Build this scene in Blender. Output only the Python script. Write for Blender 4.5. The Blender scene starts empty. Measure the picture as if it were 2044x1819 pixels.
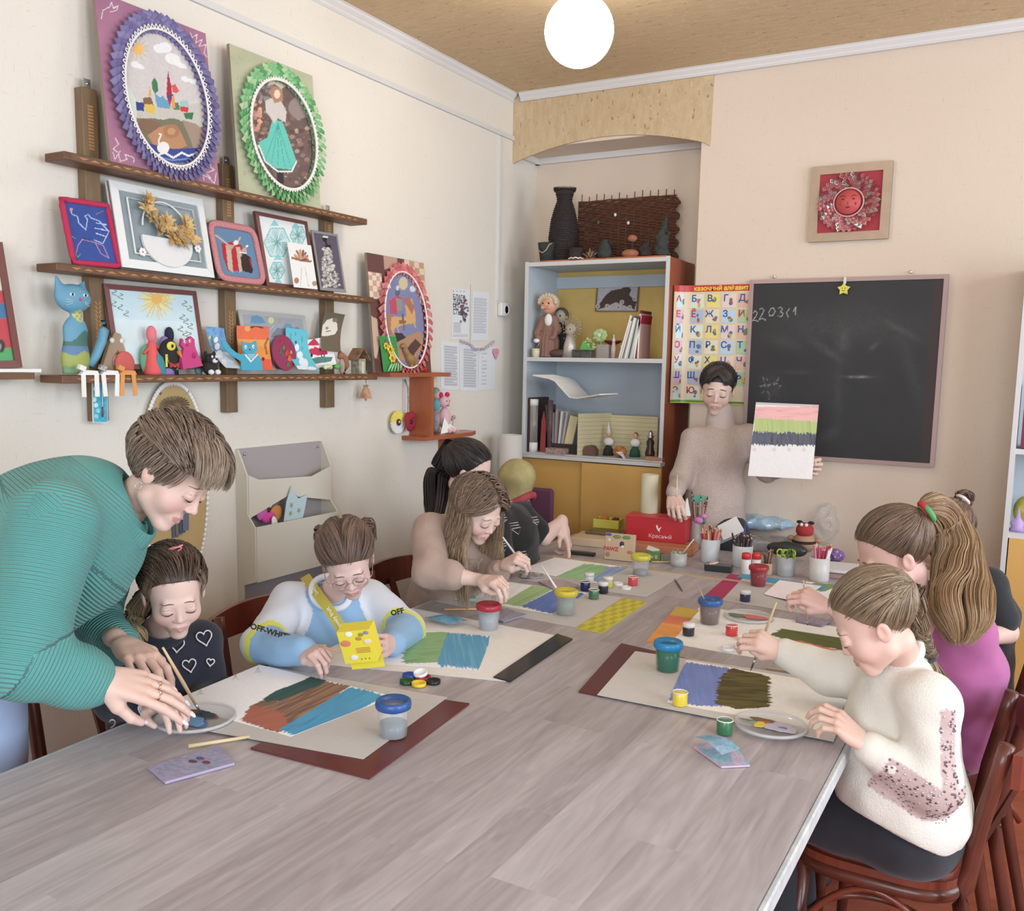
import bpy,math,random,time
import numpy as np
from mathutils import Vector,Matrix,Euler
T0=time.time()
SC=bpy.context.scene
COL=SC.collection
# camera
W_PX,H_PX,PPX,PPY,FPX=2044.0,1819.0,1000.0,965.0,1855.0
CAM=np.array([0.0,0.0,1.55])
def _ray(v):
 r=np.array([(v[0]-PPX)/FPX,(v[1]-PPY)/FPX,1.0]);return r/np.linalg.norm(r)
_dy=_ray((2080,742));_dx=-_ray((-2240,668));_m=(_dx@_dy)/2
_dx,_dy=_dx-_m*_dy,_dy-_m*_dx
_dx/=np.linalg.norm(_dx);_dy/=np.linalg.norm(_dy);_dz=np.cross(_dx,_dy)
if _dz[1]>0:_dz=-_dz
ROT=np.array([_dx,_dy,_dz])
cd=bpy.data.cameras.new('camera');cam=bpy.data.objects.new('camera',cd);COL.objects.link(cam)
cd.sensor_fit='HORIZONTAL';cd.sensor_width=36.0;cd.lens=FPX*36/W_PX
cd.shift_x=(W_PX/2-PPX)/W_PX;cd.shift_y=(PPY-H_PX/2)/W_PX
cd.clip_start=0.02
_M=Matrix.Identity(4)
for i in range(3):
 _M[i][0]=ROT[i,0];_M[i][1]=-ROT[i,1];_M[i][2]=-ROT[i,2];_M[i][3]=CAM[i]
cam.matrix_world=_M
SC.camera=cam
SC.view_settings.view_transform='Standard';SC.view_settings.look='None'
SC.view_settings.gamma=1.0;SC.view_settings.use_curve_mapping=False
SC.view_settings.exposure=0.16
# world and window light
WL=bpy.data.worlds.new('sky');SC.world=WL;WL.use_nodes=True
WL.node_tree.nodes['Background'].inputs[0].default_value=(0.72,0.85,1.0,1)
WL.node_tree.nodes['Background'].inputs[1].default_value=1.0
def area(name,loc,target,sx,sy,power,col):
 l=bpy.data.lights.new(name,'AREA');l.shape='RECTANGLE';l.size=sx;l.size_y=sy
 l.energy=power;l.color=col
 o=bpy.data.objects.new(name,l);COL.objects.link(o);o.location=loc
 o.rotation_euler=(Vector(target)-Vector(loc)).to_track_quat('-Z','Y').to_euler()
 return o
area('window_daylight',(2.28,3.0,1.75),(-1.0,3.0,1.45),1.5,1.7,52,(0.78,0.89,1.0))
area('window_daylight',(2.28,0.6,1.75),(-1.0,0.8,1.45),1.5,1.7,66,(0.78,0.89,1.0))
area('window_daylight',(0.2,-1.68,1.75),(-0.8,3.0,1.3),2.2,1.6,76,(0.78,0.89,1.0))
FW,RT,UP_=ROT[:,2],ROT[:,0],-ROT[:,1]
# projections (photo pixel -> point on a real plane)
def P(px,py,axis,val):
 d=ROT@np.array([(px-PPX)/FPX,(py-PPY)/FPX,1.0]);return CAM+(val-CAM[axis])/d[axis]*d
def D(px,py,dep):return CAM+ROT@np.array([(px-PPX)/FPX,(py-PPY)/FPX,1.0])*dep
def Q(p):
 v=(np.asarray(p,float)-CAM)@ROT;return PPX+FPX*v[...,0]/v[...,2],PPY+FPX*v[...,1]/v[...,2]
XW,YB,YN,ZC,ZT=-2.45,4.33,4.58,2.87,0.75
def wl(px,py,off=0.0):return P(px,py,0,XW+off)
def bk(px,py,y=YB):return P(px,py,1,y)
def tb(px,py,z=ZT):return P(px,py,2,z)
# materials
def lin(c):
 c=np.asarray(c,float)
 if c.max()>1.001:c=c/255.0
 g=c@np.array([.3,.59,.11]);c=c+(np.asarray(g)[...,None]-c)*.10
 return np.where(c<=0.04045,c/12.92,((c+0.055)/1.055)**2.4)
_mats={}
def mat(name,col=None,rough=0.6,metal=0.0,trans=0.0,emit=None,es=0.0,var=0.0,vs=8.0,vcol2=None,stretch=(1,1,1),bump=0.0,bs=200.0,bstretch=(1,1,1),attr=False,alpha=1.0,coat=0.0,sheen=0.0,rib=0.0,ior=1.45,sss=0.0):
 if name in _mats:return _mats[name]
 m=bpy.data.materials.new(name);m.use_nodes=True;nt=m.node_tree;N=nt.nodes;L=nt.links
 b=N['Principled BSDF']
 c=tuple(lin(col if col is not None else(200,200,200)))+(1,)
 b.inputs['Base Color'].default_value=c
 b.inputs['Roughness'].default_value=rough;b.inputs['Metallic'].default_value=metal
 b.inputs['IOR'].default_value=ior
 if trans:b.inputs['Transmission Weight'].default_value=trans
 if alpha<1:b.inputs['Alpha'].default_value=alpha
 if coat:b.inputs['Coat Weight'].default_value=coat
 if sheen:b.inputs['Sheen Weight'].default_value=sheen
 if sss:
  b.inputs['Subsurface Weight'].default_value=sss
  b.inputs['Subsurface Radius'].default_value=(1.0,0.35,0.2);b.inputs['Subsurface Scale'].default_value=0.006
 if emit is not None:
  b.inputs['Emission Color'].default_value=tuple(lin(emit))+(1,);b.inputs['Emission Strength'].default_value=es
 tc=N.new('ShaderNodeTexCoord')
 def mapped(s):
  mp=N.new('ShaderNodeMapping');mp.inputs['Scale'].default_value=s
  L.new(tc.outputs['Object'],mp.inputs['Vector']);return mp.outputs['Vector']
 src=None
 if attr:
  a=N.new('ShaderNodeAttribute');a.attribute_name='Col';src=a.outputs['Color'];L.new(src,b.inputs['Base Color'])
 if var or vcol2 is not None:
  n=N.new('ShaderNodeTexNoise');n.inputs['Scale'].default_value=vs;n.inputs['Detail'].default_value=6
  n.inputs['Roughness'].default_value=0.6
  L.new(mapped(stretch),n.inputs['Vector'])
  mx=N.new('ShaderNodeMix');mx.data_type='RGBA'
  rp=N.new('ShaderNodeMapRange');rp.inputs[1].default_value=0.3;rp.inputs[2].default_value=0.7
  L.new(n.outputs['Fac'],rp.inputs[0]);L.new(rp.outputs[0],mx.inputs['Factor'])
  if vcol2 is not None:
   mx.inputs['A'].default_value=c;mx.inputs['B'].default_value=tuple(lin(vcol2))+(1,)
  else:
   if src is not None:
    v1=N.new('ShaderNodeHueSaturation');v1.inputs['Value'].default_value=1-var;L.new(src,v1.inputs['Color']);L.new(v1.outputs[0],mx.inputs['A'])
    v2=N.new('ShaderNodeHueSaturation');v2.inputs['Value'].default_value=1+var;L.new(src,v2.inputs['Color']);L.new(v2.outputs[0],mx.inputs['B'])
   else:
    mx.inputs['A'].default_value=tuple(x*(1-var)for x in c[:3])+(1,)
    mx.inputs['B'].default_value=tuple(min(1,x*(1+var))for x in c[:3])+(1,)
  L.new(mx.outputs['Result'],b.inputs['Base Color'])
 nrm=None
 if bump:
  n=N.new('ShaderNodeTexNoise');n.inputs['Scale'].default_value=bs;n.inputs['Detail'].default_value=3
  L.new(mapped(bstretch),n.inputs['Vector'])
  bp=N.new('ShaderNodeBump');bp.inputs['Strength'].default_value=bump;bp.inputs['Distance'].default_value=0.002
  L.new(n.outputs['Fac'],bp.inputs['Height']);nrm=bp.outputs['Normal'];L.new(nrm,b.inputs['Normal'])
 if rib:
  a=N.new('ShaderNodeAttribute');a.attribute_name='rib'
  ml=N.new('ShaderNodeMath');ml.operation='MULTIPLY';ml.inputs[1].default_value=rib
  L.new(a.outputs['Fac'],ml.inputs[0]);sn=N.new('ShaderNodeMath');sn.operation='SINE';L.new(ml.outputs[0],sn.inputs[0])
  bp=N.new('ShaderNodeBump');bp.inputs['Strength'].default_value=0.9;bp.inputs['Distance'].default_value=0.002
  L.new(sn.outputs[0],bp.inputs['Height'])
  if nrm is not None:L.new(nrm,bp.inputs['Normal'])
  L.new(bp.outputs['Normal'],b.inputs['Normal'])
 _mats[name]=m;return m
def C_(r,g,b):return(r,g,b)
def flat(col,rough=0.6,**k):
 return mat('paint_%d_%d_%d_%d'%(col[0],col[1],col[2],int(rough*100)),col,rough,**k)
# mesh builder
def nz(v):
 v=np.asarray(v,float);return v/max(1e-12,np.linalg.norm(v))
def rot_to(zdir,xhint=(1,0,0)):
 z=nz(zdir);x=np.asarray(xhint,float);x=x-(x@z)*z
 if np.linalg.norm(x)<1e-6:x=np.cross((0,1,0),z)
 x=nz(x);y=np.cross(z,x);return np.array([x,y,z]).T
def basis(f,up):
 f=nz(f);up=np.asarray(up,float);up=nz(up-(up@f)*f);return np.array([np.cross(f,up),f,up]).T
class MB:
 def __init__(s):s.V=[];s.F=[];s.FM=[];s.M=[];s.n=0;s.C=[];s.R=[];s.smooth=[];s.X=None
 def mi(s,m):
  if m not in s.M:s.M.append(m)
  return s.M.index(m)
 def add(s,V,F,m,col=None,rib=None,smooth=False,X=None):
  V=np.asarray(V,float).reshape(-1,3)
  X=X if X is not None else s.X
  if X is not None:V=V@np.asarray(X)[:3,:3].T+np.asarray(X)[:3,3]
  s.V.append(V);k=s.mi(m)
  if isinstance(F,np.ndarray):fl=(F+s.n).tolist()
  else:fl=[[i+s.n for i in f]for f in F]
  s.F+=fl;s.FM+=[k]*len(fl);s.smooth+=[smooth]*len(fl)
  c=np.ones((len(V),4));c[:,:3]=lin(col)if(col is not None and np.ndim(col)==1)else(np.asarray(col)[:,:3]if col is not None else 0.8)
  s.C.append(c);s.R.append(np.zeros(len(V))if rib is None else rib);s.n+=len(V)
  return s
 def box(s,c,d,m,r=None,col=None,bev=0.0,X=None):
  c=np.asarray(c,float);h=np.asarray(d,float)/2
  if bev>0:
   b=min(bev,h.min()*0.9);pts=[];
   idx={}
   for sx in(-1,1):
    for sy in(-1,1):
     for sz in(-1,1):
      for a in range(3):
       p=np.array([sx,sy,sz])*h-np.array([sx,sy,sz])*b;p[a]=[sx,sy,sz][a]*h[a]
       idx[(sx,sy,sz,a)]=len(pts);pts.append(p)
   F=[]
   for a in range(3):
    u,v=(a+1)%3,(a+2)%3
    for sa in(-1,1):
     q=[]
     for su,sv in((-1,-1),(1,-1),(1,1),(-1,1)):
      k=[0,0,0];k[a]=sa;k[u]=su;k[v]=sv;q.append(idx[(k[0],k[1],k[2],a)])
     F.append(q if sa>0 else q[::-1])
    for su in(-1,1):
     for sv in(-1,1):
      k1=[0,0,0];k1[a]=-1;k1[u]=su;k1[v]=sv;k2=list(k1);k2[a]=1
      q=[idx[(*k1,u)],idx[(*k2,u)],idx[(*k2,v)],idx[(*k1,v)]]
      F.append(q if su*sv<0 else q[::-1])
   for sx in(-1,1):
    for sy in(-1,1):
     for sz in(-1,1):
      q=[idx[(sx,sy,sz,a)]for a in range(3)];F.append(q if sx*sy*sz>0 else q[::-1])
   V=np.array(pts)
  else:
   V=np.array([[x,y,z]for x in(-1,1)for y in(-1,1)for z in(-1,1)],float)*h
   F=[[0,1,3,2],[4,6,7,5],[0,4,5,1],[2,3,7,6],[0,2,6,4],[1,5,7,3]]
  if r is not None:V=V@np.asarray(r).T
  return s.add(V+c,F,m,col,X=X)
 def beam(s,a,b,w,t,m,up=(0,0,1),col=None,bev=0.0):
  a=np.asarray(a,float);b=np.asarray(b,float);r=rot_to(b-a,up)
  return s.box((a+b)/2,(w,t,np.linalg.norm(b-a)),m,r,col,bev)
 def lathe(s,prof,m,c=(0,0,0),n=24,r=None,col=None,smooth=True,sx=1,sy=1,cap=True,X=None):
  prof=np.asarray(prof,float);a=np.arange(n)*2*np.pi/n
  V=np.stack([prof[:,None,0]*np.cos(a)*sx,prof[:,None,0]*np.sin(a)*sy,np.repeat(prof[:,1:2],n,1)],-1).reshape(-1,3)
  k=len(prof);i=np.arange(k-1)[:,None]*n;j=np.arange(n)[None];j2=(j+1)%n
  F=np.stack([i+j,i+j2,i+n+j2,i+n+j],-1).reshape(-1,4).tolist()
  if cap:
   if prof[0,0]>1e-5:F.append(list(range(n))[::-1])
   if prof[-1,0]>1e-5:F.append([(k-1)*n+q for q in range(n)])
  if r is not None:V=V@np.asarray(r).T
  return s.add(V+np.asarray(c),F,m,col,smooth=smooth,X=X)
 def cyl(s,a,b,ra,m,rb=None,n=12,col=None,smooth=True):
  a=np.asarray(a,float);b=np.asarray(b,float);rb=ra if rb is None else rb
  return s.lathe([(ra,0),(rb,np.linalg.norm(b-a))],m,a,n,rot_to(b-a),col,smooth)
 def ell(s,c,r,m,n=16,R=None,col=None,k=None):
  k=k or n//2+2;t=np.linspace(0,np.pi,k)
  pr=np.stack([np.sin(t),-np.cos(t)],1);pr[0,0]=pr[-1,0]=1e-4
  r=np.ones(3)*np.asarray(r,float);a=np.arange(n)*2*np.pi/n
  V=np.stack([pr[:,None,0]*np.cos(a),pr[:,None,0]*np.sin(a),np.repeat(pr[:,1:2],n,1)],-1).reshape(-1,3)*r
  i=np.arange(k-1)[:,None]*n;j=np.arange(n)[None];j2=(j+1)%n
  F=np.stack([i+j,i+j2,i+n+j2,i+n+j],-1).reshape(-1,4)
  if R is not None:V=V@np.asarray(R).T
  return s.add(V+np.asarray(c),F,m,col,smooth=True)
 def tube(s,pts,rad,m,n=6,col=None,closed=False,flat_=1.0,smooth=True,up=(0,0,1)):
  p=np.asarray(pts,float);k=len(p);rad=np.ones(k)*rad
  t=np.gradient(p,axis=0)if not closed else np.roll(p,-1,0)-np.roll(p,1,0)
  t/=np.maximum(1e-9,np.linalg.norm(t,axis=1))[:,None]
  u=np.cross(t,np.asarray(up,float));bad=np.linalg.norm(u,axis=1)<1e-3
  u[bad]=np.cross(t[bad],(0.3,1,0.1));u/=np.linalg.norm(u,axis=1)[:,None];v=np.cross(u,t)
  a=np.arange(n)*2*np.pi/n
  V=(p[:,None]+rad[:,None,None]*(u[:,None]*np.cos(a)[None,:,None]+v[:,None]*np.sin(a)[None,:,None]*flat_)).reshape(-1,3)
  kk=k if closed else k-1
  i=np.arange(kk)[:,None]*n;i2=((np.arange(kk)+1)%k)[:,None]*n;j=np.arange(n)[None];j2=(j+1)%n
  F=np.stack([i+j,i+j2,i2+j2,i2+j],-1).reshape(-1,4).tolist()
  if not closed:F.append(list(range(n))[::-1]);F.append([(k-1)*n+q for q in range(n)])
  return s.add(V,F,m,col,smooth=smooth)
 def prism(s,poly,o,u,v,t,m,col=None):
  """poly 2D in axes u,v at origin o, extruded by vector t"""
  poly=np.asarray(poly,float);o,u,v,t=(np.asarray(q,float)for q in(o,u,v,t))
  b=o+poly[:,:1]*u+poly[:,1:2]*v;n=len(poly)
  ar=np.sum(poly[:,0]*np.roll(poly[:,1],-1)-np.roll(poly[:,0],-1)*poly[:,1])
  if(ar>0)!=(np.cross(u,v)@t>0):b=b[::-1]
  V=np.vstack([b,b+t]);F=[list(range(n))[::-1],[n+i for i in range(n)]]
  F+=[[i,(i+1)%n,n+(i+1)%n,n+i]for i in range(n)]
  return s.add(V,F,m,col)
 def grid(s,G,m,col=None,smooth=True,thick=0.0,back=None,flip=False):
  """G (a,b,3) sheet; optional thickness"""
  a,b=G.shape[:2];idx=np.arange(a*b).reshape(a,b)
  F=np.stack([idx[:-1,:-1],idx[1:,:-1],idx[1:,1:],idx[:-1,1:]],-1).reshape(-1,4)
  if flip:F=F[:,::-1]
  c=col if col is None or np.ndim(col)==1 else np.asarray(col).reshape(-1,3)
  s.add(G.reshape(-1,3),F,m,c,smooth=smooth)
  if thick:
   gu=np.gradient(G,axis=0);gv=np.gradient(G,axis=1);n=np.cross(gu,gv);n/=np.maximum(1e-9,np.linalg.norm(n,axis=2))[...,None]
   if flip:n=-n
   B=G-n*thick
   bm=back or m
   c2=(0.75,0.73,0.70)
   s.add(B.reshape(-1,3),F[:,::-1],bm,c2,smooth=smooth)
   ring=np.concatenate([idx[0,:],idx[1:,-1],idx[-1,-2::-1],idx[-2:0:-1,0]])
   E=np.vstack([G.reshape(-1,3)[ring],B.reshape(-1,3)[ring]]);k=len(ring)
   s.add(E,[[i,k+i,k+(i+1)%k,(i+1)%k]for i in range(k)],bm,c2)
  return s
 def mesh(s,name):
  V=np.vstack(s.V);me=bpy.data.meshes.new(name)
  me.from_pydata(V.tolist(),[],s.F)
  for m in s.M:me.materials.append(m)
  me.polygons.foreach_set('material_index',np.array(s.FM,dtype=np.int32))
  me.polygons.foreach_set('use_smooth',np.array(s.smooth,dtype=bool))
  a=me.color_attributes.new('Col','FLOAT_COLOR','POINT');a.data.foreach_set('color',np.vstack(s.C).ravel().astype(np.float32))
  R=np.concatenate(s.R)
  if np.any(R):
   r=me.attributes.new('rib','FLOAT','POINT');r.data.foreach_set('value',R.astype(np.float32))
  me.update();return me
def mtx(loc=(0,0,0),rz=0.0,rx=0.0,ry=0.0):
 return Matrix.Translation(Vector([float(q)for q in loc]))@Euler((rx,ry,rz),'XYZ').to_matrix().to_4x4()
def thing(name,label,cat,loc=(0,0,0),rz=0.0,rx=0.0,ry=0.0,group=None):
 o=bpy.data.objects.new(name,None);COL.objects.link(o);o.empty_display_size=0.05
 o.location=[float(q)for q in loc];o.rotation_euler=(rx,ry,rz);tag(o,label,cat,group)
 o.matrix_basis=o.matrix_basis
 return o
def tag(o,label,cat,group=None,kind=None):
 if label:o['label']=label
 if cat:o['category']=cat
 if group:o['group']=group
 if kind:o['kind']=kind
 return o
def _wm(o):
 M=Matrix.Translation(o.location)@o.rotation_euler.to_matrix().to_4x4()
 return(_wm(o.parent)@M)if o.parent else M
def obj(name,mb,parent=None,world=False,label=None,loc=None,rz=0.0,rx=0.0,ry=0.0):
 """link a MB as one mesh object. world=True: vertices are in world space"""
 if world and parent is not None:
  I=np.array(_wm(parent).inverted());mb.V=[v@I[:3,:3].T+I[:3,3]for v in mb.V]
 org=None
 if world and parent is None:
  V=np.vstack(mb.V);org=np.array([(V[:,0].min()+V[:,0].max())/2,(V[:,1].min()+V[:,1].max())/2,V[:,2].min()])
  mb.V=[v-org for v in mb.V]
 o=bpy.data.objects.new(name,mb.mesh(name));COL.objects.link(o)
 if parent is not None:o.parent=parent
 if org is not None:o.location=org
 if loc is not None:o.location=[float(q)for q in loc];o.rotation_euler=(rx,ry,rz)
 if label:o['label']=label
 return o
def single(name,mb,label,cat,group=None,world=True,**k):
 return tag(obj(name,mb,None,world,**k),label,cat,group)
def struct(name,mb):
 o=obj(name,mb,None,True);o['kind']='structure';return o
def dup(root,loc=None,rz=None,label=None,group=None):
 def cp(o,par):
  c=o.copy();COL.objects.link(c);c.parent=par
  for ch in list(o.children):cp(ch,c)
  return c
 r=cp(root,None)
 if loc is not None:r.location=[float(q)for q in loc]
 if rz is not None:r.rotation_euler=(r.rotation_euler[0],r.rotation_euler[1],rz)
 if label:r['label']=label
 if group:r['group']=group
 return r
def text_mb(mb,txt,size,m,X,depth=0.0006,bold=0.0,align='CENTER',sx=1.0,shear=0.0):
 """flat lettering merged in mb; X maps local xy plane to place"""
 cu=bpy.data.curves.new('t','FONT');cu.body=txt;cu.size=size;cu.extrude=depth;cu.offset=bold
 cu.align_x=align;cu.align_y='CENTER';cu.resolution_u=2;cu.shear=shear
 o=bpy.data.objects.new('t',cu);me=o.to_mesh()
 V=np.empty(len(me.vertices)*3);me.vertices.foreach_get('co',V);V=V.reshape(-1,3);V[:,0]*=sx
 F=[list(p.vertices)for p in me.polygons];o.to_mesh_clear()
 bpy.data.objects.remove(o);bpy.data.curves.remove(cu)
 mb.add(V,F,m,X=X);return mb
def frame(o,u,v):
 u=nz(u);v=np.asarray(v,float);v=nz(v-(v@u)*u);w=np.cross(u,v)
 X=np.eye(4);X[:3,0]=u;X[:3,1]=v;X[:3,2]=w;X[:3,3]=o;return X
# pictures: a painted sheet, colours laid per vertex
def inpoly(X,Y,poly):
 poly=np.asarray(poly,float);r=np.zeros(X.shape,bool);n=len(poly)
 x0,y0=poly.min(0);x1,y1=poly.max(0)
 bb=(X>=x0)&(X<=x1)&(Y>=y0)&(Y<=y1)
 xs,ys=X[bb],Y[bb];q=np.zeros(xs.shape,bool);j=n-1
 for i in range(n):
  xi,yi=poly[i];xj,yj=poly[j]
  if yi!=yj:q^=((yi>ys)!=(yj>ys))&(xs<(xj-xi)*(ys-yi)/(yj-yi)+xi)
  j=i
 r[bb]=q;return r
_rng=np.random.default_rng(7)
_nt=_rng.random((64,64))
def vnoise(x,y,s=1.0):
 x=np.asarray(x)*s;y=np.asarray(y)*s;xi=np.floor(x).astype(int);yi=np.floor(y).astype(int);fx=x-xi;fy=y-yi
 fx=fx*fx*(3-2*fx);fy=fy*fy*(3-2*fy);g=lambda a,b:_nt[a%64,b%64]
 return(g(xi,yi)*(1-fx)+g(xi+1,yi)*fx)*(1-fy)+(g(xi,yi+1)*(1-fx)+g(xi+1,yi+1)*fx)*fy
class Art:
 """rectangular sheet given by origin o, side vectors u,v (world); drawn in the photo's pixel coordinates of its own points"""
 def __init__(s,o,u,v,nu,nv,base,local=False,lift=None):
  o,u,v=(np.asarray(q,float)for q in(o,u,v))
  a=np.linspace(0,1,nu)[:,None,None];b=np.linspace(0,1,nv)[None,:,None]
  s.G=o+a*u+b*v
  s.u=np.repeat(a[...,0],nv,1);s.v=np.repeat(b[...,0],nu,0)
  s.X,s.Y=(s.u,s.v)if local else Q(s.G)
  if lift is not None:s.G=s.G+lift(s.u,s.v)
  s.c=np.ones(s.X.shape+(3,))*lin(base)
 def put(s,m,col,op=1.0):
  if np.ndim(op):op=op[m][:,None]
  s.c[m]=s.c[m]*(1-op)+lin(col)*op;return s
 def poly(s,p,col,op=1.0):return s.put(inpoly(s.X,s.Y,p),col,op)
 def ell(s,cx,cy,rx,ry,col,op=1.0,a=0.0):
  x=s.X-cx;y=s.Y-cy;ca,sa=math.cos(a),math.sin(a)
  return s.put(((x*ca+y*sa)/rx)**2+((-x*sa+y*ca)/ry)**2<1,col,op)
 def line(s,p,w,col,op=1.0):
  p=np.asarray(p,float);d=np.full(s.X.shape,1e9)
  for a,b in zip(p[:-1],p[1:]):
   e=b-a;t=np.clip(((s.X-a[0])*e[0]+(s.Y-a[1])*e[1])/(e@e+1e-9),0,1)
   d=np.minimum(d,np.hypot(s.X-a[0]-t*e[0],s.Y-a[1]-t*e[1]))
  return s.put(d<w/2,col,op)
 def brush(s,p,cols,ang=0.0,fray=6.0,scale=0.15,op=1.0):
  """painted area with streaks along direction ang and frayed ends"""
  ca,sa=math.cos(ang),math.sin(ang);al=s.X*ca+s.Y*sa;ac=-s.X*sa+s.Y*ca
  j=(vnoise(ac,0*ac,0.6)-0.5)*2*fray
  m=inpoly(s.X+j*ca,s.Y+j*sa,p)
  n=vnoise(ac,al*0.06,scale*3)*0.6+vnoise(ac,al*0.1,scale)*0.4
  k=len(cols)-1;f=np.clip(n,0,0.999)*k;i=np.floor(f).astype(int);fr=(f-i)[...,None]
  cc=np.array([lin(c)for c in cols]);c=cc[i]*(1-fr)+cc[np.minimum(i+1,k)]*fr
  s.c[m]=s.c[m]*(1-op)+c[m]*op;return s
 def noise(s,amt,sc=0.1):
  s.c*=(1+amt*(vnoise(s.X,s.Y,sc)*2-1))[...,None];return s
 def mb(s,m=None,thick=0.001,flip=False):
  return MB().grid(s.G,m or MPAINT,s.c,thick=thick,flip=flip)
MPAINT=mat('painted_sheet',attr=True,rough=0.75)
M_PAPER=mat('white_paper',(236,232,226),0.8)
MCARD=mat('grey_cardboard',(190,180,168),0.85,var=0.05,vs=40)
# implicit surfaces -> one continuous mesh
def n3_(P_,s):return(np.sin(P_[...,0]*s+np.sin(P_[...,1]*s))+np.sin(P_[...,1]*s*1.1+np.sin(P_[...,2]*s))+np.sin(P_[...,2]*s*.9))/3
def smin(a,b,k):
 h=np.clip(0.5+0.5*(b-a)/k,0,1);return b*(1-h)+a*h-k*h*(1-h)
class SDF:
 def __init__(s,lo,hi,res):
  s.lo=np.asarray(lo,float);s.res=res
  s.n=np.maximum(4,np.ceil((np.asarray(hi,float)-s.lo)/res).astype(int)+1)
  s.d=np.full(tuple(s.n),1.0);s.ax=[s.lo[i]+np.arange(s.n[i])*res for i in range(3)]
 def _sl(s,lo,hi):
  a=np.clip(np.floor((np.asarray(lo)-s.lo)/s.res).astype(int),0,s.n-1);b=np.clip(np.ceil((np.asarray(hi)-s.lo)/s.res).astype(int)+1,1,s.n)
  if np.any(b<=a):return None,None
  sl=tuple(slice(a[i],b[i])for i in range(3))
  P_=np.stack(np.meshgrid(*[s.ax[i][sl[i]]for i in range(3)],indexing='ij'),-1)
  return sl,P_
 def _mix(s,sl,d,k,sub=False):
  if sub:s.d[sl]=-smin(-s.d[sl],d,k)
  else:s.d[sl]=smin(s.d[sl],d,k)
 def cap(s,a,b,ra,rb=None,k=0.01,sq=None,sub=False):
  a=np.asarray(a,float);b=np.asarray(b,float);rb=ra if rb is None else rb
  mg=max(ra,rb)*(max(1,sq[1])if sq else 1)+k*1.2+2*s.res
  sl,P_=s._sl(np.minimum(a,b)-mg,np.maximum(a,b)+mg)
  if sl is None:return s
  e=b-a;h=np.clip(((P_-a)@e)/(e@e+1e-12),0,1);q=P_-a-h[...,None]*e
  if sq is not None:
   w=nz(sq[0]);c=q@w;q=q+(c*(1/sq[1]-1))[...,None]*w
  d=np.linalg.norm(q,axis=-1)-(ra+(rb-ra)*h)
  s._mix(sl,d,k,sub);return s
 def ell(s,c,r,k=0.01,R=None,sub=False):
  c=np.asarray(c,float);r=np.ones(3)*np.asarray(r,float);mg=r.max()+k*1.2+2*s.res
  sl,P_=s._sl(c-mg,c+mg)
  if sl is None:return s
  q=P_-c
  if R is not None:q=q@np.asarray(R)
  l0=np.linalg.norm(q/r,axis=-1);l1=np.linalg.norm(q/(r*r),axis=-1)
  d=l0*(l0-1)/np.maximum(l1,1e-9);s._mix(sl,d,k,sub);return s
 def chain(s,pts,rad,k=0.01,sq=None,sub=False):
  for i in range(len(pts)-1):s.cap(pts[i],pts[i+1],rad[i],rad[i+1],k,sq,sub)
  return s
 def keep(s,fn):
  """intersect with fn(P)<0"""
  P_=np.stack(np.meshgrid(*s.ax,indexing='ij'),-1);s.d=np.maximum(s.d,fn(P_));return s
 def warp(s,fn):
  P_=np.stack(np.meshgrid(*s.ax,indexing='ij'),-1);s.d=s.d+fn(P_);return s
 def mesh(s):
  d=s.d.copy();d[0]=d[-1]=1;d[:,0]=d[:,-1]=1;d[:,:,0]=d[:,:,-1]=1
  ins=d<0;n=np.array(d.shape)-1
  cnt=np.zeros(n);pos=np.zeros(tuple(n)+(3,))
  for ax in range(3):
   a=[slice(None)]*3;b=[slice(None)]*3;a[ax]=slice(0,-1);b[ax]=slice(1,None)
   da,db=d[tuple(a)],d[tuple(b)];cr=(da<0)!=(db<0)
   t=np.where(cr,da/np.where(cr,da-db,1),0)
   o1,o2=[i for i in range(3)if i!=ax]
   for u in(0,1):
    for v in(0,1):
     sl=[slice(None)]*3;sl[o1]=slice(u,u+n[o1]);sl[o2]=slice(v,v+n[o2])
     c=cr[tuple(sl)];tt=t[tuple(sl)]
     cnt+=c;pos[...,ax]+=np.where(c,tt,0);pos[...,o1]+=np.where(c,u,0);pos[...,o2]+=np.where(c,v,0)
  act=cnt>0;idx=np.full(tuple(n),-1);idx[act]=np.arange(act.sum())
  ijk=np.argwhere(act);V=s.lo+(ijk+pos[act]/cnt[act][:,None])*s.res
  F=[]
  for ax in range(3):
   o1,o2=(ax+1)%3,(ax+2)%3
   a=[slice(None)]*3;b=[slice(None)]*3;a[ax]=slice(0,-1);b[ax]=slice(1,None)
   da,db=ins[tuple(a)],ins[tuple(b)]
   e=np.argwhere(da!=db);e=e[(e[:,o1]>0)&(e[:,o2]>0)&(e[:,o1]<n[o1])&(e[:,o2]<n[o2])]
   if len(e)==0:continue
   def g(u,v):
    q=e.copy();q[:,o1]-=u;q[:,o2]-=v;return idx[q[:,0],q[:,1],q[:,2]]
   f=np.stack([g(1,1),g(0,1),g(0,0),g(1,0)],1)
   fl=~da[e[:,0],e[:,1],e[:,2]];f[fl]=f[fl][:,::-1];F.append(f)
  F=np.vstack(F)if F else np.zeros((0,4),int)
  F=F[(F>=0).all(1)]
  return V,F
def relax(V,F,it=2,w=0.5):
 """light smoothing of a quad mesh"""
 for _ in range(it):
  S=np.zeros_like(V);c=np.zeros(len(V))
  for a,b in((0,1),(1,2),(2,3),(3,0)):
   for x,y in((a,b),(b,a)):
    for k in range(3):S[:,k]+=np.bincount(F[:,x],V[F[:,y],k],len(V))
    c+=np.bincount(F[:,x],minlength=len(V))
  V=V*(1-w)+w*S/np.maximum(c,1)[:,None]
 return V
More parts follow.
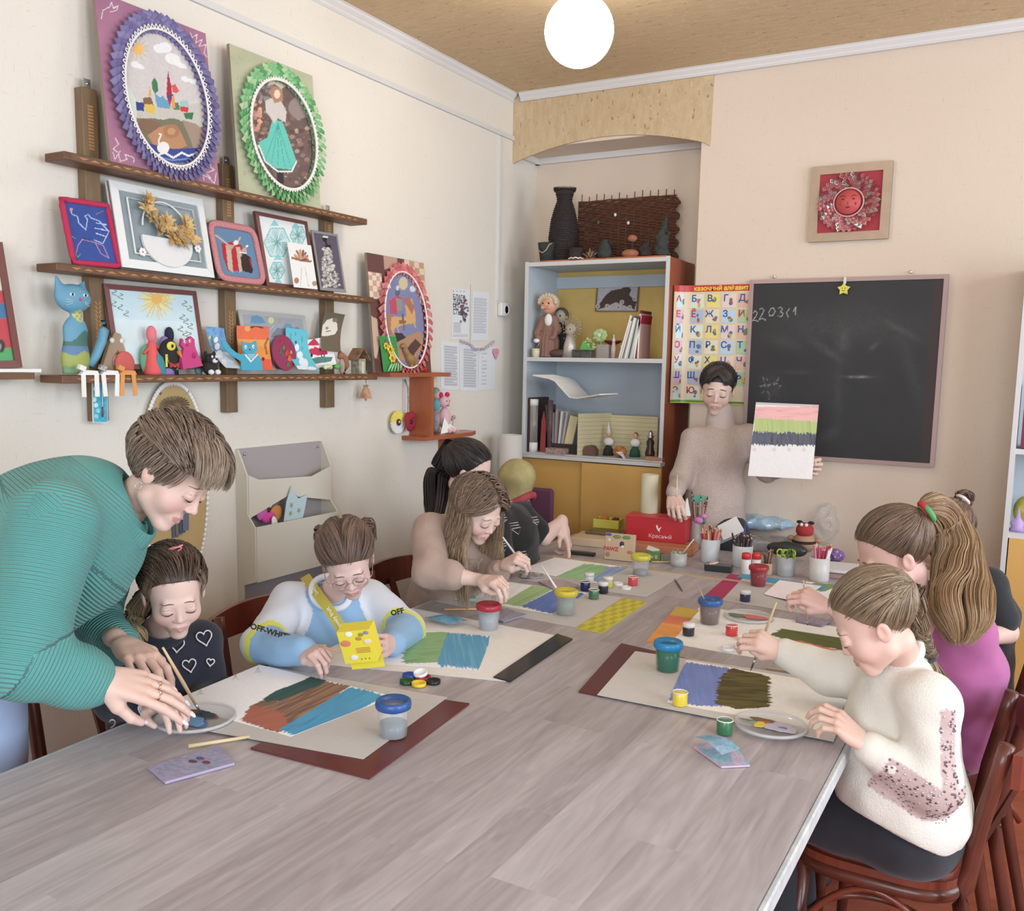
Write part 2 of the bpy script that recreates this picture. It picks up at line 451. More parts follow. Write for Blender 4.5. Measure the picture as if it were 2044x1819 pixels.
# room shell
def wallpaper(name,base,dark,light):
 m=mat(name,base,0.85,bump=0.25,bs=120,bstretch=(1,1,0.35));nt=m.node_tree;N=nt.nodes;L=nt.links;b=N['Principled BSDF']
 tc=N.new('ShaderNodeTexCoord')
 def noise(s,sc,lo,hi):
  mp=N.new('ShaderNodeMapping');mp.inputs['Scale'].default_value=s;L.new(tc.outputs['Object'],mp.inputs['Vector'])
  n=N.new('ShaderNodeTexNoise');n.inputs['Scale'].default_value=sc;n.inputs['Detail'].default_value=3;L.new(mp.outputs[0],n.inputs['Vector'])
  r=N.new('ShaderNodeMapRange');r.inputs[1].default_value=lo;r.inputs[2].default_value=hi;L.new(n.outputs['Fac'],r.inputs[0]);return r.outputs[0]
 cur=None;prev=tuple(lin(base))+(1,)
 for s,sc,lo,hi,c,op in(((0.5,0.5,0.6),2.2,0.35,0.75,light,0.5),((60,60,7),3,0.66,0.74,dark,0.35),((9,9,90),3,0.68,0.75,dark,0.55),((40,40,40),6,0.5,0.8,light,0.35)):
  f=noise(s,sc,lo,hi);ml=N.new('ShaderNodeMath');ml.operation='MULTIPLY';ml.inputs[1].default_value=op;L.new(f,ml.inputs[0])
  mx=N.new('ShaderNodeMix');mx.data_type='RGBA';L.new(ml.outputs[0],mx.inputs['Factor'])
  if cur is None:mx.inputs['A'].default_value=prev
  else:L.new(cur,mx.inputs['A'])
  mx.inputs['B'].default_value=tuple(lin(c))+(1,);cur=mx.outputs['Result']
 L.new(cur,b.inputs['Base Color']);return m
M_WL=wallpaper('cream_wallpaper',(226,218,205),(196,174,152),(234,225,211))
M_WB=wallpaper('peach_wallpaper',(222,202,182),(200,172,150),(230,212,194))
def osb(name,base,c2,c3,st):
 m=mat(name,base,0.7,vcol2=c2,vs=3.2,stretch=st);nt=m.node_tree;N=nt.nodes;L=nt.links;b=N['Principled BSDF']
 cur=b.inputs['Base Color'].links[0].from_socket;tc=N.new('ShaderNodeTexCoord')
 for k,(s,lo,hi,c,op)in enumerate(((st,0.67,0.70,c3,0.75),((st[1]*1.3,st[0]*1.1,st[2]*0.8+4),0.6,0.75,(232,206,160),0.55))):
  mp=N.new('ShaderNodeMapping');mp.inputs['Scale'].default_value=tuple(q*2.3 for q in s);mp.inputs['Rotation'].default_value=(0.3*k,0.5,0.6+k)
  L.new(tc.outputs['Object'],mp.inputs['Vector']);n=N.new('ShaderNodeTexNoise');n.inputs['Scale'].default_value=3;n.inputs['Detail'].default_value=2
  L.new(mp.outputs[0],n.inputs['Vector']);r=N.new('ShaderNodeMapRange');r.inputs[1].default_value=lo;r.inputs[2].default_value=hi;L.new(n.outputs['Fac'],r.inputs[0])
  ml=N.new('ShaderNodeMath');ml.operation='MULTIPLY';ml.inputs[1].default_value=op;L.new(r.outputs[0],ml.inputs[0])
  mx=N.new('ShaderNodeMix');mx.data_type='RGBA';L.new(ml.outputs[0],mx.inputs['Factor']);L.new(cur,mx.inputs['A']);mx.inputs['B'].default_value=tuple(lin(c))+(1,);cur=mx.outputs['Result']
 L.new(cur,b.inputs['Base Color']);return m
M_OSB=osb('strand_board',(212,188,152),(198,168,126),(140,104,64),(10,10,4))
M_OSBC=osb('ceiling_strand_board',(214,186,146),(200,170,130),(150,120,84),(3.5,13,8))
M_TRIM=mat('white_trim',(222,218,216),0.5);M_DUCT=mat('duct_plastic',(214,212,210),0.45)
M_FLOOR=mat('painted_floor',(168,84,62),0.38,var=0.18,vs=3,stretch=(1,6,1))
XR,YF=2.32,-1.75
struct('floor',MB().box(((XW+XR)/2,(YF+YN)/2,-0.05),(XR-XW+0.3,YN-YF+0.3,0.1),M_FLOOR))
struct('ceiling',MB().box(((XW+XR)/2,(YF+YN)/2,2.955),(XR-XW+0.3,YN-YF+0.3,0.1),M_OSBC))
struct('wall_left',MB().box((XW-0.06,(YF+YN)/2,1.45),(0.12,YN-YF+0.12,2.9),M_WL))
XJ=-1.452
b=MB();b.box(((XJ+XR)/2,YB+0.16,1.45),(XR-XJ,0.32,2.9),M_WB);b.box(((XW+XJ)/2,YB+0.16,2.78),(XJ-XW,0.32,0.25),M_WB)
struct('wall_back',b)
struct('wall_niche',MB().box(((XW+XJ)/2,YN+0.04,1.45),(XJ-XW+0.1,0.08,2.9),M_WB))
# right and front walls with window openings
def holed(axis,at,lo,hi,wins,th,m):
 b=MB();cuts=sorted(wins);x=lo
 def bx(a0,a1,z0,z1):
  c=((a0+a1)/2,(z0+z1)/2);s=(a1-a0,z1-z0)
  if axis==0:b.box((at,c[0],c[1]),(th,s[0],s[1]),m)
  else:b.box((c[0],at,c[1]),(s[0],th,s[1]),m)
 for a0,a1,z0,z1 in cuts:bx(x,a0,0,2.9);bx(a0,a1,0,z0);bx(a0,a1,z1,2.9);x=a1
 bx(x,hi,0,2.9);return b
struct('wall_right',holed(0,XR+0.06,YF-0.1,YN+0.05,[(-0.25,1.45,0.85,2.65),(2.15,3.85,0.85,2.65)],0.12,M_WL))
struct('wall_front',holed(1,YF-0.06,XW-0.1,XR+0.1,[(-1.0,1.4,0.85,2.65)],0.12,M_WL))
def window(n,axis,at,a0,a1,z0,z1):
 b=MB()
 for k in range(4):
  a=a0+(a1-a0)*k/3 if k<3 else None
 segs=[((a0+a1)/2,z0+.03,a1-a0,.06),((a0+a1)/2,z1-.03,a1-a0,.06)]+[(a0+(a1-a0)*k/2,(z0+z1)/2,.06,z1-z0)for k in(0,1,2)]
 for c,z,w,h in segs:
  b.box((at,c,z)if axis==0 else(c,at,z),(0.06,w,h)if axis==0 else(w,0.06,h),M_TRIM)
 struct('window_%d'%n,b)
window(1,0,XR+0.09,-0.25,1.45,0.85,2.65);window(2,0,XR+0.09,2.15,3.85,0.85,2.65);window(3,1,YF-0.09,-1.0,1.4,0.85,2.65)
def cornice(pts,n):
 a,b_,nrm=(np.asarray(q,float)for q in pts)
 prof=[(0,0),(0.004,0),(0.012,0.008),(0.013,0.014),(0.026,0.026),(0.03,0.034),(0.036,0.036),(0.036,0.04),(0,0.04)]
 e=b_-a;m=MB().prism([(q[0],q[1])for q in prof],a,nrm,(0,0,1),e,M_TRIM);struct(n,m)
cornice(((XW,YF,2.867),(XW,YB-0.03,2.867),(1,0,0)),'trim_1')
cornice(((XW+0.045,YB-0.013,2.867),(XR,YB-0.013,2.867),(0,-1,0)),'trim_2')
struct('trim_3',MB().box(((XW+XJ)/2,YN-0.012,2.62),(XJ-XW,0.024,0.03),M_TRIM).box((XW+0.012,(YB+YN)/2+0.02,2.62),(0.024,YN-YB-0.04,0.03),M_TRIM))
struct('ceiling_niche',MB().box(((XW+XJ)/2,(YB+YN)/2,2.665),(XJ-XW,YN-YB,0.06),M_WB))
# arched board over the niche
top=[(XW+0.002,2.866),(-1.405,2.866),(-1.41,2.556)]
ar=[(XW+0.002+(1.035)*(1-t),2.552+0.098*math.sin(math.pi*(0.04+0.93*(1-t)))**0.85)for t in np.linspace(0.02,0.98,25)]
single('niche_board',MB().prism(top+ar+[(XW+0.002,2.568)],(0,YB-0.001,0),(1,0,0),(0,0,1),(0,-0.012,0),M_OSB),'arched strand board panel covering the top of the niche in the corner','panel')
# cable duct, socket
zd=2.689
b=MB().box((XW+0.006,(YF+YB)/2,zd),(0.012,YB-YF-0.03,0.022),M_DUCT);single('cable_duct',b,'long white plastic cable duct running along the wall below the ceiling','cable duct')
b=MB().box((XW+0.006,4.185,(zd+1.86)/2-0.006),(0.012,0.02,zd-1.86-0.022),M_DUCT);single('cable_duct',b,'vertical white cable duct dropping to the wall socket near the corner','cable duct')
t=thing('wall_socket','white wall socket beside the pinned papers below the vertical duct','socket',(XW,4.22,1.82),math.pi/2)
obj('housing',MB().box((0,-0.014,0),(0.075,0.028,0.07),M_TRIM,bev=0.006),t)
obj('outlet',MB().lathe([(0.026,0),(0.028,0.004),(0.022,0.005),(0.02,0.0)],M_DUCT,(0.012,-0.028,0),20,rot_to((0,-1,0))).cyl((0.004,-0.03,0),(0.004,-0.0285,0),0.003,flat((60,60,60))).cyl((0.02,-0.03,0),(0.02,-0.0285,0),0.003,flat((60,60,60))),t)
# globe lamp
lp=D(1156,62,3.15);
t=thing('globe_lamp','glowing white glass globe lamp hanging from the ceiling','lamp',(lp[0],lp[1],2.905))
rz_=2.905-lp[2]
obj('canopy',MB().lathe([(0.05,-0.02),(0.055,0)],M_TRIM),t);obj('rod',MB().cyl((0,0,-rz_+0.1),(0,0,-0.01),0.008,M_TRIM),t)
M_GL=mat('lamp_glass',(255,255,255),0.3,emit=(255,250,240),es=17.0)
obj('globe',MB().ell((0,0,-rz_),0.117,M_GL,40),t)
# tables
def plankmat():
 m=bpy.data.materials.new('laminate_tabletop');m.use_nodes=True;nt=m.node_tree;N=nt.nodes;L=nt.links;b=N['Principled BSDF']
 b.inputs['Roughness'].default_value=0.36
 tc=N.new('ShaderNodeTexCoord');mp=N.new('ShaderNodeMapping');mp.inputs['Rotation'].default_value=(0,0,math.pi/2);L.new(tc.outputs['Object'],mp.inputs['Vector'])
 br=N.new('ShaderNodeTexBrick');br.inputs['Scale'].default_value=1.0;br.inputs['Brick Width'].default_value=0.62;br.inputs['Row Height'].default_value=0.078
 br.offset=0.37;br.offset_frequency=3;br.inputs['Mortar Size'].default_value=0.0;br.inputs['Bias'].default_value=0.0
 br.inputs['Color1'].default_value=(0,0,0,1);br.inputs['Color2'].default_value=(1,1,1,1);L.new(mp.outputs[0],br.inputs['Vector'])
 sp=N.new('ShaderNodeVectorMath');sp.operation='MULTIPLY_ADD';sp.inputs[1].default_value=(3.1,7.7,5.3);L.new(br.outputs['Color'],sp.inputs[0]);L.new(tc.outputs['Object'],sp.inputs[2])
 m1=N.new('ShaderNodeMapping');m1.inputs['Scale'].default_value=(26,2.2,1);L.new(sp.outputs[0],m1.inputs['Vector'])
 n1=N.new('ShaderNodeTexNoise');n1.inputs['Scale'].default_value=1.0;n1.inputs['Detail'].default_value=5;n1.inputs['Distortion'].default_value=1.6;L.new(m1.outputs[0],n1.inputs['Vector'])
 m2=N.new('ShaderNodeMapping');m2.inputs['Scale'].default_value=(1.0,0.16,1);L.new(sp.outputs[0],m2.inputs['Vector'])
 wv=N.new('ShaderNodeTexNoise');wv.inputs['Scale'].default_value=14.0;wv.inputs['Detail'].default_value=1.5;L.new(m2.outputs[0],wv.inputs['Vector'])
 sn=N.new('ShaderNodeMath');sn.operation='MULTIPLY';sn.inputs[1].default_value=70;L.new(wv.outputs['Fac'],sn.inputs[0])
 s2=N.new('ShaderNodeMath');s2.operation='SINE';L.new(sn.outputs[0],s2.inputs[0])
 ad=N.new('ShaderNodeMath');ad.operation='MULTIPLY_ADD';ad.inputs[1].default_value=0.045;L.new(s2.outputs[0],ad.inputs[0]);L.new(n1.outputs['Fac'],ad.inputs[2])
 a2=N.new('ShaderNodeMath');a2.operation='MULTIPLY_ADD';a2.inputs[1].default_value=0.30;L.new(br.outputs['Color'],a2.inputs[0]);L.new(ad.outputs[0],a2.inputs[2])
 r=N.new('ShaderNodeValToRGB');e=r.color_ramp.elements;e[0].position=0.22;e[0].color=tuple(lin((146,135,137)))+(1,);e[1].position=1.08
 e[1].position=1.0;e[1].color=tuple(lin((190,182,184)))+(1,);q=e.new(0.60);q.color=tuple(lin((168,158,160)))+(1,)
 L.new(a2.outputs[0],r.inputs[0]);L.new(r.outputs[0],b.inputs['Base Color']);return m
M_TOP=plankmat();M_TBL=mat('table_frame_grey',(120,118,116),0.5);M_EDGE=mat('worn_edge_band',(176,180,184),0.5,vcol2=(206,206,204),vs=30)
lx=lambda y:-1.628-0.034*y
Y0,Y1=0.28,3.385
t=thing('craft_table','long classroom table with greyish pink wood laminate top covered with paintings','table',(-1.0,1.8,0))
obj('tabletop',MB().prism([(lx(Y0),Y0),(-0.305,Y0),(-0.305,Y1),(lx(Y1),Y1)],(0,0,0.722),(1,0,0),(0,1,0),(0,0,0.028),M_TOP),t,True)
b=MB();b.box((-0.299,(Y0+Y1)/2,0.733),(0.012,Y1-Y0,0.032),M_EDGE,bev=0.003)
b.beam((lx(Y0)-0.006,Y0,0.733),(lx(Y1)-0.006,Y1,0.733),0.032,0.012,M_EDGE);b.box(((lx(Y0)-0.3)/2,Y0-0.006,0.733),(1.34,0.012,0.032),M_EDGE)
obj('edge_band',b,t,True,label='worn grey and white edge strip')
obj('apron',MB().box((-1.0,(Y0+Y1)/2,0.685),(1.0,2.8,0.07),M_TBL),t,True)
for y in(0.5,1.85,3.2):
 for x in(-1.5,-0.5):obj('leg',MB().box((x,y,0.325),(0.045,0.045,0.65),M_TBL,bev=0.004),t,True)
M_LW=mat('light_wood',(196,168,140),0.55,var=0.12,vs=6,stretch=(1,10,10))
t=thing('supply_desk','second table behind the first holding boxes and pencil pots','table',(-1.15,3.8,0))
obj('tabletop',MB().prism([(-1.86,3.41),(-0.37,3.41),(-0.37,3.95),(-1.86,3.95)],(0,0,0.722),(1,0,0),(0,1,0),(0,0,0.028),M_TOP),t,True)
obj('edge_band',MB().box((-1.115,3.3985,0.737),(1.49,0.025,0.032),M_LW),t,True,label='pale wooden front edge strip')
for x in(-1.75,-0.6):
 for y in(3.48,3.93):obj('leg',MB().box((x,y,0.361),(0.045,0.045,0.722),M_TBL),t,True)
# chairs
M_CH=mat('varnished_red_wood',(138,62,42),0.28,vcol2=(108,44,30),vs=5,stretch=(1,1,0.4),coat=0.3)
M_CHD=mat('worn_brown_wood',(112,52,36),0.35,vcol2=(74,34,24),vs=6,coat=0.2)
def chair(label,loc,rz,m=M_CH,m2=M_CHD,w=0.36,d=0.37,sh=0.45,hb=0.80):
 """faces local +y, seat 0.45 high"""
 t=thing('bentwood_chair',label,'chair',loc,rz)
 hw=w/2
 sp=[(hw*math.copysign(abs(math.cos(a))**0.55,math.cos(a)),d/2*math.copysign(abs(math.sin(a))**0.55,math.sin(a)))for a in np.linspace(0,2*np.pi,40,endpoint=False)]
 b=MB().prism(sp,(0,0,sh-0.028),(1,0,0),(0,1,0),(0,0,0.022),m).prism([(x*0.93,y*0.93)for x,y in sp],(0,0,sh-0.006),(1,0,0),(0,1,0),(0,0,0.006),m)
 obj('seat',b,t)
 obj('seat_frame',MB().tube([(x*0.96,y*0.96,sh-0.04)for x,y in sp],0.018,m2,8,closed=True),t)
 for s in(-1,1):
  pts=[(s*(hw+0.012),-d/2-0.09,0),(s*(hw+0.012),-d/2-0.045,0.2),(s*(hw+0.01),-d/2+0.0,sh-0.03),(s*(hw+0.008),-d/2-0.022,0.6),(s*(hw+0.004),-d/2-0.058,hb-0.01)]
  q=np.array([np.interp(np.linspace(0,4,17),range(5),[p[i]for p in pts])for i in range(3)]).T
  obj('back_post',MB().tube(q,np.interp(np.linspace(0,1,17),[0,.5,1],[0.014,0.018,0.016]),m2,10),t)
  obj('front_leg',MB().cyl((s*(hw-0.03),d/2-0.02,0),(s*(hw-0.035),d/2-0.035,sh-0.04),0.012,m2,0.019),t)
 n=15;G=[];
 for i in range(n):
  a=-1+2*i/(n-1);x=a*(hw+0.028);y=-d/2-0.058-0.012-0.055*(1-a*a)+0.0
  G.append([(x,y,hb-0.105+0.012*a*a),(x,y-0.0,hb-0.02+0.012*(1-a*a))])
 b=MB();P1=np.array(G);P2=P1+np.array([0,-0.017,0]);V=np.concatenate([P1[:,0],P1[:,1],P2[:,1],P2[:,0]]);F=[]
 for k in range(4):
  for i in range(n-1):F.append([k*n+i,k*n+i+1,((k+1)%4)*n+i+1,((k+1)%4)*n+i])
 F+=[[0,n,2*n,3*n],[n-1,4*n-1,3*n-1,2*n-1]]
 obj('top_rail',b.add(V,F,m,smooth=False),t)
 b=MB();pts=[(a*(hw-0.02),-d/2-0.06-0.04*(1-a*a),hb-0.1)for a in(0,)]
 obj('back_slat',MB().beam((0,-d/2-0.005,sh-0.02),(0,-d/2-0.118,hb-0.08),0.03,0.01,m2,up=(1,0,0)),t)
 th=np.linspace(0,2*np.pi,33)[:-1]
 obj('stretcher_hoop',MB().tube([(0.8*hw*math.cos(a),0.78*d/2*math.sin(a)-0.0,0.2)for a in th],0.009,m2,8,closed=True),t)
 for s in(-1,1):
  arc=[(s*(hw-0.01),-d/2+0.02+(d-0.06)*u,sh-0.06-0.13*(2*u-1)**2)for u in np.linspace(0,1,15)]
  obj('brace',MB().tube(arc,0.008,m,8),t)
 return t
# right row: face -x -> rz = +90deg maps local +y to -x
c1=chair('reddish bentwood chair in front at the right, under the girl in the white sweater',(-0.245,2.285,0),math.pi/2)
c2=chair('reddish bentwood chair behind the front right one, under the girl in the pink top',(-0.20,2.70,0),math.pi/2)
c3=chair('bentwood chair farthest back in the right row, under the girl in the black shirt',(-0.12,3.12,0),math.pi/2)
# left row face +x
chair('brown bentwood chair nearest on the left, under the girl with the heart shirt',(-1.80,1.50,0),-math.pi/2,w=0.40)
chair('red-brown bentwood chair on the left, under the child with round glasses',(-1.80,2.10,0),-math.pi/2,w=0.40)
chair('dark red bentwood chair on the left, under the girl in the beige sweatshirt',(-1.81,2.83,0),-math.pi/2,M_CHD,w=0.40)
chair('brown bentwood chair near the cabinet, under the dark-haired girl',(-1.83,3.38,0),-math.pi/2,w=0.36)
# chair behind the supply desk at the wall, purple-backed chair by the cabinet
t=chair('light wooden chair behind the desk below the blackboard',(-0.93,4.12,0),math.pi,mat('pale_wood',(150,112,84),0.5),mat('pale_wood'))
t=thing('padded_chair','metal chair with purple padded backrest in front of the yellow cabinet','chair',(-2.06,3.74,0),math.pi+.08)
M_PU=mat('purple_fabric',(104,60,84),0.9,bump=0.3,bs=400);M_STL=mat('brown_steel_tube',(96,62,50),0.4,0.3)
obj('seat',MB().box((0,0,0.44),(0.34,0.34,0.04),M_PU,bev=0.012),t);obj('backrest',MB().box((0,-0.19,0.86),(0.2,0.03,0.19),M_PU,bev=0.012),t)
for s in(-1,1):
 obj('back_post',MB().cyl((s*0.085,-0.17,0),(s*0.085,-0.2,0.9),0.009,M_STL),t);obj('front_leg',MB().cyl((s*0.16,0.16,0),(s*0.15,0.15,0.43),0.009,M_STL),t)
# things on the left wall
M_SH=mat('stained_shelf_wood',(122,84,58),0.5,vcol2=(98,64,42),vs=5,stretch=(6,1,6));M_PO=mat('stained_post_wood',(134,106,74),0.5,vcol2=(112,88,62),vs=6,stretch=(6,6,1))
M_CARV=mat('carved_light_wood',(178,126,72),0.5);M_BRF=mat('brown_frame',(122,72,66),0.45);M_WHF=mat('white_frame',(226,228,226),0.6,bump=0.4,bs=150)
M_STEEL=mat('steel',(190,190,190),0.3,0.9);M_BACK=mat('board_back',(150,130,110),0.8)
rack=thing('wall_shelf_rack','dark stained wooden wall rack of three long narrow shelves on three posts','shelf',(XW,2.33,1.3),math.pi/2)
for y,zt,zb in((1.805,2.305,1.356),(2.326,2.192,1.362),(2.84,2.11,1.362)):
 o=obj('post',MB().box((XW+0.0175,y,(zt+zb)/2),(0.035,0.05,zt-zb),M_PO,bev=0.002),rack,True)
 obj('hanger_plate',MB().box((XW+0.03,y-0.004,zt+0.008),(0.002,0.022,0.034),M_STEEL).cyl((XW+0.03,y-0.004,zt+0.012),(XW+0.034,y-0.004,zt+0.012),0.004,M_STEEL),o,True)
 b=MB()
 for k in range(14):
  for s in(-1,1):b.box((XW+0.0352,y+s*0.006,1.54+k*0.0125),(0.001,0.005,0.012),M_CARV,rot_to((0,s*0.6,1)))
  b.box((XW+0.0352,y,zt-0.05-k*0.009),(0.001,0.018,0.006),M_CARV)
 obj('carving',b,o,True,label='pale carved ear pattern')
SHZ=(2.094,1.795,1.492)
for z,ya,yb,dp in((SHZ[0],1.655,2.965,0.085),(SHZ[1],1.615,3.0,0.09),(SHZ[2],1.61,3.01,0.1)):
 b=MB().box((XW+0.035+dp/2,(ya+yb)/2,z-0.009),(dp,yb-ya,0.022),M_SH,bev=0.002)
 n=34
 for k in range(n):
  y=ya+0.06+(yb-ya-0.1)*k/n;s=1 if k%2 else-1
  b.prism([(-0.017,-0.003),(0.017,-0.003),(0,0.003)]if s>0 else[(-0.017,0.003),(0,-0.003),(0.017,0.003)],(XW+0.0348+dp,y,z-0.009),(0,1,0),(0,0,1),(0.0006,0,0),M_CARV)
 obj('shelf',b,rack,True)
def Z(s,ox,oy):return lambda*p:[(ox+p[i]/s,oy+p[i+1]/s)for i in range(0,len(p),2)]
z1=Z(2.92,0,0);z2=Z(3.65,0,480);z3=Z(3.524,380,400);z4=Z(4.33,700,480);zc=Z(6.813,120,560);zd_=Z(5.678,400,600)
def quad(q,ob=0.075,ot=0.045,plane=None):
 BL,BR,TR,TL=q
 f=plane or(lambda p,o:wl(p[0],p[1],o))
 a,b_,c,d=f(BL,ob),f(BR,ob),f(TR,ot),f(TL,ot)
 u=((b_-a)+(c-d))/2;v=((d-a)+(c-b_))/2;o=(a+b_+c+d)/4-u/2-v/2;return o,u,v
def slab(mb,o,u,v,th,m,grow=0.0):
 n=nz(np.cross(u,v));uu,vv=nz(u),nz(v);a=o-uu*grow-vv*grow;U,V=u+2*grow*uu,v+2*grow*vv
 c=[a,a+U,a+U+V,a+V];top=np.array(c)-n*0.0004;bot=np.array(c)-n*th
 mb.add(np.vstack([bot,top]),[[0,3,2,1],[4,5,6,7],[0,1,5,4],[1,2,6,5],[2,3,7,6],[3,0,4,7]],m);return mb
def frame_mb(o,u,v,w,dp,m,mb=None,lift=0.004):
 mb=mb or MB();n=nz(np.cross(u,v));uu,vv=nz(u),nz(v);lu,lv=np.linalg.norm(u),np.linalg.norm(v)
 for p,q,a,b_ in((0,0,lu,0),(lu,0,0,lv),(lu,lv,-lu,0),(0,lv,0,-lv)):
  A=o+uu*p+vv*q;B=A+uu*a+vv*b_;d=nz(B-A);inn=np.cross(n,d)
  c=[A,B,B-d*w+inn*w,A+d*w+inn*w];top=np.array(c)+n*lift;top[2:]+=n*0.002;bot=np.array(c)-n*(dp-lift)
  mb.add(np.vstack([bot,top]),[[0,3,2,1],[4,5,6,7],[0,1,5,4],[1,2,6,5],[2,3,7,6],[3,0,4,7]],m)
 return mb
def uvp(o,u,v,a,b_,off=0.0):return o+u*a+v*b_+nz(np.cross(u,v))*off
def ruffle(o,u,v,cx,cy,r0,r1,n,rows,m,size,mb=None,lift=0.004):
 mb=mb or MB();nrm=nz(np.cross(u,v));lu,lv=np.linalg.norm(u),np.linalg.norm(v)
 for r in range(rows):
  t=1-r/max(1,rows-1)if rows>1 else 1;rx=r0[0]+(r1[0]-r0[0])*t;ry=r0[1]+(r1[1]-r0[1])*t
  for k in range(n):
   a=2*np.pi*(k+0.5*(r%2))/n;c=uvp(o,u,v,cx+rx*math.cos(a),cy+ry*math.sin(a),lift+0.004*(rows-r))
   rad=nz(u/lu*math.cos(a)*ry*lv+v/lv*math.sin(a)*rx*lu);tan=np.cross(nrm,rad)
   s=size*(0.9+0.2*random.random());tl=nrm*s*0.45
   V=[c+rad*s*0.7+tl*0.2,c+tan*s*0.62+tl*0.1,c-rad*s*0.7-tl*0.2,c-tan*s*0.62+tl]
   mb.add(np.array(V+[q-nrm*0.0012 for q in V]),[[0,1,2,3],[7,6,5,4],[0,4,5,1],[1,5,6,2],[2,6,7,3],[3,7,4,0]],m[(k+r)%len(m)]if isinstance(m,list)else m)
 return mb
def ring(o,u,v,cx,cy,rx,ry,rad,m,mb=None,n=90,wob=0.0,nw=40,off=0.004):
 mb=mb or MB();a=np.linspace(0,2*np.pi,n*(4 if wob else 1),endpoint=False)
 P_=[uvp(o,u,v,cx+(rx+wob*math.sin(q*nw))*math.cos(q),cy+(ry+wob*math.sin(q*nw))*math.sin(q),off)for q in a]
 return mb.tube(P_,rad,m,5,closed=True,up=nz(np.cross(u,v)))
def picture(name,label,cat,q,base,res,draw,ob=0.075,ot=0.045,th=0.008,back=M_BACK,frame=None,group=None,extra=None,plane=None,lift=None):
 o,u,v=quad(q,ob,ot,plane)
 A=Art(o,u,v,res[0],res[1],base,lift=lift);draw(A)
 pic=A.mb(thick=0)if lift is None else A.mb(thick=0.0008)
 if th and lift is None:slab(pic,o,u,v,th,back)
 if not frame and not extra:
  return single(name,pic,label,cat,group)
 t=thing(name,label,cat,o+u/2,0,group=group)
 obj('picture_sheet',pic,t,True)
 if frame:obj('frame',frame_mb(o,u,v,frame[0],frame[1],frame[2]),t,True)
 if extra:extra(t,o,u,v)
 return t
random.seed(3)
M_LACE=mat('white_lace',(236,232,228),0.8)
def curl(p,s,fl=1,n=26):
 return[(p[0]+s*(0.9*t*3-1.5+0.5*math.sin(6.5*t*3))*fl,p[1]+s*0.8*math.cos(6.0*t*3))for t in np.linspace(0,1,n)]
# --- town picture
def d(A):
 A.noise(0.12,0.03);A.put(A.v>0.9,(150,104,140),0.3)
 for p in(z1(590,110,600,60,640,40,650,10,660,50,690,30,680,60,640,70,600,100)[0:8],z1(1110,190,1120,220,1150,200,1140,250,1180,230,1160,270,1200,260,1190,310,1205,330),z1(670,800,690,840,660,870,690,890,700,940,740,930,730,900,780,920,780,950),z1(1240,940,1220,970,1250,990,1200,1010,1230,1040,1180,1020,1190,1050),z1(660,890,670,930,700,880),z1(1260,1010,1250,1070,1220,1040)):
  A.line(p,1.6,(226,208,214))
 A.poly([(A.X[0,0],0)]*3,(0,0,0))
 E=((A.u-.535)/.375)**2+((A.v-.475)/.415)**2<1
 c0=A.c.copy();A.c[:]=lin((206,198,196))
 A.noise(0.04,0.2)
 for cx,cy,rx,ry in((318,97,12,9),(330,95,13,10),(345,118,16,11),(360,130,14,5),(270,129,9,7),(280,133,9,4),(370,158,9,5),(385,163,12,4)):A.ell(cx,cy,rx,ry,(232,230,230),a=0.4)
 for k in range(12):
  a=k*math.pi/6+0.2;A.line([(276,98),(276+22*math.cos(a),98+24*math.sin(a))],1.3,(206,180,120))
 A.ell(276,98,10,11,(240,186,96))
 A.poly(z1(740,700,850,675,950,700,1010,680,1100,730,1150,780,1190,700,1190,950,740,900),(120,116,92))
 A.poly(z1(740,640,1180,600,1180,740,1020,690,900,690,750,690),(196,190,180));A.noise(0.05,0.5)
 A.poly(z1(830,690,880,700,940,720,900,770,850,780,800,730),(132,100,78));A.poly(z1(1060,700,1140,720,1190,760,1180,860,1130,870,1100,790),(162,138,118))
 A.poly(z1(860,790,930,740,1000,725,1050,760,1090,850,1040,870,900,850),(186,134,96));A.ell(342,262,16,14,(172,118,82));A.ell(342,262,8,7,(196,146,104))
 for p,c in((z1(780,590,840,600,840,650,790,640),(56,66,140)),(z1(840,605,905,615,900,665,850,655),(220,186,70)),(z1(835,570,880,565,895,610,835,605),(134,96,66)),(z1(865,560,872,500,885,560),(206,170,90)),(z1(885,480,900,450,918,480,922,530,905,545,888,520),(62,122,82)),(z1(900,540,935,570,950,555,965,580,995,590,990,635,915,625),(100,158,190)),(z1(970,560,975,450,980,415,998,500,1005,560,990,620),(176,44,58)),(z1(1000,500,1020,488,1045,530,1030,545,1005,535),(220,84,88)),(z1(975,555,1010,550,1015,580,985,580),(70,70,140)),(z1(1010,600,1040,598,1050,640,1010,640),(70,130,84)),(z1(1045,590,1095,585,1100,620,1050,620),(150,196,190)),(z1(1050,620,1100,625,1095,655,1055,650),(208,56,62)),(z1(1070,660,1130,655,1120,700,1080,690),(54,120,76)),(z1(1000,560,1018,560,1022,630,1000,630),(232,150,90))):A.poly(p,c)
 A.poly(z1(730,490,750,500,790,580,800,680,770,690,740,600),(206,222,204));A.line(z1(775,640,815,770),2.5,(224,216,200))
 A.poly(z1(800,790,880,840,1000,870,1180,860,1180,950,1000,950,860,900),(54,72,146));A.line(z1(870,870,920,905,960,890,1010,920,1060,890,1100,910,1150,890),4,(232,232,240));A.line(z1(900,905,1000,935,1100,925),3,(110,150,200))
 A.ell(326,295,12,12,(232,226,220));A.line(z1(935,870,925,820,940,785,930,780),3,(232,226,220))
 A.c[~E]=c0[~E]
